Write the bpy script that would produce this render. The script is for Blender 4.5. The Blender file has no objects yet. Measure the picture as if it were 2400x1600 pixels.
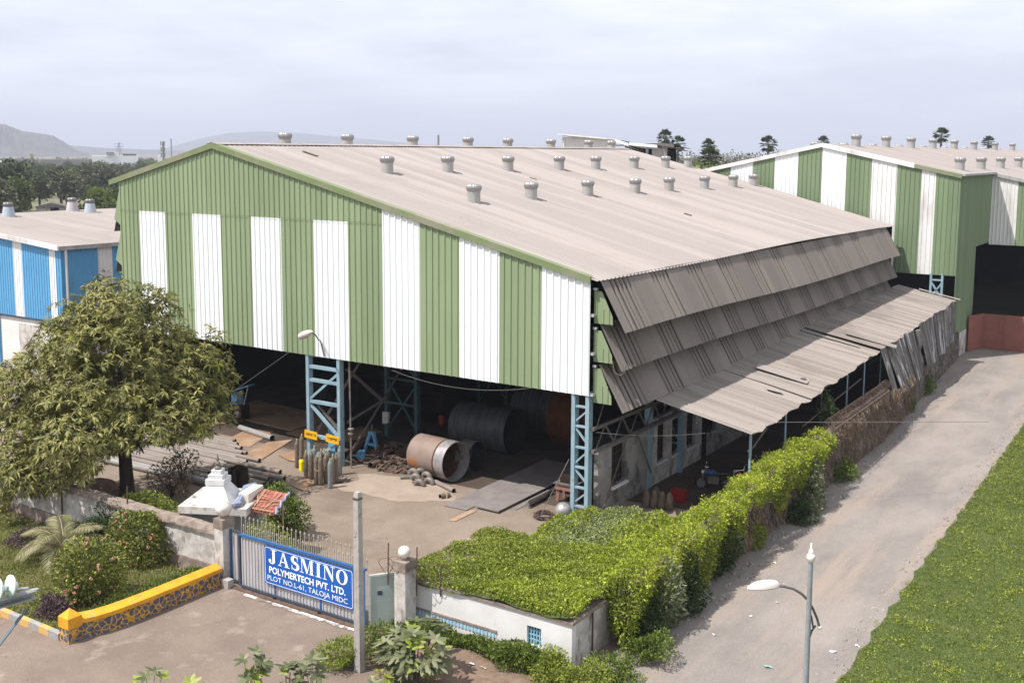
import bpy, math, random
import numpy as np
from mathutils import Vector, Matrix
R = math.radians
S = bpy.context.scene
COL = S.collection
random.seed(7)
rng = np.random.default_rng(11)

# ------------------------------------------------------------------ camera
CAMZ = 16.0
PITCH, YAW, ROLL = R(7.1), R(33.7), R(0.3)
SC = 2400 / 2352
FPX, CXP, CYP = 2490 * SC, 1200.0, 800.0 - 123 * SC      # focal length and principal point, in pixels of the 2400 px wide photo
_f = np.array([-math.sin(YAW) * math.cos(PITCH), math.cos(YAW) * math.cos(PITCH), -math.sin(PITCH)])
_r = np.array([math.cos(YAW), math.sin(YAW), 0.0])
_u = np.cross(_r, _f)
_r, _u = _r * math.cos(ROLL) + _u * math.sin(ROLL), -_r * math.sin(ROLL) + _u * math.cos(ROLL)
cam = bpy.data.cameras.new('camera')
cam.sensor_width = 36.0
cam.lens = FPX / 2400 * 36
cam.shift_y = -(800.0 - CYP) / 2400
cam.clip_start = 0.1
cam.clip_end = 20000
camo = bpy.data.objects.new('camera', cam)
COL.objects.link(camo)
mw = Matrix.Identity(4)
for i in range(3):
    mw[i][0], mw[i][1], mw[i][2] = _r[i], _u[i], -_f[i]
mw[2][3] = CAMZ
camo.matrix_world = mw
S.camera = camo

# surveying helpers: a pixel of the photo read on a known ground level / wall plane gives a point of the place
def _ray(x, y):
    return _f + _r * (x - CXP) / FPX - _u * (y - CYP) / FPX
def gz(p, z=0.0):
    d = _ray(*p); t = (z - CAMZ) / d[2]; return Vector((d[0] * t, d[1] * t, z))
def gy(p, Y):
    d = _ray(*p); t = Y / d[1]; return Vector((d[0] * t, Y, CAMZ + d[2] * t))
def gx(p, X):
    d = _ray(*p); t = X / d[0]; return Vector((X, d[1] * t, CAMZ + d[2] * t))
def at(p, dist):
    d = _ray(*p); t = dist / math.hypot(d[0], d[1]); return Vector((d[0] * t, d[1] * t, CAMZ + d[2] * t))
def D(x, y):
    return (x * SC, y * SC)
def crop(x0, y0, k):
    return lambda x, y: (x0 + x / k, y0 + y / k)

# ------------------------------------------------------------------ light
SUNV = Vector((0.30, 0.50, -1.0)).normalized()
EXPO = 0.37
sun = bpy.data.lights.new('sun', 'SUN')
sun.energy = 5.0
sun.angle = R(0.5)
sun.color = (1.0, 0.955, 0.89)
suno = bpy.data.objects.new('sun', sun)
COL.objects.link(suno)
suno.location = (-30, -40, 90)
suno.rotation_euler = SUNV.to_track_quat('-Z', 'Y').to_euler()
W = bpy.data.worlds.new('World')
S.world = W
W.use_nodes = True
nt = W.node_tree
nt.nodes.clear()
def wn(t, **k):
    n = nt.nodes.new(t)
    for a, b in k.items(): setattr(n, a, b)
    return n
sky = wn('ShaderNodeTexSky', sky_type='NISHITA', sun_disc=False)
sky.sun_elevation = math.asin(-SUNV.z)
sky.sun_rotation = math.atan2(-SUNV.x, -SUNV.y)
sky.air_density = 1.2; sky.dust_density = 3.0
bg = wn('ShaderNodeBackground'); bg.inputs[1].default_value = 0.077
tc = wn('ShaderNodeTexCoord')
sep = wn('ShaderNodeSeparateXYZ')
nt.links.new(tc.outputs['Generated'], sep.inputs[0])
den = wn('ShaderNodeMath', operation='ADD'); den.inputs[1].default_value = 0.13
nt.links.new(sep.outputs[2], den.inputs[0])
dv = wn('ShaderNodeVectorMath', operation='DIVIDE')
cmb = wn('ShaderNodeCombineXYZ')
for i in range(3): nt.links.new(den.outputs[0], cmb.inputs[i])
nt.links.new(tc.outputs['Generated'], dv.inputs[0]); nt.links.new(cmb.outputs[0], dv.inputs[1])
nz = wn('ShaderNodeTexNoise'); nz.inputs['Scale'].default_value = 0.9; nz.inputs['Detail'].default_value = 6; nz.inputs['Roughness'].default_value = 0.52
nt.links.new(dv.outputs[0], nz.inputs['Vector'])
r1 = wn('ShaderNodeValToRGB'); r1.color_ramp.elements[0].position = 0.38; r1.color_ramp.elements[1].position = 0.62
r1.color_ramp.elements[0].color = (8.9, 9.3, 10.7, 1); r1.color_ramp.elements[1].color = (13.0, 13.5, 14.4, 1)
nt.links.new(nz.outputs[0], r1.inputs[0])
mixs = wn('ShaderNodeMixRGB'); mixs.inputs[0].default_value = 0.86     # thin bright overcast lying over the blue sky
nt.links.new(sky.outputs[0], mixs.inputs[1]); nt.links.new(r1.outputs[0], mixs.inputs[2])
# low band of paler lavender air near the horizon
hz = wn('ShaderNodeMapRange'); hz.inputs['From Min'].default_value = -0.02; hz.inputs['From Max'].default_value = 0.16
hz.inputs['To Min'].default_value = 0.75; hz.inputs['To Max'].default_value = 0.0
nt.links.new(sep.outputs[2], hz.inputs[0])
mixh = wn('ShaderNodeMixRGB'); mixh.inputs[2].default_value = (8.7, 9.1, 10.9, 1)
nt.links.new(hz.outputs[0], mixh.inputs[0]); nt.links.new(mixs.outputs[0], mixh.inputs[1])
nt.links.new(mixh.outputs[0], bg.inputs[0])
wo = wn('ShaderNodeOutputWorld')
nt.links.new(bg.outputs[0], wo.inputs[0])
S.view_settings.view_transform = 'Standard'
S.view_settings.look = 'None'
S.view_settings.exposure = EXPO
S.view_settings.gamma = 1.0
S.cycles.max_bounces = 6
S.cycles.diffuse_bounces = 3
S.cycles.glossy_bounces = 2
S.cycles.transmission_bounces = 3
S.cycles.transparent_max_bounces = 4
S.cycles.volume_bounces = 0

# ------------------------------------------------------------------ materials
MATS = {}
def mat(name, c1, c2=None, scale=2.0, rough=0.85, metal=0.0, bump=0.0, bscale=25.0, stretch=(1, 1, 1), lo=0.38, hi=0.62,
        panel=0.0, c3=None, s3=0.4, lo3=0.55, hi3=0.7, st3=None, spec=0.3, grain=0.0, gscale=60.0, detail=7, world=True):
    m = bpy.data.materials.new(name); m.use_nodes = True
    t = m.node_tree; N = t.nodes; L = t.links
    b = N['Principled BSDF']
    b.inputs['Roughness'].default_value = rough; b.inputs['Metallic'].default_value = metal
    b.inputs['Specular IOR Level'].default_value = spec
    if world:
        src = N.new('ShaderNodeNewGeometry').outputs['Position']
    else:
        src = N.new('ShaderNodeTexCoord').outputs['Object']
    def noise(sc, st, det=detail, ro=0.62):
        mp = N.new('ShaderNodeMapping'); mp.inputs['Scale'].default_value = st
        L.new(src, mp.inputs[0])
        n = N.new('ShaderNodeTexNoise'); n.inputs['Scale'].default_value = sc; n.inputs['Detail'].default_value = det
        n.inputs['Roughness'].default_value = ro
        L.new(mp.outputs[0], n.inputs['Vector'])
        return n.outputs[0]
    def ramp(o, a, z):
        r = N.new('ShaderNodeMapRange'); r.inputs['From Min'].default_value = a; r.inputs['From Max'].default_value = z
        L.new(o, r.inputs[0]); return r.outputs[0]
    def mix(fac, a, c):
        x = N.new('ShaderNodeMixRGB')
        if isinstance(fac, float): x.inputs[0].default_value = fac
        else: L.new(fac, x.inputs[0])
        for i, v in ((1, a), (2, c)):
            if isinstance(v, tuple): x.inputs[i].default_value = (*v, 1)
            else: L.new(v, x.inputs[i])
        return x.outputs[0]
    cur = c1
    if c2: cur = mix(ramp(noise(scale, stretch), lo, hi), c1, c2)
    if c3: cur = mix(ramp(noise(s3, st3 or stretch), lo3, hi3), cur, c3)
    if grain:
        g = N.new('ShaderNodeMapRange'); g.inputs['From Min'].default_value = 0.25; g.inputs['From Max'].default_value = 0.75
        g.inputs['To Min'].default_value = 1 - grain; g.inputs['To Max'].default_value = 1 + grain
        L.new(noise(gscale, (1, 1, 1), 3), g.inputs[0])
        x = N.new('ShaderNodeVectorMath'); x.operation = 'SCALE'
        if isinstance(cur, tuple): x.inputs[0].default_value = cur
        else: L.new(cur, x.inputs[0])
        L.new(g.outputs[0], x.inputs['Scale']); cur = x.outputs[0]
    if panel:      # each sheet of cladding has its own slightly different tone
        sx = N.new('ShaderNodeSeparateXYZ'); L.new(src, sx.inputs[0])
        ad = N.new('ShaderNodeMath'); ad.operation = 'ADD'; L.new(sx.outputs[0], ad.inputs[0]); L.new(sx.outputs[1], ad.inputs[1])
        dv_ = N.new('ShaderNodeMath'); dv_.operation = 'DIVIDE'; dv_.inputs[1].default_value = 1.11; L.new(ad.outputs[0], dv_.inputs[0])
        fl = N.new('ShaderNodeMath'); fl.operation = 'FLOOR'; L.new(dv_.outputs[0], fl.inputs[0])
        wnz = N.new('ShaderNodeTexWhiteNoise'); wnz.noise_dimensions = '1D'; L.new(fl.outputs[0], wnz.inputs['W'])
        g = N.new('ShaderNodeMapRange'); g.inputs['To Min'].default_value = 1 - panel; g.inputs['To Max'].default_value = 1 + panel * .6; L.new(wnz.outputs[0], g.inputs[0])
        x = N.new('ShaderNodeVectorMath'); x.operation = 'SCALE'; L.new(cur, x.inputs[0]); L.new(g.outputs[0], x.inputs['Scale']); cur = x.outputs[0]
    if isinstance(cur, tuple): b.inputs['Base Color'].default_value = (*cur, 1)
    else: L.new(cur, b.inputs['Base Color'])
    if bump:
        bn = N.new('ShaderNodeBump'); bn.inputs['Strength'].default_value = min(1, bump); bn.inputs['Distance'].default_value = 0.05
        L.new(noise(bscale, stretch, 5), bn.inputs['Height']); L.new(bn.outputs[0], b.inputs['Normal'])
    MATS[name] = m
    return m
def leafmat(name, c1, c2, c3, trans=0.22, rough=0.55, spec=0.25, nscale=0.8):
    m = bpy.data.materials.new(name); m.use_nodes = True
    t = m.node_tree; N = t.nodes; L = t.links
    b = N['Principled BSDF']; b.inputs['Roughness'].default_value = rough; b.inputs['Specular IOR Level'].default_value = spec
    g = N.new('ShaderNodeNewGeometry')
    rp = N.new('ShaderNodeValToRGB'); rp.color_ramp.elements[0].color = (*c1, 1); rp.color_ramp.elements[1].color = (*c3, 1)
    e = rp.color_ramp.elements.new(0.5); e.color = (*c2, 1)
    n = N.new('ShaderNodeTexNoise'); n.inputs['Scale'].default_value = nscale; n.inputs['Detail'].default_value = 3
    tcn = N.new('ShaderNodeTexCoord'); L.new(tcn.outputs['Object'], n.inputs['Vector'])
    mr = N.new('ShaderNodeMapRange'); mr.inputs['From Min'].default_value = 0.3; mr.inputs['From Max'].default_value = 0.7
    mr.inputs['To Min'].default_value = -0.28; mr.inputs['To Max'].default_value = 0.28
    L.new(n.outputs[0], mr.inputs[0])
    a = N.new('ShaderNodeMath'); a.operation = 'ADD'
    L.new(g.outputs['Random Per Island'], a.inputs[0]); L.new(mr.outputs[0], a.inputs[1])
    L.new(a.outputs[0], rp.inputs[0]); L.new(rp.outputs[0], b.inputs['Base Color'])
    tr = N.new('ShaderNodeBsdfTranslucent'); L.new(rp.outputs[0], tr.inputs[0])
    mx = N.new('ShaderNodeMixShader'); mx.inputs[0].default_value = trans
    L.new(b.outputs[0], mx.inputs[1]); L.new(tr.outputs[0], mx.inputs[2])
    L.new(mx.outputs[0], N['Material Output'].inputs[0])
    MATS[name] = m
    return m
def roofmat(name, c1, c2, dirt, band=3.8, axis=1, along=0, rough=0.9, k=1.0):
    """weathered sheeting: tone changes from sheet run to sheet run, streaks down the slope, grime"""
    m = bpy.data.materials.new(name); m.use_nodes = True
    t = m.node_tree; N = t.nodes; L = t.links
    b = N['Principled BSDF']; b.inputs['Roughness'].default_value = rough; b.inputs['Specular IOR Level'].default_value = 0.15
    geo = N.new('ShaderNodeNewGeometry')
    def noise(st, sc=1.0, det=5, ro=0.6):
        mp = N.new('ShaderNodeMapping'); mp.inputs['Scale'].default_value = st; L.new(geo.outputs['Position'], mp.inputs[0])
        n = N.new('ShaderNodeTexNoise'); n.inputs['Scale'].default_value = sc; n.inputs['Detail'].default_value = det; n.inputs['Roughness'].default_value = ro
        L.new(mp.outputs[0], n.inputs['Vector']); return n.outputs[0]
    def rng_(o, a, z, p=0.0, q=1.0):
        r = N.new('ShaderNodeMapRange'); r.inputs['From Min'].default_value = a; r.inputs['From Max'].default_value = z
        r.inputs['To Min'].default_value = p; r.inputs['To Max'].default_value = q; L.new(o, r.inputs[0]); return r.outputs[0]
    def mixc(f, a, c, mode='MIX'):
        x = N.new('ShaderNodeMixRGB'); x.blend_type = mode; L.new(f, x.inputs[0])
        for i, v in ((1, a), (2, c)):
            if isinstance(v, tuple): x.inputs[i].default_value = (*v, 1)
            else: L.new(v, x.inputs[i])
        return x.outputs[0]
    st = [0.03, 0.03, 0.03]; st[axis] = 1.0 / band * 2.2
    base = mixc(rng_(noise(st, 1.0, 1), 0.42, 0.58), c1, c2)
    st2 = [0.12, 0.12, 0.12]; st2[axis] = 3.2
    base = mixc(rng_(noise(st2, 1.0, 6), 0.52, 0.75, 0, 0.55 * k), base, dirt)
    base = mixc(rng_(noise((1, 1, 1), 0.22, 6), 0.55, 0.75, 0, 0.4 * k), base, dirt)
    base = mixc(rng_(noise((1, 1, 1), 3.0, 6, 0.75), 0.60, 0.72, 0, 0.35 * k), base, tuple(v * 0.6 for v in dirt))
    L.new(base, b.inputs['Base Color'])
    MATS[name] = m
    return m

# ------------------------------------------------------------------ mesh builder
WL = {}
def root_of(o):
    while o.parent: o = o.parent
    return o
class MB:
    def __init__(s): s.v = []; s.f = []; s.m = []
    def add(s, vs, fs, mi=0):
        n = len(s.v); s.v += [tuple(v) for v in vs]
        for f in fs: s.f.append(tuple(i + n for i in f)); s.m.append(mi)
        return s
    def quad(s, a, b, c, d, mi=0): return s.add([a, b, c, d], [(0, 1, 2, 3)], mi)
    def box(s, x0, x1, y0, y1, z0, z1, mi=0):
        vs = [(x, y, z) for z in (z0, z1) for y in (y0, y1) for x in (x0, x1)]
        return s.add(vs, [(0, 2, 3, 1), (4, 5, 7, 6), (0, 1, 5, 4), (2, 6, 7, 3), (0, 4, 6, 2), (1, 3, 7, 5)], mi)
    def obox(s, c, ax, ay, az, mi=0):
        c, ax, ay, az = map(Vector, (c, ax, ay, az))
        vs = [c + ax * i + ay * j + az * k for k in (-1, 1) for j in (-1, 1) for i in (-1, 1)]
        return s.add(vs, [(0, 2, 3, 1), (4, 5, 7, 6), (0, 1, 5, 4), (2, 6, 7, 3), (0, 4, 6, 2), (1, 3, 7, 5)], mi)
    def bar(s, p, q, w, h=None, up=(0, 0, 1), mi=0):
        p, q = Vector(p), Vector(q); d = q - p; L = d.length; d.normalize()
        h = h or w; up = Vector(up)
        if abs(d.dot(up)) > 0.98: up = Vector((0, 1, 0))
        a = d.cross(up).normalized(); b = a.cross(d).normalized()
        return s.obox((p + q) / 2, a * w / 2, d * L / 2, b * h / 2, mi)
    def angle(s, p, q, w, t=0.012, up=(0, 0, 1)):
        p, q = Vector(p), Vector(q); d = (q - p).normalized(); up = Vector(up)
        if abs(d.dot(up)) > 0.98: up = Vector((0, 1, 0))
        a = d.cross(up).normalized(); b = a.cross(d).normalized()
        s.obox((p + q) / 2, a * w / 2, (q - p) / 2, b * t / 2)
        return s.obox((p + q) / 2 + a * (w / 2 - t / 2) + b * (w / 2 + t / 2), a * t / 2, (q - p) / 2, b * w / 2)
    def tube(s, pts, r, n=8, caps=True, mi=0, flip=False):
        pts = [Vector(p) for p in pts]; m = len(pts)
        rs = r if isinstance(r, (list, tuple)) else [r] * m
        vs = []; prev = None
        for i in range(m):
            d = (pts[min(i + 1, m - 1)] - pts[max(i - 1, 0)]).normalized()
            if prev is None:
                u = Vector((0, 0, 1)) if abs(d.z) < 0.9 else Vector((1, 0, 0))
                a = d.cross(u).normalized()
            else:
                a = (prev - d * prev.dot(d)).normalized()
            prev = a; b = d.cross(a)
            for k in range(n):
                t = 2 * math.pi * k / n
                vs.append(pts[i] + (a * math.cos(t) + b * math.sin(t)) * rs[i])
        fs = []
        for i in range(m - 1):
            for k in range(n):
                k2 = (k + 1) % n
                fs.append((i * n + k, i * n + k2, (i + 1) * n + k2, (i + 1) * n + k))
        if caps: fs.append(tuple(range(n))[::-1]); fs.append(tuple(range((m - 1) * n, m * n)))
        return s.add(vs, fs, mi)
    def lathe(s, prof, c, axis=(0, 0, 1), n=20, mi=0, ribs=0, ribd=0.0):
        c = Vector(c); ax = Vector(axis).normalized()
        u = Vector((1, 0, 0)) if abs(ax.x) < 0.9 else Vector((0, 1, 0))
        a = (u - ax * u.dot(ax)).normalized(); b = ax.cross(a)
        vs = []
        for (r, h) in prof:
            for k in range(n):
                t = 2 * math.pi * k / n
                rr = r * (1 - ribd * (k % 2)) if ribs else r
                vs.append(c + ax * h + (a * math.cos(t) + b * math.sin(t)) * rr)
        fs = []
        for i in range(len(prof) - 1):
            for k in range(n):
                k2 = (k + 1) % n
                fs.append((i * n + k, i * n + k2, (i + 1) * n + k2, (i + 1) * n + k))
        if prof[0][0] > 1e-4: fs.append(tuple(range(n))[::-1])
        if prof[-1][0] > 1e-4: fs.append(tuple(range((len(prof) - 1) * n, len(prof) * n)))
        return s.add(vs, fs, mi)
    def ring(s, c, axis, r0, r1, L, n=40, mi=0, mi_in=None):
        """open pipe shell: outer radius r1, inner r0"""
        c = Vector(c); ax = Vector(axis).normalized()
        u = Vector((0, 0, 1)) if abs(ax.z) < 0.9 else Vector((1, 0, 0))
        a = ax.cross(u).normalized(); b = ax.cross(a); vs = []
        for (r, h) in ((r1, -L / 2), (r1, L / 2), (r0, L / 2), (r0, -L / 2)):
            for k in range(n):
                t = 2 * math.pi * k / n
                vs.append(c + ax * h + (a * math.cos(t) + b * math.sin(t)) * r)
        for j in range(4):
            s_ = (j + 1) % 4
            fs = [(j * n + k, s_ * n + k, s_ * n + (k + 1) % n, j * n + (k + 1) % n) for k in range(n)]
            if j == 0: base = len(s.v); s.v += [tuple(v) for v in vs]
            for f in fs: s.f.append(tuple(i + base for i in f)); s.m.append(mi if (j != 2 or mi_in is None) else mi_in)
        return s
    def prism(s, poly, z0, z1, mi=0, mi_top=None):
        n = len(poly)
        vs = [(x, y, z0) for x, y in poly] + [(x, y, z1) for x, y in poly]
        s.add(vs, [tuple(range(n))[::-1]] + [(i, (i + 1) % n, n + (i + 1) % n, n + i) for i in range(n)], mi)
        return s.add(vs, [tuple(range(n, 2 * n))], mi if mi_top is None else mi_top)
    def extr(s, poly, o, u, v, d, mi=0):
        """polygon in the (u,v) plane at o, pushed along d"""
        o, u, v, d = map(Vector, (o, u, v, d)); n = len(poly)
        vs = [o + u * x + v * y for x, y in poly]; vs = vs + [p + d for p in vs]
        return s.add(vs, [tuple(range(n))[::-1], tuple(range(n, 2 * n))] + [(i, (i + 1) % n, n + (i + 1) % n, n + i) for i in range(n)], mi)
    def sheet(s, O, U, V, Nn, us, v0, v1, mi=0, rows=1):
        """profiled sheet: us = list of (u, height); v0, v1 are functions of u"""
        O, U, V, Nn = map(Vector, (O, U, V, Nn)); n = len(us); vs = []
        for r in range(rows + 1):
            for (u, h) in us:
                a, b = v0(u), v1(u); v = a + (b - a) * r / rows
                vs.append(O + U * u + V * v + Nn * h)
        fs = []
        for r in range(rows):
            for i in range(n - 1):
                fs.append((r * n + i, r * n + i + 1, (r + 1) * n + i + 1, (r + 1) * n + i))
        return s.add(vs, fs, mi)
    def build(s, name, mats, parent=None, smooth=False, kind=None):
        me = bpy.data.meshes.new(name)
        off = root_of(parent).location if parent else Vector((0, 0, 0))
        me.from_pydata([tuple(Vector(v) - off) for v in s.v], [], s.f)
        for m in (mats if isinstance(mats, (list, tuple)) else [mats]): me.materials.append(MATS[m] if isinstance(m, str) else m)
        if any(s.m): me.polygons.foreach_set('material_index', s.m)
        if smooth:
            me.polygons.foreach_set('use_smooth', [True] * len(me.polygons))
            me.set_sharp_from_angle(angle=R(38))
        me.update()
        o = bpy.data.objects.new(name, me); COL.objects.link(o)
        if parent: o.parent = parent
        if kind: o['kind'] = kind
        return o
def tag(o, label, cat, group=None, kind=None):
    o['label'] = label; o['category'] = cat
    if group: o['group'] = group
    if kind: o['kind'] = kind
    return o
def thing(name, loc, label, cat, group=None, rz=0.0):
    o = bpy.data.objects.new(name, None); COL.objects.link(o)
    o.empty_display_size = 0.3
    o.location = loc; o.rotation_euler = (0, 0, rz)
    return tag(o, label, cat, group)
def dup(src, loc, rz=0.0, label=None, scale=None, parent=None):
    r = src.copy(); COL.objects.link(r); r.location = loc; r.rotation_euler = (0, 0, rz)
    if scale: r.scale = scale if isinstance(scale, tuple) else (scale,) * 3
    if parent: r.parent = parent
    if label: r['label'] = label
    for ch in list(src.children):
        c = ch.copy(); COL.objects.link(c); c.parent = r
        for g in list(ch.children):
            d = g.copy(); COL.objects.link(d); d.parent = c
    return r
def single(o, label, cat, group=None):
    return tag(o, label, cat, group)
def rib(u0, u1, pitch=0.37, h=0.045, w=0.11, phase=0.0):
    """box-rib profile between u0 and u1"""
    out = [(u0, 0.0)]
    k = math.ceil((u0 - phase) / pitch)
    while phase + k * pitch < u1 - 0.02:
        c = phase + k * pitch
        for du, hh in ((-w / 2, 0), (-w / 4, h), (w / 4, h), (w / 2, 0)):
            if u0 < c + du < u1: out.append((c + du, hh))
        k += 1
    out.append((u1, 0.0))
    return out
def wave(u0, u1, pitch=0.146, h=0.03, seg=4):
    n = max(2, int((u1 - u0) / pitch * seg)); out = []
    for i in range(n + 1):
        u = u0 + (u1 - u0) * i / n
        out.append((u, h * math.sin(2 * math.pi * u / pitch)))
    return out

# leaf cards as one numpy mesh --------------------------------------------------
def leafmesh(name, P, Dr, Sd, L, Wd, matn, parent=None, fold=0.0, droop=0.0, kind=None, six=False):
    """P base points, Dr directions, Sd side vectors, L lengths, Wd widths (all numpy)"""
    n = len(P); L = np.broadcast_to(np.asarray(L, float), (n,))[:, None]; Wd = np.broadcast_to(np.asarray(Wd, float), (n,))[:, None]
    Nn = np.cross(Dr, Sd); Nn /= np.linalg.norm(Nn, axis=1, keepdims=True) + 1e-9
    up = np.array([0, 0, 1.0])
    if not six:
        mid = P + Dr * L * 0.45
        V = np.stack([P, mid + Sd * Wd * 0.5 + Nn * Wd * fold, P + Dr * L - up * L * droop, mid - Sd * Wd * 0.5 + Nn * Wd * fold], 1)
        F = np.arange(n * 4).reshape(n, 4); V = V.reshape(-1, 3)
    else:
        m1 = P + Dr * L * 0.35 - up * L * droop * 0.12; m2 = P + Dr * L * 0.72 - up * L * droop * 0.5; e = P + Dr * L - up * L * droop
        lift = Nn * Wd * fold
        V = np.stack([P, m1, m2, e, m1 + Sd * Wd * 0.45 + lift, m2 + Sd * Wd * 0.38 + lift, m1 - Sd * Wd * 0.45 + lift, m2 - Sd * Wd * 0.38 + lift], 1)
        q = np.array([[0, 4, 1, 1], [1, 4, 5, 2], [2, 5, 3, 3], [0, 1, 6, 6], [1, 2, 7, 6], [2, 3, 7, 7]])
        V = V.reshape(-1, 3)
        F = None
        tri = []; base = np.arange(n) * 8
        T = [(0, 4, 1), (1, 4, 5), (1, 5, 2), (2, 5, 3), (0, 1, 6), (1, 7, 6), (1, 2, 7), (2, 3, 7)]
        F = (base[:, None, None] + np.array(T)[None]).reshape(-1, 3)
    if parent is not None: V = V - np.array(root_of(parent).location)
    me = bpy.data.meshes.new(name)
    me.vertices.add(len(V)); me.vertices.foreach_set('co', V.astype(np.float32).ravel())
    k = F.shape[1]
    me.loops.add(F.size); me.loops.foreach_set('vertex_index', F.astype(np.int32).ravel())
    me.polygons.add(len(F)); me.polygons.foreach_set('loop_start', np.arange(0, F.size, k, dtype=np.int32))
    me.polygons.foreach_set('loop_total', np.full(len(F), k, dtype=np.int32))
    me.update(calc_edges=True); me.validate()
    me.materials.append(MATS[matn] if isinstance(matn, str) else matn)
    o = bpy.data.objects.new(name, me); COL.objects.link(o)
    if parent is not None: o.parent = parent
    if kind: o['kind'] = kind
    return o
def unit(a): return a / (np.linalg.norm(a, axis=1, keepdims=True) + 1e-9)
def rdir(n): return unit(rng.normal(size=(n, 3)))
def sides(Dr):
    return unit(np.cross(Dr, rdir(len(Dr))))
def blobpts(n, c, r, inner=0.55, lumps=7, amp=0.28, zmin=None, seed=None):
    """points in the outer shell of a lumpy ellipsoid, and outward directions"""
    g = np.random.default_rng(seed) if seed is not None else rng
    d = unit(g.normal(size=(n, 3)))
    lc = unit(g.normal(size=(lumps, 3)))
    k = np.exp(-((1 - d @ lc.T) / 0.14)).sum(1)
    rad = (1 - amp + amp * 1.6 * np.clip(k, 0, 1)) * (inner + (1 - inner) * g.random(n) ** 0.5)
    P = np.array(c) + d * rad[:, None] * np.array(r)
    if zmin is not None:
        ok = P[:, 2] > zmin; P, d = P[ok], d[ok]
    return P, d
def bush(name, n, c, r, L, Wd, matn, parent, up=0.35, out=0.7, rnd=0.8, zmin=None, six=False, inner=0.55, lumps=9, amp=0.28, droop=0.15, fold=0.12):
    P, d = blobpts(n, c, r, inner, lumps, amp, zmin)
    m = len(P)
    Dr = unit(d * out + rdir(m) * rnd + np.array([0, 0, up]))
    Ls = L * (0.7 + 0.6 * rng.random(m))
    return leafmesh(name, P, Dr, sides(Dr), Ls, Ls * Wd / L, matn, parent, fold=fold, droop=droop, six=six)
# ------------------------------------------------------------------ material library
mat('dirt_yard', (0.242, 0.192, 0.153), (0.195, 0.151, 0.118), scale=0.35, rough=0.95, bump=0.35, bscale=6, c3=(0.135, 0.10, 0.075), s3=0.16, lo3=0.52, hi3=0.68, grain=0.16, gscale=14)
mat('dirt_drive', (0.205, 0.16, 0.128), (0.165, 0.128, 0.104), scale=0.5, rough=0.95, bump=0.3, bscale=8, c3=(0.27, 0.22, 0.18), s3=0.9, lo3=0.56, hi3=0.70, grain=0.18, gscale=18)
mat('dirt_lane', (0.255, 0.225, 0.205), (0.185, 0.163, 0.150), scale=0.35, rough=0.95, bump=0.35, bscale=7, stretch=(1, 0.45, 1), c3=(0.27, 0.22, 0.185), s3=0.9, lo3=0.5, hi3=0.66, st3=(1, 0.10, 1), grain=0.16, gscale=16)
mat('far_ground', (0.11, 0.12, 0.06), (0.20, 0.17, 0.11), scale=0.03, rough=1.0)
mat('floor_shade', (0.085, 0.062, 0.048), (0.05, 0.037, 0.03), scale=0.5, rough=0.9, bump=0.2)  # dark brown that puts the shade under cover into the floor colour
mat('sand_pale', (0.33, 0.265, 0.215), (0.28, 0.22, 0.175), scale=0.8, rough=0.95, bump=0.2, bscale=8, grain=0.08, gscale=20)
mat('louver_groove', (0.085, 0.075, 0.07), (0.065, 0.058, 0.054), scale=2, rough=0.95)
mat('soil', (0.15, 0.10, 0.07), (0.21, 0.15, 0.11), scale=3, rough=1.0, bump=0.5, bscale=14, grain=0.2, gscale=30)
mat('lawn_base', (0.05, 0.075, 0.016), (0.075, 0.095, 0.022), scale=2.2, rough=1.0, bump=0.6, bscale=12, c3=(0.10, 0.105, 0.04), s3=0.6, grain=0.25, gscale=20)
mat('garden_base', (0.065, 0.085, 0.02), (0.14, 0.12, 0.055), scale=0.9, rough=1.0, bump=0.5, bscale=14, grain=0.25, gscale=24)
mat('clad_white', (0.80, 0.82, 0.83), (0.74, 0.755, 0.76), scale=0.5, rough=0.45, stretch=(1, 1, 0.25), spec=0.35, lo=0.5, hi=0.8, panel=0.05, c3=(0.62, 0.61, 0.59), s3=1.0, lo3=0.58, hi3=0.80, st3=(2.6, 2.6, 0.10))
mat('clad_green', (0.258, 0.318, 0.188), (0.232, 0.295, 0.168), scale=0.6, rough=0.5, stretch=(1, 1, 0.3), spec=0.3, panel=0.09, c3=(0.15, 0.185, 0.105), s3=1.0, lo3=0.58, hi3=0.82, st3=(2.4, 2.4, 0.10))
mat('clad_green_b', (0.192, 0.252, 0.148), (0.17, 0.23, 0.132), scale=0.6, rough=0.5, stretch=(1, 1, 0.3), spec=0.3, panel=0.09, c3=(0.15, 0.185, 0.105), s3=1.0, lo3=0.58, hi3=0.82, st3=(2.4, 2.4, 0.10))
mat('clad_white_old', (0.72, 0.71, 0.70), (0.52, 0.49, 0.48), scale=0.7, rough=0.6, stretch=(1, 1, 0.22), lo=0.48, hi=0.64)
mat('clad_blue', (0.12, 0.36, 0.61), (0.105, 0.33, 0.58), scale=0.6, rough=0.5, spec=0.3)
mat('trim_green', (0.17, 0.215, 0.10), (0.24, 0.235, 0.165), scale=0.5, rough=0.6, lo=0.45, hi=0.6)
mat('trim_grey', (0.42, 0.41, 0.40), (0.32, 0.31, 0.30), scale=1.5, rough=0.6)
roofmat('roof_pink', (0.345, 0.302, 0.282), (0.298, 0.262, 0.245), (0.215, 0.185, 0.165), band=3.8, axis=1)
roofmat('roof_pink_b', (0.32, 0.28, 0.265), (0.285, 0.25, 0.235), (0.215, 0.185, 0.17), band=3.0, axis=1)
roofmat('roof_leanto', (0.285, 0.25, 0.225), (0.235, 0.205, 0.185), (0.13, 0.112, 0.10), band=1.2, axis=1, k=1.7)
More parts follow.
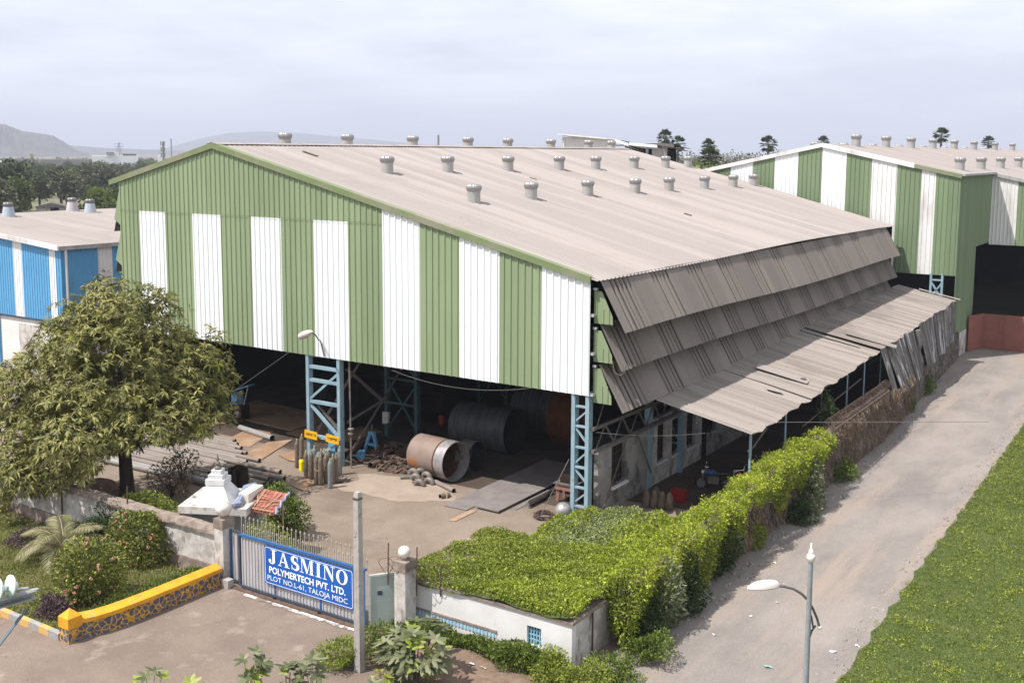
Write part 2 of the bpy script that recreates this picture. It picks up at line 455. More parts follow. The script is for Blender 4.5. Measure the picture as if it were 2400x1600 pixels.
roofmat('louver_sheet', (0.215, 0.186, 0.166), (0.188, 0.162, 0.146), (0.13, 0.112, 0.10), band=3.8, axis=1, k=0.9)
mat('sheet_stained', (0.21, 0.195, 0.185), (0.095, 0.088, 0.082), scale=1.3, rough=0.9, stretch=(1, 1.6, 0.18), lo=0.42, hi=0.56, c3=(0.46, 0.45, 0.46), s3=1.1, lo3=0.57, hi3=0.62, st3=(1, 1.6, 0.22))
mat('shade_black', (0.006, 0.0055, 0.005), (0.010, 0.009, 0.008), scale=0.6, rough=0.95)  # near-black that paints the shade into inner walls, linings and openings
mat('steel_blue', (0.27, 0.39, 0.46), (0.225, 0.33, 0.39), scale=1.5, rough=0.55, c3=(0.23, 0.18, 0.14), s3=2.2, lo3=0.63, hi3=0.72)
mat('steel_teal', (0.045, 0.10, 0.105), (0.035, 0.075, 0.08), scale=2, rough=0.6)
mat('steel_grey', (0.20, 0.185, 0.17), (0.13, 0.115, 0.105), scale=4, rough=0.55, metal=0.3)
mat('galv', (0.55, 0.56, 0.58), (0.45, 0.455, 0.47), scale=3, rough=0.42, metal=0.35, spec=0.4, world=False)
mat('duct', (0.40, 0.39, 0.375), (0.335, 0.325, 0.31), scale=2, rough=0.55, metal=0.1, world=False)
mat('turbine_metal', (0.36, 0.35, 0.345), (0.29, 0.28, 0.275), scale=5, rough=0.38, metal=0.6, world=False)
mat('turbine_dull', (0.22, 0.21, 0.21), (0.16, 0.15, 0.15), scale=5, rough=0.45, metal=0.5, world=False)
mat('duct_blue', (0.38, 0.44, 0.51), (0.42, 0.45, 0.49), scale=2, rough=0.5, world=False)
mat('duct_pale', (0.50, 0.45, 0.45), (0.42, 0.40, 0.41), scale=2, rough=0.5, world=False)
mat('plaster_white', (0.70, 0.69, 0.68), (0.62, 0.605, 0.59), scale=0.8, rough=0.9, bump=0.1, bscale=20, c3=(0.40, 0.37, 0.34), s3=1.2, lo3=0.62, hi3=0.78, st3=(1, 1, 0.45))
mat('plaster_dirty', (0.55, 0.52, 0.49), (0.36, 0.325, 0.295), scale=1.6, rough=0.95, bump=0.2, bscale=20, lo=0.44, hi=0.6, c3=(0.13, 0.11, 0.095), s3=2.0, lo3=0.56, hi3=0.68, st3=(1, 1, 0.4))
mat('plaster_grey', (0.33, 0.315, 0.30), (0.24, 0.225, 0.21), scale=1.1, rough=0.95, c3=(0.115, 0.105, 0.10), s3=0.9, lo3=0.54, hi3=0.64)
mat('coping', (0.31, 0.25, 0.215), (0.19, 0.15, 0.125), scale=3, rough=1.0, bump=0.4, bscale=30, grain=0.2, gscale=40)
mat('concrete', (0.40, 0.375, 0.355), (0.33, 0.305, 0.285), scale=3, rough=0.95, bump=0.3, bscale=30, c3=(0.12, 0.11, 0.10), s3=7, lo3=0.62, hi3=0.70, grain=0.1)
mat('stone_dark', (0.085, 0.07, 0.06), (0.16, 0.135, 0.115), scale=2.6, rough=1.0, bump=0.9, bscale=7, stretch=(1, 1, 0.55), lo=0.42, hi=0.6, c3=(0.035, 0.027, 0.022), s3=1.4, lo3=0.5, hi3=0.62, grain=0.3, gscale=18)
mat('dry_creeper', (0.10, 0.052, 0.032), (0.17, 0.10, 0.065), scale=3, rough=1.0, stretch=(1, 1, 0.3))
mat('window_dark', (0.012, 0.012, 0.013), rough=0.3, spec=0.4)
mat('jaali_blue', (0.24, 0.46, 0.58), (0.21, 0.40, 0.52), scale=4, rough=0.7)
mat('tile_blue', (0.30, 0.56, 0.72), (0.20, 0.44, 0.62), scale=6, rough=0.5)
mat('paint_white', (0.66, 0.66, 0.66), (0.58, 0.575, 0.57), scale=2.0, rough=0.5)
mat('globe_white', (0.72, 0.68, 0.62), (0.50, 0.42, 0.36), scale=4, rough=0.5, lo=0.45, hi=0.65)
mat('yellow_paint', (0.72, 0.34, 0.02), (0.56, 0.26, 0.022), scale=1.8, rough=0.7, bump=0.2, bscale=18, c3=(0.36, 0.24, 0.13), s3=3.2, lo3=0.58, hi3=0.70, grain=0.08, gscale=30)
mat('kerb_yellow', (0.62, 0.33, 0.055), (0.50, 0.36, 0.20), scale=5, rough=0.85)
mat('kerb_grey', (0.34, 0.335, 0.335), (0.26, 0.25, 0.25), scale=5, rough=0.9)
mat('gate_sheet', (0.48, 0.475, 0.485), (0.40, 0.39, 0.40), scale=2.0, rough=0.45, metal=0.15, stretch=(1, 1, 0.3))
mat('gate_blue', (0.035, 0.12, 0.30), (0.03, 0.10, 0.25), scale=3, rough=0.45)
mat('gate_dark', (0.055, 0.075, 0.10), (0.04, 0.05, 0.07), scale=3, rough=0.5)
mat('sign_blue', (0.008, 0.105, 0.43), (0.007, 0.09, 0.38), scale=0.9, rough=0.35, spec=0.4)
mat('sign_white', (0.85, 0.86, 0.88), rough=0.5)
mat('sign_yellow', (0.85, 0.45, 0.01), (0.78, 0.40, 0.01), scale=6, rough=0.5)
mat('black_ink', (0.02, 0.015, 0.01), rough=0.6)
mat('spike_metal', (0.40, 0.37, 0.32), (0.29, 0.26, 0.22), scale=10, rough=0.6)
mat('door_green', (0.36, 0.43, 0.40), (0.32, 0.385, 0.36), scale=1.4, rough=0.55, c3=(0.42, 0.47, 0.45), s3=2.4, lo3=0.6, hi3=0.7)
mat('door_frame', (0.50, 0.53, 0.51), (0.44, 0.46, 0.44), scale=3, rough=0.6)
mat('rust_wire', (0.10, 0.065, 0.05), (0.065, 0.045, 0.038), scale=8, rough=0.8)
mat('brown_gate', (0.27, 0.105, 0.078), (0.23, 0.088, 0.066), scale=1.2, rough=0.7)
mat('cyl_brown', (0.20, 0.155, 0.12), (0.15, 0.115, 0.088), scale=4, rough=0.55, spec=0.3, stretch=(1, 1, 0.4), world=False)
mat('cyl_grey', (0.25, 0.265, 0.28), (0.20, 0.205, 0.21), scale=4, rough=0.5, spec=0.3, world=False)
mat('cyl_valve', (0.42, 0.46, 0.22), (0.40, 0.36, 0.24), scale=18, rough=0.5, world=False)
mat('rope', (0.38, 0.26, 0.14), rough=0.9)
mat('can_yellow', (0.88, 0.70, 0.0), rough=0.4)
mat('can_cap', (0.06, 0.03, 0.07), rough=0.5)
mat('pipe_grey', (0.245, 0.205, 0.178), (0.185, 0.155, 0.135), scale=3, rough=0.6, stretch=(0.3, 1, 1))
mat('pipe_blue_grey', (0.31, 0.30, 0.295), (0.24, 0.225, 0.215), scale=4, rough=0.5, stretch=(0.3, 1, 1))
mat('pipe_in', (0.02, 0.014, 0.010), rough=0.9)
mat('elbow_steel', (0.20, 0.175, 0.155), (0.155, 0.135, 0.12), scale=5, rough=0.5, metal=0.15)
mat('drum_brown', (0.255, 0.19, 0.162), (0.205, 0.15, 0.125), scale=1.6, rough=0.55, c3=(0.36, 0.15, 0.045), s3=0.75, lo3=0.545, hi3=0.60, grain=0.08, gscale=30)
mat('drum_rust_in', (0.115, 0.048, 0.022), (0.07, 0.03, 0.016), scale=3, rough=0.8)
mat('drum_bright', (0.48, 0.46, 0.46), (0.34, 0.325, 0.325), scale=4, rough=0.38, metal=0.55, c3=(0.10, 0.095, 0.09), s3=7, lo3=0.66, hi3=0.7)
mat('drum_black', (0.10, 0.103, 0.108), (0.055, 0.056, 0.058), scale=2.2, rough=0.5, stretch=(3, 0.4, 0.4), metal=0.2)
mat('drum_orange', (0.14, 0.045, 0.014), (0.08, 0.026, 0.01), scale=1.5, rough=0.85)
mat('tub_black', (0.030, 0.018, 0.013), (0.02, 0.011, 0.009), scale=6, rough=0.6)
mat('plate_steel', (0.23, 0.205, 0.195), (0.18, 0.158, 0.15), scale=1.1, rough=0.55, c3=(0.30, 0.19, 0.12), s3=2.0, lo3=0.62, hi3=0.70)
mat('plate_rust', (0.32, 0.20, 0.125), (0.26, 0.158, 0.098), scale=0.9, rough=0.7, c3=(0.36, 0.25, 0.175), s3=0.6, lo3=0.5, hi3=0.62)
mat('machine_blue', (0.16, 0.38, 0.60), (0.13, 0.32, 0.52), scale=3, rough=0.5)
mat('stand_red', (0.30, 0.155, 0.12), (0.24, 0.12, 0.09), scale=4, rough=0.8)
mat('scrap', (0.155, 0.10, 0.075), (0.09, 0.06, 0.046), scale=5, rough=0.85)
mat('ball_steel', (0.42, 0.40, 0.395), (0.32, 0.30, 0.295), scale=6, rough=0.4, metal=0.45)
mat('tile_red', (0.38, 0.135, 0.095), (0.29, 0.095, 0.066), scale=3, rough=0.85, c3=(0.45, 0.20, 0.15), s3=2.4, lo3=0.56, hi3=0.66)
mat('bamboo', (0.42, 0.30, 0.20), (0.34, 0.24, 0.155), scale=6, rough=0.8)
mat('tarp', (0.30, 0.335, 0.42), (0.18, 0.22, 0.34), scale=3, rough=0.55)
mat('foam', (0.72, 0.68, 0.62), (0.64, 0.59, 0.53), scale=3, rough=0.8)
mat('finial', (0.16, 0.14, 0.12), (0.10, 0.085, 0.07), scale=10, rough=0.6)
mat('bark', (0.055, 0.040, 0.030), (0.035, 0.025, 0.019), scale=4, rough=1.0, bump=0.6, bscale=12, stretch=(1, 1, 0.3))
mat('bark_grey', (0.13, 0.11, 0.09), (0.09, 0.075, 0.062), scale=4, rough=1.0, stretch=(1, 1, 0.3))
mat('lamp_pole', (0.27, 0.29, 0.305), (0.22, 0.235, 0.245), scale=4, rough=0.5)
mat('lamp_arm', (0.085, 0.09, 0.09), (0.13, 0.125, 0.12), scale=5, rough=0.5)
mat('lamp_shell', (0.62, 0.56, 0.52), (0.54, 0.49, 0.46), scale=4, rough=0.5)
mat('lamp_glass', (0.62, 0.64, 0.64), rough=0.2, spec=0.5)
mat('porcelain', (0.60, 0.72, 0.68), (0.56, 0.66, 0.62), scale=2, rough=0.22, spec=0.6)
mat('channel', (0.36, 0.37, 0.355), (0.29, 0.30, 0.285), scale=5, rough=0.55, metal=0.2)
mat('channel_blue', (0.10, 0.135, 0.16), rough=0.6)
mat('cable', (0.17, 0.16, 0.155), rough=0.6)
mat('stonechip', (0.34, 0.30, 0.275), (0.22, 0.19, 0.17), scale=4, rough=0.95)
mat('litter_white', (0.70, 0.70, 0.72), (0.60, 0.60, 0.62), scale=6, rough=0.7)
mat('litter_teal', (0.22, 0.55, 0.46), (0.17, 0.46, 0.39), scale=9, rough=0.7)
mat('hut_roof', (0.16, 0.15, 0.145), (0.12, 0.11, 0.105), scale=1, rough=0.9)
mat('far_white', (0.80, 0.82, 0.84), rough=0.8)
mat('far_wall', (0.26, 0.24, 0.24), (0.22, 0.20, 0.20), scale=0.1, rough=0.9)
mat('far_tank', (0.60, 0.38, 0.12), (0.45, 0.36, 0.25), scale=0.5, rough=0.8)
mat('hill', (0.06, 0.062, 0.055), (0.11, 0.10, 0.09), scale=0.012, rough=1.0, stretch=(1, 1, 3))
mat('skin', (0.16, 0.085, 0.055), rough=0.6)
mat('shirt', (0.33, 0.32, 0.29), rough=0.9)
mat('trousers', (0.10, 0.055, 0.055), rough=0.9)
mat('helmet', (0.65, 0.36, 0.03), rough=0.35)
mat('bike_black', (0.02, 0.02, 0.022), rough=0.4)
mat('bike_red', (0.26, 0.02, 0.02), rough=0.3)
mat('bike_blue', (0.03, 0.09, 0.22), rough=0.3)
mat('chrome', (0.75, 0.76, 0.78), rough=0.15, metal=0.9)
mat('headlight', (0.85, 0.87, 0.9), rough=0.1, spec=0.6)
mat('sack', (0.13, 0.10, 0.075), (0.09, 0.068, 0.05), scale=6, rough=0.95)
mat('switch_white', (0.6, 0.58, 0.52), rough=0.6)
leafmat('leaf_mango', (0.080, 0.090, 0.020), (0.175, 0.172, 0.046), (0.36, 0.33, 0.115), trans=0.14, nscale=0.5)
leafmat('leaf_mango_new', (0.15, 0.17, 0.02), (0.22, 0.26, 0.02), (0.24, 0.18, 0.05), trans=0.25)
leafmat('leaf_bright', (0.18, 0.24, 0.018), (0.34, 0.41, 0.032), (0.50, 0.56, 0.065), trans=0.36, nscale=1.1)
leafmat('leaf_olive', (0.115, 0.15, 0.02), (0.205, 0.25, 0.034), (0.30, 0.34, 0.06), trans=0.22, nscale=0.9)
leafmat('leaf_pale', (0.15, 0.19, 0.075), (0.24, 0.28, 0.12), (0.32, 0.33, 0.20), trans=0.2, nscale=0.9)
leafmat('leaf_hedge', (0.055, 0.085, 0.014), (0.105, 0.15, 0.022), (0.17, 0.225, 0.034), trans=0.2)
leafmat('leaf_dark', (0.022, 0.045, 0.012), (0.042, 0.072, 0.02), (0.075, 0.10, 0.035), trans=0.16)
leafmat('leaf_grey', (0.10, 0.125, 0.05), (0.17, 0.195, 0.09), (0.32, 0.33, 0.21), trans=0.15)
leafmat('leaf_big', (0.075, 0.092, 0.036), (0.145, 0.16, 0.078), (0.27, 0.265, 0.165), trans=0.18)
leafmat('leaf_big_new', (0.20, 0.26, 0.03), (0.29, 0.36, 0.06), (0.36, 0.40, 0.13), trans=0.25)
leafmat('leaf_shrub', (0.055, 0.072, 0.016), (0.15, 0.175, 0.030), (0.40, 0.41, 0.085), trans=0.2)
leafmat('leaf_palm', (0.14, 0.15, 0.055), (0.23, 0.225, 0.11), (0.34, 0.31, 0.19), trans=0.2, nscale=0.5)
leafmat('leaf_purple', (0.065, 0.038, 0.045), (0.11, 0.07, 0.078), (0.16, 0.115, 0.115), trans=0.1)
leafmat('leaf_dry', (0.12, 0.075, 0.05), (0.20, 0.135, 0.09), (0.27, 0.20, 0.13), trans=0.1)
leafmat('grass', (0.08, 0.108, 0.019), (0.14, 0.172, 0.032), (0.235, 0.26, 0.056), trans=0.2, nscale=0.35)
leafmat('grass_tuft', (0.16, 0.20, 0.02), (0.25, 0.295, 0.034), (0.35, 0.38, 0.062), trans=0.25, nscale=0.7)
leafmat('grass_garden', (0.11, 0.13, 0.024), (0.18, 0.195, 0.04), (0.27, 0.25, 0.085), trans=0.2, nscale=0.6)
leafmat('tree_a', (0.034, 0.046, 0.018), (0.062, 0.076, 0.028), (0.105, 0.115, 0.048), trans=0.12, nscale=0.25)
leafmat('tree_b', (0.045, 0.065, 0.018), (0.085, 0.112, 0.028), (0.135, 0.16, 0.045), trans=0.12, nscale=0.25)
leafmat('tree_c', (0.085, 0.12, 0.022), (0.145, 0.19, 0.035), (0.20, 0.24, 0.06), trans=0.15, nscale=0.25)
leafmat('tree_d', (0.055, 0.058, 0.034), (0.09, 0.09, 0.055), (0.14, 0.135, 0.085), trans=0.1, nscale=0.25)
leafmat('fan_palm', (0.035, 0.055, 0.02), (0.065, 0.09, 0.032), (0.11, 0.13, 0.055), trans=0.1, nscale=0.4)
mat('petal_pink', (0.46, 0.17, 0.20), (0.50, 0.22, 0.16), scale=9, rough=0.7)

# ------------------------------------------------------------------ ground
def flat(name, poly, z, m):
    b = MB(); b.add([(x, y, z) for x, y in poly], [tuple(range(len(poly)))])
    o = b.build(name, m); o['kind'] = 'structure'; return o
def wob(p, q, n, a, g):
    out = []
    for i in range(n):
        t = i / n; x = p[0] + (q[0] - p[0]) * t; y = p[1] + (q[1] - p[1]) * t
        dx, dy = q[0] - p[0], q[1] - p[1]; L = math.hypot(dx, dy)
        k = g.uniform(-a, a) if i else 0
        out.append((x - dy / L * k, y + dx / L * k))
    return out
g = random.Random(3)
flat('ground', [(-8500, -240), (2400, -240), (2400, 10400), (-8500, 10400)], 0.0, 'far_ground')
flat('yard', [(-110, 26.5), (-15.5, 26.5), (-15.5, 60), (-15.5, 92), (-110, 92)], 0.006, 'dirt_yard')
def blot(name, c, rx, ry, z, m, seed):
    q = random.Random(seed); n = 40; ph = [q.uniform(0, 6) for _ in range(4)]
    flat(name, [(c[0] + rx * (1 + .16 * math.sin(3 * a + ph[0]) + .09 * math.sin(7 * a + ph[1]) + .05 * math.sin(13 * a + ph[2])) * math.cos(a), c[1] + ry * (1 + .16 * math.sin(2 * a + ph[3]) + .09 * math.sin(5 * a + ph[1]) + .05 * math.sin(11 * a)) * math.sin(a)) for a in [6.28319 * k / n for k in range(n)]], z, m)
pc = gz(D(905, 1120)); blot('sand_patch', (pc.x, pc.y), 2.9, 1.9, 0.016, 'sand_pale', 4)
flat('drive', [(-60, 8), (-14, 8), (-14, 26.5), (-60, 26.5)], 0.010, 'dirt_drive')
lane_poly = wob((-13.8, 14), (-16.2, 34), 14, 0.12, g) + wob((-16.2, 34), (-18.5, 96), 30, 0.12, g) + wob((-18.5, 96), (12, 110), 4, 0, g) + wob((12, 110), (-9.0, 78), 4, 0, g) + wob((-9.8, 78), (-9.0, 30), 60, 0.10, g) + wob((-9.0, 30), (-7.2, 14), 10, 0.1, g)
flat('lane', lane_poly, 0.014, 'dirt_lane')
# garden bed left of the drive
gd = MB(); gd.prism([(-52, 20.1), (-31.1, 20.1), (-30.85, 20.8), (-30.6, 22), (-30.5, 24), (-30.5, 26.1), (-52, 25.6)], 0.0, 0.16)
o = gd.build('garden_ground', 'garden_base'); o['kind'] = 'structure'
flat('shed_floor_shade', [(-54.2, 41.0), (-22.7, 41.0), (-22.7, 87.5), (-54.2, 87.5)], 0.012, 'floor_shade')  # floor darkened to paint in the shade inside the shed
flat('lean_to_floor_shade', [(-22.6, 43.5), (-16.4, 44.5), (-17.5, 87), (-22.6, 87)], 0.012, 'floor_shade')  # ground darkened to paint in the shade under the lean-to
# bare planting strip before the roofed pump house
flat('planting_strip', [(-23.3, 26.0), (-22.4, 24.6), (-19.5, 23.6), (-17.5, 24.0), (-15.2, 25.2), (-14.6, 26.6), (-15.6, 27.9), (-23.0, 27.9)], 0.019, 'soil')

# ------------------------------------------------------------------ the large green shed
X0, X1, XR, Y0, Y1 = -54.25, -22.65, -46.04, 40.0, 87.6
ZR, ZB, ZS = 16.4, 5.6, 12.6
SL = 0.241
def zroof(x): return ZR - SL * abs(x - XR)
shed = thing('green_shed', (-38, 60, 0), 'huge open-fronted shed with green and white striped gable and pinkish sheet roof', 'industrial shed')
# front gable cladding: stripes of one ribbed skin
st = [gy(D(x, 650), Y0).x for x in (326, 384, 447, 511, 580, 648, 722, 800, 880, 965, 1055, 1147, 1245)] + [X1]
wall = MB()
def seg(u0, u1, lo, hi, mi):
    us = rib(u0 - X0, u1 - X0, 0.37, 0.05, 0.13, 0.12)
    wall.sheet((X0, Y0, 0), (1, 0, 0), (0, 0, 1), (0, -1, 0), us, (lambda u: lo), hi, mi)
top = lambda u: zroof(X0 + u) - 0.08
bounds = [X0] + st
for i in range(len(bounds) - 1):
    a, b_ = bounds[i], bounds[i + 1]
    white = i % 2 == 1
    if white and i < 8:
        seg(a, b_, ZB, lambda u: ZS, 0); seg(a, b_, ZS, top, 1)
    else:
        seg(a, b_, ZB, top, 0 if white else 1)
wall.build('gable_wall', ['clad_white', 'clad_green'], shed)
seam = MB(); seam.box(X0, st[8] , Y0 - 0.062, Y0 - 0.052, ZS - 0.012, ZS + 0.012); seam.build('lap_seam', 'trim_green', shed)
# roof: two slopes, profiled, slightly sagging at the far right
roof = MB()
def slope(xa, xb, sgn, ya, yb):
    n = int((yb - ya) / 0.36 * 4); ys = [ya + (yb - ya) * i / n for i in range(n + 1)]
    prof = [0.0, 0.028, 0.028, 0.0]
    vs = []; rows = 12
    for r in range(rows + 1):
        t = r / rows
        for i, y in enumerate(ys):
            x = xa + (xb - xa) * t
            sag = 0.0
            if sgn > 0:
                e = max(0, (t - 0.55) / 0.45)
                k = (y - 40) / 47
                sag = -0.10 * e * (0.5 + 0.5 * math.sin(k * 9.0)) - 0.16 * e * max(0, (k - 0.8) / 0.2) ** 2
            vs.append((x, y, ZR - SL * abs(x - XR) + prof[i % 4] + sag))
    m_ = len(ys)
    roof.add(vs, [(r * m_ + i, r * m_ + i + 1, (r + 1) * m_ + i + 1, (r + 1) * m_ + i) for r in range(rows) for i in range(m_ - 1)])
slope(XR, -22.25, 1, Y0 - 0.12, Y1)
slope(XR, -55.2, -1, Y0 - 0.12, Y1)
roof.build('roof', 'roof_pink', shed)
cap = MB()
k = 0
for i in range(22):           # overlapping ridge caps with small lips
    ya = Y0 - 0.14 + i * 2.17; yb = min(ya + 2.25, Y1)
    z = ZR + 0.075 + 0.008 * (i % 2)
    cap.quad((XR, ya, z), (XR, yb, z), (XR + 0.42, yb, z - 0.42 * SL), (XR + 0.42, ya, z - 0.42 * SL))
    cap.quad((XR, yb, z), (XR, ya, z), (XR - 0.42, ya, z - 0.42 * SL), (XR - 0.42, yb, z - 0.42 * SL))
cap.build('ridge_cap', 'roof_pink', shed)
# loose pieces and lap steps on the roof
for (px, py, w, l) in [(713, 355, 0.16, 1.1), (1225, 412, 0.12, 0.5), (1580, 494, 0.1, 0.5)]:
    d = _ray(*D(px, py)); t = (ZR + SL * XR - CAMZ) / (d[2] + SL * d[0]); x, y = d[0] * t, d[1] * t
    lp = MB(); lp.obox((x, y, zroof(x) + 0.05), (l / 2, 0, -SL * l / 2), (0, w / 2, 0), (0, 0, 0.02)); lp.build('loose_strip', 'scrap', shed)
barge = MB()
for xa, xb in ((X0 - 0.75, XR), (XR, X1 + 0.05)):
    za, zb = zroof(xa), zroof(xb)
    barge.add([(xa, Y0 - 0.14, za + 0.05), (xb, Y0 - 0.14, zb + 0.05), (xb, Y0 - 0.14, zb - 0.25), (xa, Y0 - 0.14, za - 0.25),
               (xa, Y0 - 0.06, za + 0.05), (xb, Y0 - 0.06, zb + 0.05), (xb, Y0 - 0.06, zb - 0.25), (xa, Y0 - 0.06, za - 0.25),
               (xa, Y0 + 0.2, za + 0.06), (xb, Y0 + 0.2, zb + 0.06)],
              [(0, 3, 2, 1), (4, 5, 6, 7), (0, 1, 9, 8), (3, 7, 6, 2), (0, 4, 7, 3), (1, 2, 6, 5)])
barge.build('barge_flashing', 'trim_green', shed)
# left side: skin with louvre tiers; back wall; inner lining, near-black to paint in the shade
sd = MB(); sd.quad((X0 + 0.02, Y0 + 0.05, 0), (X0 + 0.02, Y1, 0), (X0 + 0.02, Y1, 14.3), (X0 + 0.02, Y0 + 0.05, 14.3)); sd.build('side_wall', 'shade_black', shed)
bw = MB(); bw.quad((X0, Y1, 0), (X1 + 0.2, Y1, 0), (X1 + 0.2, Y1, 10.5), (X0, Y1, 10.5)); bw.add([(X0, Y1, 10.5), (X1 + .2, Y1, 10.5), (XR, Y1, 16.3), (X0, Y1, 14.3)], [(0, 1, 2, 3)]); bw.build('back_wall', 'shade_black', shed)
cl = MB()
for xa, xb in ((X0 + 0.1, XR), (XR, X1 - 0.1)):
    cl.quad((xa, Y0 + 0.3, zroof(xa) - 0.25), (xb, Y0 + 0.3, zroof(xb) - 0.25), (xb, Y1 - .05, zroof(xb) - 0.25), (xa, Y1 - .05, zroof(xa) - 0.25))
cl.build('roof_underside', 'shade_black', shed)
# louvres: long sheets pitched outwards, with groups of grooves
def louver(xt, zt, xb, zb, ya, yb, mtl, mirror=1, grp=3.85, first=41.0, wavy=0.10):
    us = []; gv = []; y = ya
    n = int((yb - ya) / 0.04)
    for i in range(n + 1):
        y = ya + (yb - ya) * i / n
        ph = ((y - first) / grp) % 1.0
        h = 0.010 * math.sin(2 * math.pi * y / 0.2)
        if ph < 0.50 and (y - first) > -0.6:
            q = (ph * grp) % 0.385
            if q < 0.20: h -= 0.13 * math.sin(math.pi * q / 0.20)
        us.append((y, h))
        gv.append(ph < 0.50 and (y - first) > -0.6 and 0.06 < (ph * grp) % 0.385 < 0.15)
    b = MB(); rows = 8; vs = []
    nx, nz_ = (zt - zb), abs(xb - xt); L = math.hypot(nx, nz_)
    for r in range(rows + 1):
        t = r / rows
        for (y, h) in us:
            k = (y - ya) / (yb - ya)
            sag = wavy * math.sin(k * 7.5 + 0.6) * (0.4 + 0.6 * t) - wavy * 1.2 * k * k
            vs.append((xt + (xb - xt) * t + mirror * h * nx / L, y, zt + (zb - zt) * t + sag + h * nz_ / L))
    m_ = len(us)
    b.add(vs, [(r * m_ + i, r * m_ + i + 1, (r + 1) * m_ + i + 1, (r + 1) * m_ + i) for r in range(rows) for i in range(m_ - 1)])
    b.m = [1 if gv[i] else 0 for r in range(rows) for i in range(m_ - 1)]
    return b
for (xt, zt, xb, zb) in ((-22.36, 10.62, -21.10, 8.40), (-22.32, 8.72, -21.25, 6.72), (-22.34, 6.95, -21.16, 4.92)):
    louver(xt, zt, xb, zb, 40.25, 85.2, 'louver_sheet').build('louver', ['louver_sheet', 'louver_groove'], shed)
for (zt, zb) in ((10.15, 8.75), (8.45, 7.08), (6.8, 5.28)):
    b = MB()
    b.extr([(-22.62, zt), (-22.25, zt), (-21.72, zb + 0.35), (-21.70, zb), (-22.62, zb)], (0, 40.28, 0), (1, 0, 0), (0, 0, 1), (0, 0.02, 0))
    for x in (-22.5, -22.17, -21.9): b.box(x - 0.03, x + 0.03, 40.25, 40.28, zb + 0.02, zt - (0.05 if x < -22.2 else 0.75))
    b.build('louver_end_panel', 'clad_green', shed)
    s_ = MB(); s_.box(-22.62, -22.45, 40.2, 40.32, zt + 0.04, zt + 0.14); s_.build('louver_bracket', 'galv', shed)
    s_ = MB(); s_.box(-22.7, -22.5, 40.05, 40.3, zb + 0.3, zb + 0.42); s_.build('louver_bracket', 'galv', shed)
for (zt, zb) in ((13.9, 11.2), (11.4, 8.8), (9.0, 6.5)):
    louver(-54.35, zt, -55.25, zb, 40.3, 85, 'louver_sheet', mirror=-1).build('louver', ['louver_sheet', 'louver_groove'], shed)
    b = MB(); b.extr([(-54.27, zt), (-54.35, zt), (-54.95, zb + 0.8), (-54.27, zb + 0.4)], (0, 40.12, 0), (1, 0, 0), (0, 0, 1), (0, 0.02, 0)); b.build('louver_end_panel', 'clad_green', shed)
rods = MB(); rods.tube([(-21.7, 40.3, 7.2), (-21.55, 40.2, 6.75), (-21.3, 40.25, 6.62), (-21.2, 40.5, 6.75), (-21.15, 40.5, 7.0), (-20.95, 40.9, 7.0)], 0.02, 5)
rods.build('bent_rod', 'steel_grey', shed)
rods = MB(); rods.tube([(-21.3, 60.6, 6.8), (-21.15, 60.6, 7.3), (-20.8, 60.8, 7.35)], 0.02, 5)
rods.build('bent_rod', 'steel_grey', shed)
# lattice columns
def lattice(xa, xb, y, z1, leg, rungs, diags, mtl, name='lattice_column', lw=0.16, deep=0.3):
    col = MB()
    cx = (xa + xb) / 2
    o = None
    l = MB()
    for x in (xa, xb):       # channel legs: web and two flanges
        l.box(x - leg / 2, x + leg / 2, y - 0.012, y + 0.012, 0, z1)
        l.box(x - leg / 2, x - leg / 2 + 0.02, y + 0.013, y + deep, 0, z1)
        l.box(x + leg / 2 - 0.02, x + leg / 2, y + 0.013, y + deep, 0, z1)
    o = l.build(name, mtl, shed)
    for z in rungs:
        r = MB(); r.angle((xa, y + 0.03, z), (xb, y + 0.03, z), lw, 0.02, up=(0, 1, 0)); r.build('rung', mtl, o)
    for (za, zb) in diags:
        r = MB(); r.angle((xa, y + 0.06, za), (xb, y + 0.06, zb), lw * 0.8, 0.018, up=(0, 1, 0)); r.build('brace', mtl, o)
    return o
cc = crop(500, 780, 3.92)
def zc(yy, xx=1000): return gy(cc(xx, yy), Y0).z
cen = lattice(-39.43, -37.28, Y0 + 0.05, 5.75, 0.2, [zc(330, 1010), zc(455, 1020), zc(652, 1010), zc(970, 1010)],
              [(zc(620, 880), zc(375, 1155)), (zc(650, 880), zc(985, 1155)), (zc(1120, 1060) - 0.35, zc(1030, 1165)), (zc(300, 900) + 0.5, zc(240, 1060) + 0.1)], 'steel_blue')
b = MB(); b.angle((-39.1, Y0 + 0.32, zc(655, 900)), (-37.35, Y0 + 0.32, zc(950, 1155)), 0.11, 0.02, up=(0, 1, 0)); b.build('brace', 'steel_grey', cen)
b = MB(); b.angle((-39.4, Y0 + 0.3, 1.0), (-37.4, Y0 + 2.2, 5.4), 0.11, 0.02); b.build('brace', 'steel_grey', cen)
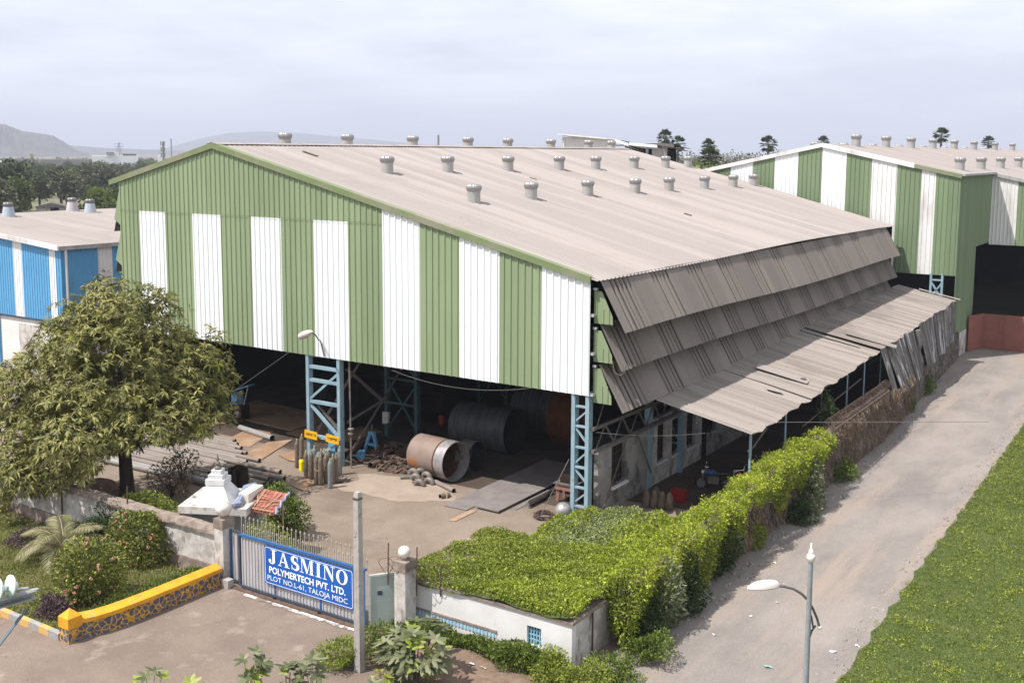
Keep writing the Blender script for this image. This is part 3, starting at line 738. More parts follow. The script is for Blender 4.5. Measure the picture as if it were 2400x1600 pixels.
# yellow notice plates with smudged dark lettering rows
c9 = crop(690, 990, 9.8)
for (px, py) in ((380, 278), (878, 382)):
    p = gy(c9(px, py), Y0 - 0.08)
    nb = MB(); nb.obox((p.x, Y0 - 0.09, p.z), (0.44, 0, -0.02), (0, 0.012, 0), (0.01, 0, 0.205)); n_ = nb.build('notice_plate', 'sign_yellow', cen)
    q = MB()
    rr = random.Random(int(px))
    x = p.x - 0.33
    while x < p.x + 0.33:
        w = rr.uniform(0.035, 0.06)
        q.box(x, x + w * 0.35, Y0 - 0.106, Y0 - 0.103, p.z - 0.07, p.z + 0.07)
        q.box(x + w * 0.35, x + w, Y0 - 0.106, Y0 - 0.103, p.z + rr.choice((-0.07, 0.0, 0.04)), p.z + 0.07)
        x += w + (0.05 if rr.random() > 0.8 else 0.022)
    q.build('smudged_lettering', 'black_ink', n_)
c5 = crop(800, 800, 2091 / 600)
zr = lambda yy: gy(c5(1900, yy), Y0).z
lattice(-23.46, -22.76, Y0 + 0.05, 5.75, 0.18, [zr(528), zr(690), zr(862), zr(1025), zr(1190), zr(1345)],
        [(zr(665), zr(570) + .1), (zr(690), zr(850) + .1), (zr(1010), zr(905) + .1), (zr(1035), zr(1170) + .1), (zr(1325), zr(1240) + .1), (zr(1360), zr(1440))], 'steel_blue', lw=0.09, deep=0.34)
for i, y in enumerate((46.0, 55.0, 64.0)):
    lattice(-39.2, -37.05, y, 9.0, 0.22, [2.0, 3.4, 6.2], [(0.4, 3.2), (3.4, 0.6), (5.8, 3.5)], 'steel_teal', name='lattice_column', lw=0.12)
for y in (49.0, 58.0, 67.0):
    lattice(-23.3, -22.5, y, 9.0, 0.2, [1.5, 3.0, 4.5, 6.0], [(0, 1.5), (3.0, 1.5), (3.0, 4.5)], 'steel_blue', lw=0.09)
# bracing between front and second column line
br = MB()
br.angle((-37.15, 40.5, 0.3), (-37.15, 45.9, 5.2), 0.14, 0.02); br.angle((-37.15, 40.5, 5.0), (-37.15, 43.4, 2.7), 0.12, 0.02)
br.angle((-37.15, 40.5, 2.2), (-37.15, 43.6, 2.9), 0.12, 0.02)
br.build('cross_brace', 'steel_grey', shed)
br = MB(); br.tube([(-36.6, 40.2, 0.05), (-36.65, 40.2, 5.6)], 0.045, 8); br.lathe([(0.05, 0), (0.16, .02), (0.16, .08), (.05, .1), (.05, .25), (.16, .27), (.16, .33), (.05, .35)], (-36.6, 40.2, 1.75), n=12); br.build('downpipe', 'pipe_grey', shed)
# eaves truss rails on the right side (below the louvres)
tr = MB()
tr.bar((-22.5, 40.1, 4.13), (-22.5, 66, 4.13), 0.1, 0.14); tr.bar((-22.5, 40.1, 3.12), (-22.5, 66, 3.12), 0.14, 0.16)
for i in range(14):
    y = 40.4 + i * 1.6
    tr.angle((-22.5, y, 3.15), (-22.5, y + 0.8, 4.1), 0.06, 0.012); tr.angle((-22.5, y + 0.8, 4.1), (-22.5, y + 1.6, 3.15), 0.06, 0.012)
    if i % 2 == 0: tr.angle((-22.5, y, 4.1), (-22.45, y + 0.9, 5.6), 0.06, 0.012)
tr.build('eaves_truss', 'steel_grey', shed)
# ventilators on the roof: duct + spinning turbine head
def ventilator(par, x, y, z, s=1.0, duct='duct', head='turbine_metal', cone=0.0, h=0.62):
    d = MB(); d.lathe([(0.385 * s + cone, -0.18 * s), (0.385 * s + cone * 0.2, h * s)], (x, y, z), n=20); o = d.build('ventilator_duct', duct, par, True)
    t = MB(); t.lathe([(0.385 * s, 0), (0.41 * s, 0.012 * s), (0.41 * s, 0.04 * s), (0.445 * s, 0.10 * s), (0.475 * s, 0.21 * s), (0.455 * s, 0.31 * s), (0.39 * s, 0.385 * s), (0.25 * s, 0.425 * s), (0.0, 0.44 * s)], (x, y, z + h * s), n=40, ribs=1, ribd=0.06)
    t.build('ventilator_turbine', head, o)
for y in (46.75, 52.35, 58.85, 65.25, 70.45, 76.6, 82.2, 86.6):
    ventilator(shed, -39.6, y, zroof(-39.6), 0.9)
    ventilator(shed, -33.6, y - 0.05, zroof(-33.6), 0.9)
for y in (46.26, 51.66, 58.2, 64.6, 69.8, 76.1, 82.3, 86.4):
    ventilator(shed, -47.0, y, zroof(-47.0), 0.9)
# flood lamp on the gable
lx = gy(cc(1010, 190), Y0 - 0.1)
lp = MB(); p0 = gy(cc(1020, 215), Y0 - 0.1); p1 = gy(cc(985, 75), Y0 - 0.12); p2 = gy(cc(962, 58), Y0 - 0.6); p3 = gy(cc(940, 20), Y0 - 1.3); p4 = gy(cc(900, -8), Y0 - 1.75)
lp.tube([p0, p1, p2, p3, p4], 0.035, 8); a_ = lp.build('lamp_bracket', 'lamp_arm', shed, True)
p5 = gy(cc(828, 22), Y0 - 1.8)
hd = MB(); ax = (p5 - p4).normalized(); hd.lathe([(0.03, -0.1), (0.10, 0), (0.17, 0.2), (0.2, 0.45), (0.16, 0.75), (0.02, 0.86)], p4, ax, 14); hd.build('lamp_head', 'lamp_shell', a_, True)
def xw(y): return -15.48 - (y - 30) * 0.005 - max(0, y - 61) * 0.062
def wt(y): return float(np.interp(y, [30, 42, 50, 62.5, 64.5, 91], [1.9, 2.35, 2.6, 2.68, 2.05, 2.1]))
# ------------------------------------------------------------------ second green shed, behind on the right
A0, AY, AR, AZ, AS = -17.75, 88.5, -28.61, 16.8, 0.2166
def zr2(x): return AZ - AS * abs(x - AR)
sh2 = thing('striped_shed', (-20, 95, 0), 'taller green and white striped shed at the right behind the main shed, with brown gate', 'industrial shed')
w2 = MB()
bds = [-46.0] + [gy(D(x, 450), AY).x for x in (1676, 1728, 1779, 1832, 1886, 1944, 1999, 2058, 2116, 2149)] + [A0]
cols2 = [1, 0, 1, 0, 1, 0, 1, 2, 1, 2, 1, 1]
bds = [-46.0, -41.5, gy(D(1678, 400), AY).x, gy(D(1729, 400), AY).x, gy(D(1779, 400), AY).x, gy(D(1832, 410), AY).x, gy(D(1887, 420), AY).x, gy(D(1942, 440), AY).x, gy(D(1999, 470), AY).x, gy(D(2056, 500), AY).x, gy(D(2118, 500), AY).x, gy(D(2145, 500), AY).x, A0]
cols2 = [0, 1, 0, 1, 0, 1, 0, 1, 2, 1, 2, 1]
cols2 = [0, 1, 1, 0, 1, 0, 1, 2, 1, 1, 2, 1]
# stripes read from the photo: left of 1678 green, white to 1729, green to 1779, white to 1832, green to 1887, white to 1942, green to 1999, stained white to 2056, green to 2118, stained white to 2145, green to the corner
bds = [-46.0, gy(D(1678, 400), AY).x, gy(D(1729, 400), AY).x, gy(D(1779, 400), AY).x, gy(D(1832, 410), AY).x, gy(D(1887, 420), AY).x, gy(D(1942, 440), AY).x, gy(D(1999, 470), AY).x, gy(D(2056, 500), AY).x, gy(D(2114, 470), AY).x, gy(D(2147, 470), AY).x, A0]
cols2 = [1, 0, 1, 0, 1, 0, 1, 2, 1, 2, 1]
for i in range(len(bds) - 1):
    us = rib(bds[i] + 46, bds[i + 1] + 46, 0.36, 0.05, 0.10)
    w2.sheet((-46.0, AY, 0), (1, 0, 0), (0, 0, 1), (0, -1, 0), us, (lambda u: 6.7), (lambda u: zr2(u - 46.0) - 0.05), cols2[i])
w2.build('gable_wall', ['clad_white', 'clad_green_b', 'clad_white_old'], sh2)
f2 = MB()
# flank wall: full depth above the side opening, short below it
us = rib(0, 12.9, 0.36, 0.04, 0.10)
f2.sheet((A0, AY, 0), (0, 1, 0), (0, 0, 1), (1, 0, 0), us, (lambda u: 8.5 if u > 7.2 else 1.2 - 0.05 * u), (lambda u: zr2(A0) - 0.05))
f2.build('flank_wall', 'clad_green_b', sh2)
w3 = MB(); RX = 4.0
b3 = [A0, gy(D(2336, 480), 101.4).x] + [gy(D(2336, 480), 101.4).x + 2.2 * i for i in range(1, 10)]
for i in range(len(b3) - 1):
    us = rib(b3[i] - A0, b3[i + 1] - A0, 0.30, 0.05, 0.10)
    w3.sheet((A0, 101.4, 0), (1, 0, 0), (0, 0, 1), (0, -1, 0), us, (lambda u: 8.3), (lambda u: zr2(A0 + u) - 0.05), 2 if i % 2 == 0 else 1)
w3.build('recessed_wall', ['clad_white', 'clad_green_b', 'clad_white_old'], sh2)
r2 = MB()
def slope2(xa, xb, ya, yb, rows=3):
    n = int((yb - ya) / 0.5 * 4); ys = [ya + (yb - ya) * i / n for i in range(n + 1)]; pr = [0, 0.03, 0.03, 0]
    vs = [(xa + (xb - xa) * r / rows, y, zr2(xa + (xb - xa) * r / rows) + pr[i % 4]) for r in range(rows + 1) for i, y in enumerate(ys)]
    m_ = len(ys); r2.add(vs, [(r * m_ + i, r * m_ + i + 1, (r + 1) * m_ + i + 1, (r + 1) * m_ + i) for r in range(rows) for i in range(m_ - 1)])
slope2(AR, A0 + 0.1, AY - 0.15, 101.3); slope2(AR, 6.0, 101.3, 190); slope2(AR, -62, AY - 0.15, 190)
r2.build('roof', 'roof_pink_b', sh2)
def barge2(name, xa, xb, y, m_, h=0.32):
    b = MB(); za, zb = zr2(xa), zr2(xb)
    b.add([(xa, y, za + .1), (xb, y, zb + .1), (xb, y, zb + .1 - h), (xa, y, za + .1 - h), (xa, y + .1, za + .1), (xb, y + .1, zb + .1), (xb, y + .1, zb + .1 - h), (xa, y + .1, za + .1 - h), (xa, y + .35, za + .12), (xb, y + .35, zb + .12)],
          [(0, 3, 2, 1), (4, 5, 6, 7), (0, 1, 9, 8), (3, 7, 6, 2), (0, 4, 7, 3), (1, 2, 6, 5)])
    b.build(name, m_, sh2)
barge2('barge_flashing', -46.5, AR, AY - 0.17, 'clad_white_old'); barge2('barge_flashing', AR, -21.2, AY - 0.17, 'clad_white_old'); barge2('barge_flashing', -21.2, A0 + 0.1, AY - 0.17, 'trim_green', 0.3)
barge2('barge_flashing', A0, 6.0, 101.2, 'trim_grey', 0.3)
b = MB(); b.box(A0 - 0.1, A0 + 0.35, AY - 0.1, 101.3, zr2(A0) - 0.05, zr2(A0) + 0.12); b.build('eaves_gutter', 'trim_grey', sh2)
b = MB()
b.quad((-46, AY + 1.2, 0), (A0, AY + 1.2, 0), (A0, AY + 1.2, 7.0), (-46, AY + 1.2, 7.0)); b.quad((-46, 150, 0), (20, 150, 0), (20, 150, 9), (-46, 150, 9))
b.quad((-46, 101.45, 8.4), (20, 101.45, 8.4), (20, 150, 8.4), (-46, 150, 8.4)); b.quad((-46, AY + 1.2, 8.5), (A0 - .05, AY + 1.2, 8.5), (A0 - .05, 101.44, 8.5), (-46, 101.44, 8.5)); b.build('interior_shade', 'shade_black', sh2)  # near-black sheets and ceiling added to keep the opening dark
q = MB(); q.box(-19.62, -19.46, AY - 0.05, AY + 0.15, 0, 6.8); o = q.build('lattice_column', 'steel_blue', sh2)
q = MB(); q.box(-18.78, -18.62, AY - 0.05, AY + 0.15, 0, 6.8); q.build('column_leg', 'steel_blue', o)
for za, zb in ((6.3, 6.3), (4.95, 6.1), (6.1, 4.9)):
    q = MB(); q.angle((-19.5, AY - 0.02, za), (-18.7, AY - 0.02, zb), 0.12, 0.02, up=(0, 1, 0)); q.build('brace', 'steel_blue', o)
b = MB(); b.box(A0 - .35, A0 + 0.1, AY - 0.2, 93.4, 0, 1.9); b.build('plinth_wall', 'plaster_dirty', sh2)
# brown steel gate leaves
b = MB(); b.obox((-17.2, 94.75, 1.5), (0.33, 1.17, 0), (0.03, -0.01, 0), (0, 0, 1.47)); g1 = b.build('gate_leaf', 'brown_gate', sh2)
for (xa, xb) in ((-16.85, -13.55), (-13.5, -9.5)):
    b = MB(); b.box(xa, xb, 95.9, 95.96, 0.04, 2.97); gl = b.build('gate_leaf', 'brown_gate', sh2)
    b = MB(); b.box((xa + xb) / 2 - .03, (xa + xb) / 2 + .03, 95.86, 95.9, 0.1, 2.9); b.build('gate_bar', 'brown_gate', gl)
b = MB()
for i in range(16): b.lathe([(0.018, 0), (0.018, 0.12), (0, 0.2)], (-13.4 + i * 0.24, 95.93, 2.97), n=5)
b.build('gate_spike_row', 'brown_gate', sh2)
for y in (96.6, 106.3, 115.8, 125.3, 136.0, 147.4, 161.5, 175.2): ventilator(sh2, -28.2, y, zr2(-28.2), 1.0)
for y in (95.6, 104.5, 114.0, 124.2): ventilator(sh2, -19.3, y, zr2(-19.3), 1.0)
for y in (97.2, 105.6, 115.4, 126, 137, 148.6, 161, 174, 186): ventilator(sh2, -32.0, y, zr2(-32.0), 1.0)

# ------------------------------------------------------------------ blue shed at the left
bs = thing('blue_shed', (-76, 50, 0), 'blue and white striped shed with pale roof behind the mango tree', 'industrial shed')
BX, BY = -67.8, 45.0
def zrb(x): return 9.40 - 0.08 * (x - BX)
b = MB(); bb = [-92.0]
edges = [BX, -68.35, -69.1, -72.39, -73.47, -77.0, -78.1, -81.6, -82.7, -86.2, -87.3, -92]
for i in range(len(edges) - 1):
    us = rib(edges[i + 1] + 92, edges[i] + 92, 0.30, 0.04, 0.09)
    b.sheet((-92.0, BY, 0), (1, 0, 0), (0, 0, 1), (0, -1, 0), us, (lambda u: 4.03), (lambda u: zrb(u - 92.0) - 0.02), 1 if i in (1, 3, 5, 7, 9) else 0)
b.build('front_cladding', ['clad_blue', 'clad_white'], bs)
b = MB()
for (ya, yb, mi) in ((BY, 48.0, 0), (48.0, 49.2, 1), (49.2, 53, 0), (53, 54.2, 1), (54.2, 64, 0)):
    b.sheet((BX, BY, 0), (0, 1, 0), (0, 0, 1), (1, 0, 0), rib(ya - BY, yb - BY, 0.30, 0.04, 0.09), (lambda u: 4.03), (lambda u: 9.36), mi)
b.build('side_cladding', ['clad_blue', 'clad_white_old'], bs)
b = MB(); n = 64
for (xa, xb, sg) in ((BX + 0.3, -85.0, 1), (-85.0, -102, -1)):
    vs = []
    for r in range(3):
        x = xa + (xb - xa) * r / 2
        for i in range(n * 4 + 1):
            z = zrb(x) if sg > 0 else zrb(-85) - 0.08 * (-85 - x)
            vs.append((x, BY - 0.25 + 20 * i / (n * 4), z + [0, .03, .03, 0][i % 4]))
    m_ = n * 4 + 1; b.add(vs, [(r * m_ + i, r * m_ + i + 1, (r + 1) * m_ + i + 1, (r + 1) * m_ + i) for r in range(2) for i in range(m_ - 1)])
b.build('roof', 'roof_pink_b', bs)
b = MB(); b.obox((-80, BY - 0.28, zrb(-80) - 0.1), (12.4, 0, -0.08 * 12.4), (0, .05, 0), (0, 0, 0.17)); b.build('fascia_board', 'clad_white_old', bs)
b = MB(); b.box(BX + 0.02, BX + 0.3, BY - .3, 64, 9.12, 9.40); b.build('gutter', 'trim_grey', bs)
b = MB(); b.tube([(BX + 0.16, 45.35, 9.1), (BX + 0.16, 45.35, 0.2)], 0.09, 10); b.build('downpipe', 'clad_white_old', bs)
b = MB(); b.box(-92, BX - 0.05, BY + 0.12, BY + 0.3, 0, 4.1); b.box(BX - 0.25, BX - 0.05, BY + 0.3, 64, 0, 4.1); b.build('plinth_wall', 'plaster_white', bs)
b = MB(); b.box(-73.3, -70.9, BY + 0.06, BY + 0.118, 1.1, 3.5); b.build('shutter', 'plaster_dirty', bs)
for x in (-75.9, -80.5): 
    b = MB(); b.box(x - 0.16, x + 0.16, BY - 0.05, BY + 0.11, 0, 4.05); b.build('column', 'clad_blue', bs)
b = MB(); b.box(-92, BX, BY - 0.03, BY + 0.1, 3.9, 4.03); b.build('bottom_rail', 'gate_dark', bs)
for (px, py, dm) in ((80, 970, 'duct_blue'), (665, 918, 'duct_pale'), (830, 932, 'duct_blue')):
    p = crop(0, 260, 3.92)(px, py); d = _ray(*p); t = (9.40 + 0.08 * BX - CAMZ) / (d[2] + 0.08 * d[0])
    ventilator(bs, d[0] * t, d[1] * t, CAMZ + d[2] * t, 0.88, dm, 'turbine_dull', cone=0.22, h=0.9)

# ------------------------------------------------------------------ lean-to along the lane side of the green shed
lean = thing('lean_to', (-19, 60, 0), 'sagging lean-to of weathered corrugated sheets beside the louvred side wall', 'lean-to shed')
def lsheet(name, ya, yb, xo_a, xo_b, zo_a, zo_b, xi, zi_a, zi_b, seed, m_='roof_leanto', amp=0.045):
    g = random.Random(seed); b = MB(); n = int((yb - ya) / 0.146 * 4); rows = 8
    ph = [g.uniform(0, 6) for _ in range(4)]; vs = []
    for r in range(rows + 1):
        t = r / rows
        for i in range(n + 1):
            k = i / n; y = ya + (yb - ya) * k
            xo = xo_a + (xo_b - xo_a) * k + 0.06 * math.sin(k * 29 + ph[1]) + (0.05 if (y // 1.05) % 2 < 1 else 0)
            z_o = zo_a + (zo_b - zo_a) * k; z_i = zi_a + (zi_b - zi_a) * k
            x = xi + (xo - xi) * t; z = z_i + (z_o - z_i) * t
            z += amp * (math.sin(k * 11 + ph[0]) * t + 0.6 * math.sin(k * 23 + t * 3 + ph[2]) * t) + 0.026 * math.sin(2 * math.pi * y / 0.146)
            z += 0.018 * ((int(y / 1.05)) % 2) + 0.016 * (1 if t > 0.45 else 0)
            vs.append((x, y, z))
    m2 = n + 1
    b.add(vs, [(r * m2 + i, r * m2 + i + 1, (r + 1) * m2 + i + 1, (r + 1) * m2 + i) for r in range(rows) for i in range(m2 - 1)])
    b.build(name, m_, lean)
lsheet('roof', 43.5, 51.5, -16.55, -16.7, 3.98, 4.12, -21.6, 5.05, 5.10, 1)
lsheet('roof', 51.3, 65.2, -16.62, -17.0, 4.15, 4.42, -21.6, 5.13, 5.36, 2)
lsheet('roof', 64.7, 86.8, -16.85, -17.3, 4.53, 5.0, -21.6, 5.45, 5.92, 3, amp=0.04)
for (cx, cy, ax, ay, zz, m_) in ((-18.9, 53.6, 1.35, 0.55, 4.76, 'roof_pink'), (-17.9, 66.2, 1.5, 0.5, 4.86, 'roof_leanto'), (-19.9, 64.0, 1.9, 0.12, 5.10, 'roof_pink'), (-18.2, 50.5, 0.35, 0.2, 4.53, 'roof_pink_b'), (-18.5, 86.9, 1.5, 0.3, 5.40, 'roof_pink')):
    b = MB(); b.obox((cx, cy, zz), (ax, 0.1, -0.21 * ax), (-0.1, ay, 0), (0, 0, 0.012)); b.build('loose_roof_sheet', m_, lean)
b = MB(); b.lathe([(0.0, 0), (0.13, 0.005), (0.16, 0.04), (0.12, 0.06), (0, 0.06)], (-17.85, 53.75, 4.57), n=14); b.build('tin_lid', 'steel_grey', lean)
for y in (44.3, 48.9, 54.4, 59.0, 62.4, 66, 74, 82):
    xx = -16.95 - 0.012 * (y - 44)
    b = MB(); b.tube([(xx, y, 0), (xx, y, 4.0 + 0.012 * (y - 44))], 0.065 if y < 45 else 0.045, 8); b.build('post', 'steel_blue' if y != 54.4 else 'steel_grey', lean)
b = MB(); b.bar((-16.85, 44.3, 3.85), (-17.3, 64.6, 4.15), 0.06, 0.07); b.build('eaves_beam', 'steel_teal', lean)
b = MB(); b.bar((-16.9, 44.35, 3.2), (-16.7, 45.6, 3.9), 0.05); b.build('knee_brace', 'steel_grey', lean)
b = MB(); b.tube([(-16.75, 50.6, 2.9), (-16.8, 60.5, 3.55)], 0.03, 6); b.build('slanting_rail', 'scrap', lean)
# stained corrugated side sheets at the far end, hanging from the roof edge down to the wall top
cx7 = crop(1800, 650, 2091 / 600)
g = random.Random(5); y = 64.75; i = 0
while y < 86.3:
    w = g.uniform(1.0, 1.25); zt = 4.56 + 0.019 * (y - 64); zb = 1.7 + 0.01 * (y - 64) + g.uniform(-0.12, 0.12)
    if 72.8 < y < 73.9: y += 0.8; continue
    b = MB(); n = 30; lean_ = g.uniform(0.0, 0.06); vs = []
    for r in range(2):
        for k in range(n + 1):
            yy = y + w * k / n
            vs.append(((-16.93 - 0.017 * (yy - 64.7)) * (1 - r) + (xw(yy) + 0.16 + lean_) * r + 0.022 * math.sin(2 * math.pi * yy / 0.146), yy + (0.35 if i == 0 else 0.04) * r * (1 if i else -1), zt + (zb - zt) * r - (0.55 if i == 0 and r else 0)))
    m_ = n + 1; b.add(vs, [(k, k + 1, m_ + k + 1, m_ + k) for k in range(n)])
    b.build('side_sheet', 'sheet_stained', lean); y += w + g.uniform(-0.02, 0.05); i += 1
b = MB(); b.tube([(-16.85, 73.2, 4.6), (-16.7, 73.3, 3.9), (-16.8, 73.4, 3.2), (-16.6, 73.3, 2.5), (-16.65, 73.5, 1.8)], [0.22, 0.28, 0.2, 0.26, 0.18], 9); b.build('hanging_tarpaulin', 'hut_roof', lean, True)

# ------------------------------------------------------------------ low workshop under the louvres
ws = thing('workshop', (-23, 48, 0), 'grey plastered workshop wall with barred window openings under the louvres', 'workshop')
b = MB()
def wallseg(b, X, ya, yb, zb, zt, holes, th=0.22, mi=0):
    ys = sorted({ya, yb, *[h[0] for h in holes], *[h[1] for h in holes]})
    for a, c in zip(ys[:-1], ys[1:]):
        hs = [h for h in holes if h[0] <= a and h[1] >= c]
        if hs:
            if hs[0][2] > zb: b.box(X - th, X, a, c, zb, hs[0][2], mi)
            if hs[0][3] < zt: b.box(X - th, X, a, c, hs[0][3], zt, mi)
        else: b.box(X - th, X, a, c, zb, zt, mi)
wallseg(b, -22.65, 40.9, 45.75, 0, 3.0, [(42.15, 43.5, 1.0, 2.87)]); b.build('plaster_wall', 'plaster_grey', ws)
b = MB(); wallseg(b, -22.6, 46.1, 52.0, 0, 3.3, [(46.7, 47.7, 1.05, 2.9), (48.35, 49.4, 1.05, 2.85), (50.1, 51.2, 1.0, 2.8)]); b.build('plaster_wall', 'plaster_dirty', ws)
b = MB(); wallseg(b, -22.6, 52.4, 60.0, 0, 3.3, [(52.6, 53.9, 1.2, 2.6)]); b.build('plaster_wall', 'plaster_grey', ws)
b = MB(); b.box(-22.85, -22.55, 45.76, 46.09, 0, 5); b.build('pillar', 'steel_blue', ws)
b = MB(); b.box(-22.8, -22.5, 52.01, 52.39, 0, 4); b.build('pillar', 'shade_black', ws)
b = MB(); b.box(-23.2, -22.9, 41, 60, 0, 3.4); b.build('interior_shade', 'shade_black', ws)  # near-black backing painted as the shade behind the windows
for (ya, yb, za, zb) in ((42.15, 43.5, 1.0, 2.87), (46.7, 47.7, 1.05, 2.9), (48.35, 49.4, 1.05, 2.85), (50.1, 51.2, 1.0, 2.8)):
    b = MB()
    for k in range(1, 5): b.box(-22.72, -22.70, ya + (yb - ya) * k / 5 - .012, ya + (yb - ya) * k / 5 + .012, za, zb)
    for k in range(1, 5): b.box(-22.735, -22.72, ya, yb, za + (zb - za) * k / 5 - .012, za + (zb - za) * k / 5 + .012)
    o = b.build('window_grille', 'rust_wire', ws)
    b = MB(); b.box(-22.645 if ya < 43 else -22.595, -22.5, ya - 0.08, yb + 0.08, za - 0.1, za - 0.002); b.build('window_sill', 'plaster_white', o)
b = MB(); b.angle((-22.45, 41.0, 0.2), (-22.45, 43.2, 3.0), 0.06, 0.012); b.build('leaning_prop', 'steel_grey', ws)
b = MB(); b.angle((-22.42, 44.2, 3.0), (-22.42, 45.7, 0.8), 0.06, 0.012); b.build('leaning_prop', 'steel_grey', ws)
f = MB(); f.ring((-22.35, 55.6, 2.0), (1, 0, 0), 0.53, 0.56, 0.10, 28); wf = thing('wall_fan', (-22.35, 55.6, 2.0), 'round caged fan on the workshop wall under the lean-to', 'fan'); f.build('cage', 'bike_black', wf)
f = MB()
for k in range(3):
    a = k * 2.094; f.obox((-22.34, 55.6 + 0.26 * math.cos(a), 2 + 0.26 * math.sin(a)), (0.01, 0.08 * math.sin(a), -0.08 * math.cos(a)), (0, 0.22 * math.cos(a), 0.22 * math.sin(a)), (0.004, 0, 0))
f.lathe([(0.09, -0.15), (0.09, 0.06), (0, 0.1)], (-22.4, 55.6, 2), (1, 0, 0), 10); f.build('blades', 'bike_black', wf)

# ------------------------------------------------------------------ stone boundary wall along the lane
bw = thing('boundary_wall', (-16, 58, 0), 'dark rubble stone boundary wall running along the dusty lane', 'wall')
def stonewall(ya, yb, zt):
    g = random.Random(int(ya)); b = MB(); n = int((yb - ya) / 0.35); rows = 8; vs = []
    for r in range(rows + 1):
        for i in range(n + 1):
            y = ya + (yb - ya) * i / n; e = 0.07 if 0 < i < n else 0
            vs.append((xw(y) + (g.uniform(-e, e) if r else 0) + 0.05 * (1 - r / rows), y, zt(y) * r / rows + (g.uniform(-.05, .05) if r == rows else 0)))
    m_ = n + 1; b.add(vs, [(r * m_ + i, r * m_ + i + 1, (r + 1) * m_ + i + 1, (r + 1) * m_ + i) for r in range(rows) for i in range(n)])
    top = [vs[rows * m_ + i] for i in range(m_)]
    b.add(top + [(x - 0.42, y, z) for x, y, z in top] + [(x - 0.42, y, 0) for x, y, z in top],
          [(i, i + 1, m_ + i + 1, m_ + i) for i in range(n)] + [(m_ + i, m_ + i + 1, 2 * m_ + i + 1, 2 * m_ + i) for i in range(n)])
    b.add([top[0], (top[0][0] - .42, ya, top[0][2]), (top[0][0] - .42, ya, 0), vs[0]], [(0, 1, 2, 3)]); b.add([top[-1], (top[-1][0] - .42, yb, top[-1][2]), (top[-1][0] - .42, yb, 0), vs[n]], [(3, 2, 1, 0)])
    return b
stonewall(30.2, 90.5, wt).build('masonry', 'stone_dark', bw)
b = MB(); g = random.Random(2)
for y0 in np.arange(51.5, 62.5, 0.16):     # coil of razor wire along the wall top
    pts = []
    for k in range(13):
        a = 2 * math.pi * k / 12; pts.append((xw(y0) - 0.2 + 0.27 * math.cos(a), y0 + 0.35 * k / 12 + g.uniform(-.03, .03), wt(y0) + 0.30 + 0.27 * math.sin(a) + g.uniform(-.02, .02)))
    b.tube(pts, 0.011, 3, caps=False)
b.build('razor_wire_coil', 'rust_wire', bw)
b = MB(); b.bar((xw(52) + 0.05, 52, 2.66), (xw(62) + 0.08, 62, 2.72), 0.06, 0.06); b.build('wall_top_rail', 'scrap', bw)

# ------------------------------------------------------------------ low pump house under the creeper
ph = thing('pump_house', (-19.6, 29, 0), 'low white plastered hut with blue lattice window and overgrown roof', 'hut')
HX0, HX1, HY0, HY1, HZ = -23.2, -16.2, 27.75, 33.0, 1.47
cH = crop(900, 1150, 2352 / 800)
wa, wb_ = gy(cH(985, 1000), HY0).x, gy(cH(1082, 1000), HY0).x
za, zb = gy(cH(1030, 1062), HY0).z, gy(cH(1030, 935), HY0).z
b = MB()
for (xa, xb, z0, z1) in ((HX0, wa, 0, HZ), (wa, wb_, 0, za), (wa, wb_, zb, HZ), (wb_, HX1, 0, HZ)): b.box(xa, xb, HY0, HY0 + 0.22, z0, z1)
b.build('front_wall', 'plaster_white', ph)
b = MB(); b.box(HX1 - 0.22, HX1, HY0 + 0.221, HY1, 0, HZ - 0.01); b.build('side_wall', 'plaster_dirty', ph)
b = MB(); b.box(HX0, HX0 + 0.2, HY0 + 0.221, HY1, 0, HZ - 0.01); b.box(HX0 + 0.2, HX1 - .22, HY1 - 0.2, HY1, 0, HZ - .01); b.build('rear_wall', 'plaster_dirty', ph)
b = MB(); b.box(HX0 - 0.05, HX1 + 0.06, HY0 - 0.06, HY1 + 0.05, HZ + 0.001, HZ + 0.09); b.build('roof_slab', 'coping', ph)
b = MB(); nx, nz_ = 5, 4; dx = (wb_ - wa) / nx; dz = (zb - za) / nz_
for k in range(nx + 1): b.box(wa + k * dx - 0.02, wa + k * dx + 0.02, HY0 + 0.08, HY0 + 0.13, za, zb)
for k in range(nz_ + 1):
    for j in range(nx): b.box(wa + j * dx + 0.0205, wa + (j + 1) * dx - 0.0205, HY0 + 0.083, HY0 + 0.127, max(za, za + k * dz - 0.02), min(zb, za + k * dz + 0.02))
lw = b.build('lattice_window', 'jaali_blue', ph)
b = MB(); b.box(wa - 0.05, wb_ + 0.05, HY0 - 0.05, HY0 - 0.002, za - 0.07, za - 0.01); b.build('window_sill', 'plaster_white', lw)
b = MB(); b.box(wa, wb_, HY0 + 0.2, HY0 + 0.215, za, zb); b.build('interior_shade', 'window_dark', lw)  # near-black sheet painted as the shade behind the lattice
ta, tb = gy(cH(165, 830), HY0).x, gy(cH(775, 990), HY0).x
zt_ = gy(cH(775, 975), HY0).z; zb_ = gy(cH(775, 1012), HY0).z
b = MB(); n = 26
for k in range(n):
    b.box(ta + (tb - ta) * k / n + 0.012, ta + (tb - ta) * (k + 0.62) / n, HY0 - 0.03, HY0 - 0.003, zb_, zt_)
b.build('blue_tile_band', 'tile_blue', ph)
b = MB(); b.box(ta, tb, HY0 - 0.012, HY0 - 0.001, zb_, zt_); b.build('tile_backing', 'paint_white', ph)
b = MB(); b.box(ta, tb + 0.02, HY0 - 0.05, HY0 - 0.002, zt_ + 0.01, zt_ + 0.08); b.build('ledge', 'coping', ph)
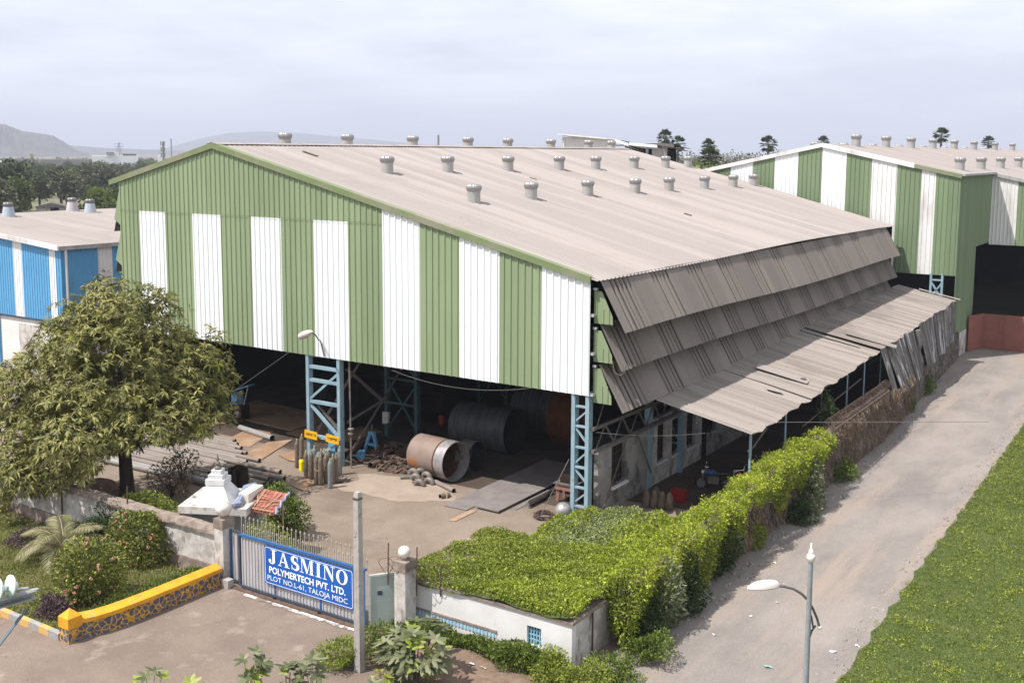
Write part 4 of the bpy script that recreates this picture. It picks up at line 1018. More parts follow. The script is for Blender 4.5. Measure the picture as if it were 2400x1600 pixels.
b = MB(); b.tube([(HX1 + 0.03, 29.0, 0.1), (HX1 + 0.03, 29.0, HZ)], 0.03, 6); b.build('drain_pipe', 'rust_wire', ph)

# ------------------------------------------------------------------ gate, pillars and walls towards the drive
GY = 26.45
c4 = crop(400, 1050, 2091 / 600)
def pillar(x0, x1, y0, y1, z, label):
    p = thing('gate_pillar', ((x0 + x1) / 2, (y0 + y1) / 2, 0), label, 'gate pillar', 'pillars of the gate')
    b = MB(); b.box(x0, x1, y0, y1, 0, z - 0.35); b.build('shaft', 'plaster_dirty', p)
    b = MB(); b.box(x0 - 0.02, x1 + 0.02, y0 - 0.02, y1 + 0.02, z - 0.349, z); b.build('cap', 'coping', p)
    return p
pl = pillar(-30.72, -30.25, 26.2, 26.75, 2.5, 'stained white gate pillar at the left end of the blue gate')
pr = pillar(-22.68, -22.2, 26.95, 27.5, 2.4, 'stained gate pillar beside the pale green door')
def globe(par_loc, r, label):
    t = thing('globe_lamp', par_loc, label, 'lamp', 'globe lamps on the gate pillars')
    b = MB(); n = 12; b.lathe([(r * math.sin(math.pi * k / n), -r * math.cos(math.pi * k / n)) for k in range(1, n + 1)], (par_loc[0], par_loc[1], par_loc[2] + r + 0.06), n=24); b.build('globe', 'globe_white', t, True)
    b = MB(); b.lathe([(r * 0.45, 0), (r * 0.4, 0.1), (r * 0.25, 0.12)], par_loc, n=14); b.build('collar', 'coping', t)
globe((-30.48, 26.47, 2.5), 0.31, 'large round white globe lamp on the left gate pillar')
globe((-22.44, 27.2, 2.4), 0.21, 'dusty white globe lamp among barbed wire on the right gate pillar')
gate = thing('sliding_gate', (-26.8, GY, 0), 'wide blue-framed sliding gate with corrugated silver sheets and spikes', 'gate')
GX0, GX1, GZ = -29.62, -23.45, 2.08
b = MB(); us = []
u = 0
while u < GX1 - GX0 - 0.1: us += [(u, 0), (u + 0.075, 0), (u + 0.085, 0.03), (u + 0.135, 0.03), (u + 0.145, 0)]; u += 0.16
b.sheet((GX0 + 0.05, GY - 0.03, 0), (1, 0, 0), (0, 0, 1), (0, -1, 0), us, (lambda u: 0.16), (lambda u: GZ - 0.05)); b.build('sheet_panel', 'gate_sheet', gate)
fr = MB(); fr.box(GX0, GX0 + 0.09, GY - 0.1, GY, 0.1, GZ); fr.build('frame_upright', 'gate_dark', gate)
for x in (-27.75, -25.55, GX1 - 0.06):
    fr = MB(); fr.box(x - 0.03, x + 0.03, GY - 0.085, GY - 0.062, 0.14, GZ - 0.06); fr.build('frame_upright', 'gate_blue', gate)
fr = MB(); fr.box(GX0 + 0.091, GX1, GY - 0.11, GY + 0.02, GZ - 0.05, GZ + 0.03); fr.build('top_rail', 'gate_blue', gate)
fr = MB(); fr.box(GX0 + 0.091, GX1, GY - 0.11, GY, 0.09, 0.17); fr.build('bottom_rail', 'gate_dark', gate)
for i in range(58):
    x = GX0 + 0.12 + i * 0.1065; tall = i % 2 == 0
    b = MB(); h = 0.62 if tall else 0.30
    b.tube([(x, GY - 0.02, GZ + 0.03), (x, GY - 0.02 + 0.02, GZ + h)], 0.016, 5); b.lathe([(0.024, 0), (0.036, 0.03), (0.0, 0.12)], (x, GY, GZ + h), n=6)
    b.build('spike', 'spike_metal', gate)
for x in (-27.75, -25.55):
    b = MB(); b.lathe([(0.06, -.03), (0.06, .03)], (x, GY - 0.13, 0.07), (0, 1, 0), 12); b.build('roller_wheel', 'bike_black', gate)
# fixed side leaf at the left
sl = thing('gate_side_panel', (-29.95, GY, 0), 'narrow fixed gate panel with blue edge beside the left pillar', 'gate panel')
b = MB(); us = []; u = 0
while u < 0.4: us += [(u, 0), (u + 0.075, 0), (u + 0.085, 0.03), (u + 0.135, 0.03), (u + 0.145, 0)]; u += 0.16
b.sheet((-30.16, GY + 0.1, 0), (1, 0, 0), (0, 0, 1), (0, -1, 0), us, (lambda u: 0.2), (lambda u: 2.02)); b.build('sheet_panel', 'gate_sheet', sl)
b = MB(); b.box(-30.23, -30.16, GY + 0.05, GY + 0.12, 0.1, 2.1); b.build('edge_post', 'gate_blue', sl)
b = MB(); b.box(-30.159, -29.64, GY + 0.05, GY + 0.12, 2.02, 2.1); b.build('top_rail', 'gate_dark', sl)
b = MB(); b.box(-30.159, -29.64, GY + 0.05, GY + 0.12, 0.12, 0.2); b.build('bottom_rail', 'gate_dark', sl)
mat('sill_worn', (0.62, 0.60, 0.58), (0.20, 0.16, 0.13), scale=2.2, rough=0.9, lo=0.44, hi=0.54, grain=0.2, gscale=25)
# track, sill and stub
b = MB(); b.box(-30.4, -21.6, GY - 0.28, GY - 0.08, 0.012, 0.05); tk = b.build('gate_track', 'scrap'); single(tk, 'dark steel gate track with worn white sill along the gate foot', 'gate track')
b = MB(); g = random.Random(8); b.add([(x, GY - 0.32 - (0.1 + 0.12 * g.random()) * k, 0.03) for k in (0, 1) for x in np.arange(-29.0, -23.5, 0.2)], [(i, i + 1, 28 + i + 1, 28 + i) for i in range(27)]); b.build('white_sill', 'sill_worn', tk)
b = MB(); b.box(-30.2, -29.85, GY - 0.42, GY - 0.14, 0, 0.32); o = b.build('concrete_stub', 'concrete'); single(o, 'small broken concrete stub at the foot of the left gate pillar', 'concrete stub')
# pale green wicket door
dr = thing('wicket_door', (-23.1, 26.9, 0), 'pale green sheet metal pedestrian door beside the blue gate', 'door')
p0, p1 = Vector((-23.38, 26.5, 0)), Vector((-22.72, 27.32, 0)); e = p1 - p0
b = MB(); b.obox((p0 + p1) / 2 + Vector((0, 0, 0.95)), e / 2, Vector((e.y, -e.x, 0)).normalized() * 0.02, (0, 0, 0.86)); b.build('leaf', 'door_green', dr)
for q_ in (p0, p1):
    b = MB(); b.obox(q_ + Vector((0, 0, 0.95)), e.normalized() * 0.035, Vector((e.y, -e.x, 0)).normalized() * 0.05, (0, 0, 0.94)); b.build('frame_upright', 'door_frame', dr)
b = MB(); b.obox((p0 + p1) / 2 + Vector((0, 0, 1.85)), e / 2, Vector((e.y, -e.x, 0)).normalized() * 0.048, (0, 0, 0.035)); b.build('frame_head', 'door_frame', dr)
nrm = Vector((e.y, -e.x, 0)).normalized(); q_ = p0 + e * 0.33 + nrm * 0.024 + Vector((0, 0, 1.22))
b = MB(); b.obox(q_, e.normalized() * 0.085, nrm * 0.004, (0, 0, 0.075)); b.build('peep_grille', 'gate_dark', dr)
# sign board with lettering
sg = MB(); SX0, SX1, SZ0, SZ1 = -28.22, -23.95, 0.56, 1.965; SYF = GY - 0.13
def rrect(x0, x1, z0, z1, r, n=5):
    out = []
    for (cx, cz, a0) in ((x1 - r, z1 - r, 0), (x0 + r, z1 - r, 90), (x0 + r, z0 + r, 180), (x1 - r, z0 + r, 270)):
        out += [(cx + r * math.cos(R(a0 + 90 * k / n)), cz + r * math.sin(R(a0 + 90 * k / n))) for k in range(n + 1)]
    return out
sg.extr(rrect(SX0, SX1, SZ0, SZ1, 0.07), (0, SYF, 0), (1, 0, 0), (0, 0, 1), (0, 0.03, 0)); sign = sg.build('sign_board', 'sign_blue', gate)
bo = MB(); po = rrect(SX0 + 0.035, SX1 - 0.035, SZ0 + 0.035, SZ1 - 0.035, 0.09); pi_ = rrect(SX0 + 0.055, SX1 - 0.055, SZ0 + 0.055, SZ1 - 0.055, 0.075); n = len(po)
bo.add([(x, SYF - 0.004, z) for x, z in po] + [(x, SYF - 0.004, z) for x, z in pi_], [(i, (i + 1) % n, n + (i + 1) % n, n + i) for i in range(n)]); bo.build('border_line', 'sign_white', sign)
LY = [SYF - 0.004]
def poly(b, pts, ox, oz, s, sx=1.0):
    LY[0] -= 0.0002
    b.add([(ox + x * s * sx, LY[0], oz + z * s) for x, z in pts], [tuple(range(len(pts)))])
def serif(b, ch, ox, oz, s):
    k = 0.045; P = lambda pts: poly(b, pts, ox, oz, s)
    rc = lambda x0, x1, z0, z1: P([(x0, z0), (x1, z0), (x1, z1), (x0, z1)])
    if ch == 'J':
        rc(0.24, 0.44, 0.16, 1); rc(0.10, 0.58, 0.955, 1)
        n = 10; o_ = [(0.19 + 0.25 * math.cos(math.pi * -k / n), 0.16 + 0.19 * math.sin(math.pi * -k / n)) for k in range(n + 1)]
        i_ = [(0.17 + 0.07 * math.cos(math.pi * -k / n), 0.16 + 0.13 * math.sin(math.pi * -k / n)) for k in range(n + 1)]
        for a in range(n): P([o_[a], o_[a + 1], i_[a + 1], i_[a]])
        P([(0.04 + 0.11 * math.cos(2 * math.pi * k / 14), 0.20 + 0.11 * math.sin(2 * math.pi * k / 14)) for k in range(14)]); return 0.64
    if ch == 'A':
        P([(0.10, 0), (0.165, 0), (0.44, 0.86), (0.42, 1.0), (0.40, 1.0)]); P([(0.40, 1.0), (0.50, 1.0), (0.86, 0), (0.63, 0)]); rc(0.24, 0.66, 0.28, 0.345)
        rc(0.0, 0.29, 0, k); rc(0.52, 0.95, 0, k); return 0.98
    if ch == 'S':
        n = 24; c_ = []
        for a in range(n + 1):
            t = a / n
            if t < 0.5: an = R(25 + 2 * t * 245); cx, cz, rx, rz = 0.35, 0.74, 0.225, 0.22
            else: an = R(90 - (t - 0.5) * 2 * 245); cx, cz, rx, rz = 0.35, 0.27, 0.245, 0.23
            c_.append((cx + rx * math.cos(an), cz + rz * math.sin(an), 0.035 + 0.075 * (1 - min(1, abs(t - 0.5) / 0.42)) + 0.05 * (1 - min(1, abs(abs(t - 0.5) - 0.22) / 0.16))))
        for a in range(n):
            (x0, z0, w0), (x1, z1, w1) = c_[a], c_[a + 1]; dx, dz = x1 - x0, z1 - z0; L = math.hypot(dx, dz) or 1; nx_, nz2 = -dz / L, dx / L
            P([(x0 + nx_ * w0, z0 + nz2 * w0), (x1 + nx_ * w1, z1 + nz2 * w1), (x1 - nx_ * w1, z1 - nz2 * w1), (x0 - nx_ * w0, z0 - nz2 * w0)])
        P([(0.53, 0.66), (0.58, 0.66), (0.58, 1.0), (0.55, 1.0)]); P([(0.08, 0.0), (0.11, 0.0), (0.13, 0.34), (0.08, 0.34)]); return 0.68
    if ch == 'M':
        rc(0.12, 0.175, 0, 1); rc(0.80, 1.0, 0, 1); P([(0.12, 1), (0.34, 1), (0.60, 0.22), (0.52, 0)]); P([(0.52, 0), (0.58, 0.0), (0.82, 0.92), (0.80, 1.0)])
        rc(0.0, 0.30, 0, k); rc(0.0, 0.2, 0.955, 1); rc(0.70, 1.10, 0, k); rc(0.9, 1.10, 0.955, 1); return 1.15
    if ch == 'I': rc(0.13, 0.34, 0, 1); rc(0, 0.47, 0, k); rc(0, 0.47, 0.955, 1); return 0.53
    if ch == 'N':
        rc(0.12, 0.175, 0, 1); rc(0.72, 0.775, 0, 1); P([(0.10, 1), (0.34, 1), (0.775, 0.24), (0.775, 0), (0.70, 0)]); rc(0, 0.3, 0, k); rc(0, 0.2, 0.955, 1); rc(0.58, 0.92, 0.955, 1); return 0.96
    if ch == 'O':
        n = 28; o_ = [(0.43 + 0.43 * math.cos(2 * math.pi * a / n), 0.5 + 0.515 * math.sin(2 * math.pi * a / n)) for a in range(n)]
        i_ = [(0.43 + 0.215 * math.cos(2 * math.pi * a / n), 0.5 + 0.45 * math.sin(2 * math.pi * a / n)) for a in range(n)]
        for a in range(n): P([o_[a], o_[(a + 1) % n], i_[(a + 1) % n], i_[a]])
        return 0.90
lt = MB(); s_ = 0.52; wsum = 0.64 + 0.98 + 0.68 + 1.15 + 0.53 + 0.96 + 0.86; kx = 3.75 / (wsum * s_ + 6 * 0.03)
ox = SX0 + 0.27
for ch in 'JASMINO':
    LY[0] = SYF - 0.004; m0 = len(lt.v); w = serif(lt, ch, 0, SZ0 + 0.80, s_)
    for j in range(m0, len(lt.v)): x, y, z = lt.v[j]; lt.v[j] = (ox + x * kx, y, z)
    ox += (w * s_ + 0.03) * kx
lt.build('company_lettering', 'sign_white', sign)
def text(s, x0, x1, z, h, bold, name, par, y, m_='sign_white'):
    cu = bpy.data.curves.new(name, 'FONT'); cu.body = s; cu.size = 1.0; cu.offset = bold; cu.resolution_u = 3
    o = bpy.data.objects.new(name, cu); COL.objects.link(o)
    me = bpy.data.meshes.new_from_object(o.evaluated_get(bpy.context.evaluated_depsgraph_get()))
    COL.objects.unlink(o); bpy.data.objects.remove(o)
    n = len(me.vertices); co = np.empty(n * 3); me.vertices.foreach_get('co', co); co = co.reshape(-1, 3)
    xm, xM = co[:, 0].min(), co[:, 0].max(); zm = 0.0; zM = 0.69
    off = root_of(par).location
    out = np.stack([x0 + (co[:, 0] - xm) / (xM - xm) * (x1 - x0) - off.x, np.full(n, y - off.y), z + (co[:, 1] - zm) / (zM - zm) * h - off.z], 1)
    me.vertices.foreach_set('co', out.astype(np.float32).ravel()); me.materials.clear(); me.materials.append(MATS[m_]); me.update()
    q = bpy.data.objects.new(name, me); COL.objects.link(q); q.parent = par
    return q
bpy.context.view_layer.update()
text('POLYMERTECH PVT. LTD.', SX0 + 0.24, SX1 - 0.36, SZ0 + 0.44, 0.235, 0.025, 'company_lettering', sign, SYF - 0.005)
text('PLOT NO.L-61, TALOJA MIDC', SX0 + 0.15, SX1 - 0.27, SZ0 + 0.155, 0.185, 0.0, 'address_lettering', sign, SYF - 0.005)

# white boundary wall left of the gate
lw = thing('white_garden_wall', (-40, 26.6, 0), 'stained white wall with crumbling coping between garden and yard', 'wall')
b = MB(); b.box(-56, -30.73, 26.5, 26.72, 0, 1.72); b.build('wall_face', 'plaster_dirty', lw)
b = MB(); g = random.Random(9); n = 90; vs = []
for j, (yy, zz) in enumerate(((26.38, 1.721), (26.38, 1.80), (26.48, 1.99), (26.78, 1.99), (26.84, 1.80), (26.84, 1.721))):
    for i in range(n + 1): vs.append((-56 + 25.25 * i / n, yy + g.uniform(-.02, .02), zz + g.uniform(-.02, .025)))
b.add(vs, [(j * (n + 1) + i, j * (n + 1) + i + 1, (j + 1) * (n + 1) + i + 1, (j + 1) * (n + 1) + i) for j in range(5) for i in range(n)]); b.build('coping', 'coping', lw)
b = MB(); b.box(-56, -30.73, 26.42, 26.499, 0, 0.55); b.build('plinth', 'coping', lw)
for x in (-40.6, -44.8, -36.2):
    b = MB(); b.angle((x, 26.45, 0.2), (x + 0.1, 26.45, 2.7), 0.06, 0.012, up=(0, 1, 0)); b.build('wire_stake', 'rust_wire', lw)
# stretch of wall between the wicket door and the yard with spikes showing above
# yellow capped rubble wall of the garden bed
yw = thing('yellow_capped_wall', (-30.3, 23, 0), 'low rubble stone wall with bright yellow coping and corner post by the drive', 'wall')
path = [(-30.30, 26.15), (-30.30, 24.5), (-30.30, 23.2), (-30.32, 22.3), (-30.38, 21.5), (-30.50, 20.9), (-30.72, 20.45)]
def zc_(t): return 0.80
b = MB(); vs = []
P = path
def offs(i, d):
    a = Vector(P[max(0, i - 1)]); c = Vector(P[min(len(P) - 1, i + 1)]); t = (c - a).normalized(); nn = Vector((-t.y, t.x)); return (P[i][0] + nn.x * d, P[i][1] + nn.y * d)
for (d, z) in ((0.0, 0), (0.0, 0.56)):
    for i in range(len(P)): vs.append((*offs(i, d), z))
m_ = len(P); b.add(vs, [(i, i + 1, m_ + i + 1, m_ + i) for i in range(m_ - 1)]); 
stone = bpy.data.materials.new('rubble_yellow_joints'); stone.use_nodes = True; t_ = stone.node_tree; bs_ = t_.nodes['Principled BSDF']; bs_.inputs['Roughness'].default_value = 0.8
gn = t_.nodes.new('ShaderNodeNewGeometry'); vo = t_.nodes.new('ShaderNodeTexVoronoi'); vo.feature = 'DISTANCE_TO_EDGE'; vo.inputs['Scale'].default_value = 4.6; vo.inputs['Randomness'].default_value = 0.95
nzz = t_.nodes.new('ShaderNodeTexNoise'); nzz.inputs['Scale'].default_value = 3.2; nzz.inputs['Detail'].default_value = 3; t_.links.new(gn.outputs['Position'], nzz.inputs['Vector']); mxv = t_.nodes.new('ShaderNodeMixRGB'); mxv.blend_type = 'ADD'; mxv.inputs[0].default_value = 0.22; t_.links.new(gn.outputs['Position'], mxv.inputs[1]); t_.links.new(nzz.outputs['Color'], mxv.inputs[2]); t_.links.new(mxv.outputs[0], vo.inputs['Vector']); cr = t_.nodes.new('ShaderNodeValToRGB'); cr.color_ramp.interpolation = 'LINEAR'
cr.color_ramp.elements[0].position = 0.055; cr.color_ramp.elements[0].color = (0.58, 0.30, 0.03, 1); cr.color_ramp.elements[1].position = 0.085; cr.color_ramp.elements[1].color = (0.10, 0.10, 0.125, 1)
t_.links.new(vo.outputs[0], cr.inputs[0]); nz2 = t_.nodes.new('ShaderNodeTexNoise'); nz2.inputs['Scale'].default_value = 5; nz2.inputs['Detail'].default_value = 6; t_.links.new(gn.outputs['Position'], nz2.inputs['Vector']); mrz = t_.nodes.new('ShaderNodeMapRange'); mrz.inputs['From Min'].default_value = .3; mrz.inputs['From Max'].default_value = .7; mrz.inputs['To Min'].default_value = .5; mrz.inputs['To Max'].default_value = 1.35; t_.links.new(nz2.outputs[0], mrz.inputs[0]); scl = t_.nodes.new('ShaderNodeVectorMath'); scl.operation = 'SCALE'; t_.links.new(cr.outputs[0], scl.inputs[0]); t_.links.new(mrz.outputs[0], scl.inputs['Scale']); t_.links.new(scl.outputs[0], bs_.inputs['Base Color']); bm_ = t_.nodes.new('ShaderNodeBump'); bm_.inputs['Distance'].default_value = 0.04; t_.links.new(vo.outputs[0], bm_.inputs['Height']); t_.links.new(bm_.outputs[0], bs_.inputs['Normal'])
MATS['rubble'] = stone
b.build('rubble_face', 'rubble', yw)
b = MB(); vs = []
prof = ((0.04, 0.561), (0.04, 0.70), (-0.30, 0.82), (-0.36, 0.70), (-0.36, 0.2))
for (d, z) in prof:
    for i in range(len(P)): vs.append((*offs(i, d), z))
b.add(vs, [(j * m_ + i, j * m_ + i + 1, (j + 1) * m_ + i + 1, (j + 1) * m_ + i) for j in range(4) for i in range(m_ - 1)]); 
b.add([vs[j * m_] for j in range(5)], [tuple(range(5))]); b.build('coping', 'yellow_paint', yw)
b = MB(); b.box(-31.15, -30.65, 20.02, 20.5, 0.0, 0.5); b.build('corner_post_base', 'rubble', yw)
b = MB(); b.box(-31.17, -30.63, 20.0, 20.52, 0.501, 0.86); b.add([(-31.17, 20.0, .861), (-30.63, 20.0, .861), (-30.63, 20.52, .861), (-31.17, 20.52, .861), (-30.9, 20.26, 1.12)], [(0, 1, 4), (1, 2, 4), (2, 3, 4), (3, 0, 4)]); b.build('corner_post_cap', 'yellow_paint', yw)
# striped kerb stones
kb = None
for i in range(12):
    x1 = -31.2 - i * 0.56; x0 = x1 - 0.55
    b = MB(); b.box(x0, x1, 20.0, 20.2, 0, 0.24)
    if kb is None: kb = thing('striped_kerb', (-34, 20.1, 0), 'kerb of alternating yellow and grey painted stones edging the garden', 'kerb')
    b.build('kerb_stone', 'kerb_grey' if i % 2 == 0 else 'kerb_yellow', kb)

# ------------------------------------------------------------------ shrine and tiled shelter
cs = crop(400, 1060, 2352 / 360)
SZT = 2.35
A = gz(cs(105, 820), SZT); Bp = gz(cs(1160, 870), SZT); Cq = gz(cs(520, 510), SZT)
ex = (Bp - A); Lx = ex.length; ex.normalize(); ey = Vector((-ex.y, ex.x, 0))
shr = thing('shrine', (A + ex * Lx * 0.4 + ey * 1.2) * 1.0, 'small white temple with stepped pyramid spire and dark finial', 'shrine')
shr.location.z = 0
def obx(b, o, u0, u1, v0, v1, z0, z1, mi=0):
    c = o + ex * (u0 + u1) / 2 + ey * (v0 + v1) / 2; b.obox((c.x, c.y, (z0 + z1) / 2), ex * (u1 - u0) / 2, ey * (v1 - v0) / 2, (0, 0, (z1 - z0) / 2), mi)
O = Vector((A.x, A.y, 0)); DV = 2.5
b = MB(); obx(b, O, 0, Lx, 0, DV, SZT - 0.28, SZT); b.build('roof_slab', 'plaster_dirty', shr)
b = MB(); obx(b, O, 0.4, Lx - 0.1, 0.35, DV - 0.2, 0, SZT - 0.281); b.build('walls', 'plaster_grey', shr)
pA = gz(cs(390, 765), SZT + 0.02); pB = gz(cs(880, 790), SZT + 0.02)
u0 = (pA - A).dot(ex); v0 = (pA - A).dot(ey); u1 = (pB - A).dot(ex); wP = u1 - u0
def frustum(b, uc, vc, h0, h1, z0, z1):
    vs = [O + ex * (uc + a * h) + ey * (vc + c * h) + Vector((0, 0, z)) for (h, z) in ((h0, z0), (h1, z1)) for (a, c) in ((-1, -1), (1, -1), (1, 1), (-1, 1))]
    b.add(vs, [(3, 2, 1, 0), (4, 5, 6, 7)] + [(i, (i + 1) % 4, 4 + (i + 1) % 4, 4 + i) for i in range(4)])
uc = u0 + wP / 2; vc = v0 + wP / 2; hw = wP / 2 * 1.14
zt1 = SZT + 0.64
b = MB(); frustum(b, uc, vc, hw, hw * 0.46, SZT + 0.001, zt1); b.build('spire_base', 'paint_white', shr)
b = MB(); z = zt1
for (f_, h) in ((0.51, 0.22), (0.39, 0.17), (0.27, 0.17)):
    frustum(b, uc, vc, hw * f_, hw * f_, z + 0.001, z + h); z += h
b.build('stepped_tiers', 'paint_white', shr)
ctr = O + ex * uc + ey * vc
b = MB(); b.lathe([(0.13, 0), (0.15, 0.06), (0.08, 0.13), (0.05, 0.17), (0.10, 0.23), (0.08, 0.28), (0.03, 0.33), (0.06, 0.39), (0.04, 0.47), (0.0, 0.62)], (ctr.x, ctr.y, z), n=12); b.build('finial', 'finial', shr, True)
# shelter with red tiles on poles
sh_ = [gz(cs(1340, 545), 2.55), gz(cs(1800, 632), 2.45), gz(cs(1580, 945), 2.1), gz(cs(1150, 860), 2.2)]
zs = (2.55, 2.45, 2.1, 2.2)
tl = thing('tile_shelter', (sh_[2].x, sh_[2].y, 0), 'small lean shelter roofed with red clay tiles and bamboo strips', 'shelter')
b = MB(); c_ = [Vector((p.x, p.y, z)) for p, z in zip(sh_, zs)]; dn = Vector((0, 0, -0.05))
b.add(c_ + [p + dn for p in c_], [(0, 3, 2, 1), (4, 5, 6, 7), (0, 1, 5, 4), (1, 2, 6, 5), (2, 3, 7, 6), (3, 0, 4, 7)])
nR, nC = 6, 7
for r in range(nR):
    for q in range(nC):
        f0, f1 = r / nR, (r + 1) / nR + 0.02; h0, h1 = q / nC + 0.01, (q + 1) / nC - 0.01
        L_ = lambda a, h: (c_[0].lerp(c_[1], h)).lerp(c_[3].lerp(c_[2], h), a)
        up_ = Vector((0, 0, 0.02 + 0.012 * ((r * 7 + q * 3) % 3))); b.add([L_(f0, h0) + up_ * 0.6, L_(f0, h1) + up_ * 0.6, L_(f1, h1) + up_ * 1.6, L_(f1, h0) + up_ * 1.6], [(0, 3, 2, 1)])
b.build('tile_roof', 'tile_red', tl)
b = MB()
for (a0, h0, a1, h1) in ((0.05, 0.3, 0.9, 0.25), (0.1, 0.05, 0.75, 0.30), (0.35, 0.2, 0.45, 0.95), (0.7, 0.1, 0.5, 0.9), (0.15, 0.85, 0.95, 0.6), (0.6, 0.95, 0.98, 0.35), (0.98, 0.02, 0.98, 0.98)):
    b.bar(L_(a0, h0) + Vector((0, 0, .07)), L_(a1, h1) + Vector((0, 0, .07)), 0.035, 0.02)
b.build('bamboo_strips', 'bamboo', tl)
b = MB(); ed = [c_[1].lerp(c_[2], i / 10) + Vector((0.06 * math.sin(i * 2.1), 0.05, 0.03 + 0.04 * math.sin(i * 1.7))) for i in range(11)]; b.tube(ed, 0.05, 6); b.build('edge_plastic', 'tarp', tl)
for (a, h) in ((0.98, 0.72), (0.35, 0.97), (0.9, 0.05)):
    p = L_(a, h); b = MB(); b.tube([(p.x, p.y, 0), (p.x, p.y, p.z - 0.03)], 0.035, 6); b.build('post', 'bamboo', tl)
# box and tarpaulin on the shrine roof
bx = gz(cs(1155, 735), SZT); b = MB(); rot = (gz(cs(1350, 540), SZT + .3) - gz(cs(1110, 690), SZT + .3)).normalized(); sd_ = Vector((rot.y, -rot.x, 0))
b.obox((bx.x + rot.x * 0.42, bx.y + rot.y * 0.42, SZT + 0.17), rot * 0.62, sd_ * 0.21, (0, 0, 0.17)); o = b.build('foam_box', 'foam'); single(o, 'long cream foam box lying beside the tiled shelter roof', 'box')
b = MB(); pts = [gz(cs(960, 820), SZT + .1), gz(cs(1020, 770), SZT + .16), gz(cs(1080, 690), SZT + .2), gz(cs(1090, 610), SZT + .22), gz(cs(1170, 570), SZT + .2), gz(cs(1290, 500), SZT + .12)]
b.tube(pts, [0.13, 0.16, 0.10, 0.09, 0.18, 0.10], 8); g = random.Random(4)
b.v = [(x + g.uniform(-.05, .05), y + g.uniform(-.05, .05), z + g.uniform(-.04, .05)) for x, y, z in b.v]; o = b.build('tarpaulin', 'tarp'); single(o, 'crumpled blue grey tarpaulin lying on the shrine roof', 'tarpaulin')
# ------------------------------------------------------------------ yard: cylinders, drums, pipes, plates
cB = crop(690, 990, 2058 / 210)
def cylinder(p, label, body, grp='gas cylinders below the middle lattice column', h=1.32, tilt=0):
    t = thing('gas_cylinder', (p.x, p.y, 0), label, 'gas cylinder', grp)
    b = MB(); b.lathe([(0.0, 0.0), (0.108, 0.01), (0.115, 0.04), (0.115, h - 0.22), (0.108, h - 0.13), (0.08, h - 0.05), (0.045, h), (0.04, h + 0.02)], (p.x, p.y, 0.02), n=16); b.build('body', body, t, True)
    b = MB(); b.lathe([(0.035, 0), (0.03, 0.05), (0.022, 0.06), (0.022, 0.13), (0, 0.14)], (p.x, p.y, h + 0.03), n=8); b.tube([(p.x, p.y, h + 0.11), (p.x + 0.09, p.y - 0.03, h + 0.13)], 0.018, 6); b.build('valve', 'cyl_valve', t)
    return t
spots = [(65, 1035, 'lone brown gas cylinder standing apart left of the yellow can', 'cyl_brown'),
         (175, 900, 'brown gas cylinder half hidden behind the yellow can', 'cyl_brown'),
         (270, 1305, 'brown gas cylinder right beside the yellow can', 'cyl_brown'),
         (395, 1300, 'second brown gas cylinder right of the yellow can', 'cyl_brown'),
         (465, 1180, 'pale topped gas cylinder behind the pair beside the can', 'cyl_grey'),
         (510, 1415, 'slim brown cylinder at the left front of the roped cluster', 'cyl_brown'),
         (605, 1435, 'thick brown cylinder at the front of the roped cluster', 'cyl_brown'),
         (620, 1280, None, 'cyl_brown'), (690, 1250, None, 'cyl_grey'), (725, 1390, None, 'cyl_brown'), (785, 1290, None, 'cyl_brown'),
         (825, 1505, 'pale blue grey cylinder standing foremost of the roped cluster', 'cyl_grey'),
         (890, 1410, 'brown cylinder just behind the pale blue grey one', 'cyl_brown'), (965, 1380, None, 'cyl_brown'), (1045, 1200, 'greenish cylinder leaning against the right leg of the lattice column', 'cyl_grey')]
cyl_pts = []
for px, py, lab, m_ in spots:
    p = gz(cB(px, py)); cyl_pts.append(p)
    cylinder(p, lab or 'brown gas cylinder in the middle of the roped cluster', m_, 'gas cylinders below the middle lattice column', 1.32 + 0.02 * ((px * 7) % 3))
b = MB()
front = [cyl_pts[5], cyl_pts[6], cyl_pts[9], cyl_pts[12], cyl_pts[13]]
pts = [Vector((p.x, p.y - 0.14, 0.78 - 0.10 * math.sin(math.pi * i / 4))) for i, p in enumerate(front)]
b.tube([pts[0] + Vector((-0.05, 0.3, 0.05))] + pts + [pts[-1] + Vector((0.15, 0.25, 0.25))], 0.02, 5); o = b.build('tie_rope', 'rope'); single(o, 'tan rope tied round the cluster of gas cylinders', 'rope')
p = gz(cB(170, 1105)); t = thing('yellow_can', (p.x, p.y, 0), 'bright yellow plastic jerrycan with dark cap beside the gas cylinders', 'jerrycan')
b = MB(); b.prism([(p.x + x, p.y + y) for x, y in ((-0.11, -0.08), (-0.07, -0.12), (0.08, -0.12), (0.12, -0.08), (0.12, 0.08), (0.08, 0.11), (-0.07, 0.11), (-0.11, 0.08))], 0.02, 0.50)
b.add([(p.x + x, p.y + y, z) for z, k in ((0.501, 1), (0.60, 0.45)) for x, y in ((-0.11 * k, -0.1 * k), (0.11 * k, -0.1 * k), (0.11 * k, 0.1 * k), (-0.11 * k, 0.1 * k))], [(4, 5, 6, 7)] + [(i, (i + 1) % 4, 4 + (i + 1) % 4, 4 + i) for i in range(4)]); b.build('body', 'can_yellow', t)
b = MB(); b.lathe([(0.045, 0), (0.045, 0.07), (0.02, 0.08)], (p.x - 0.03, p.y, 0.601), n=10); b.build('cap', 'can_cap', t)
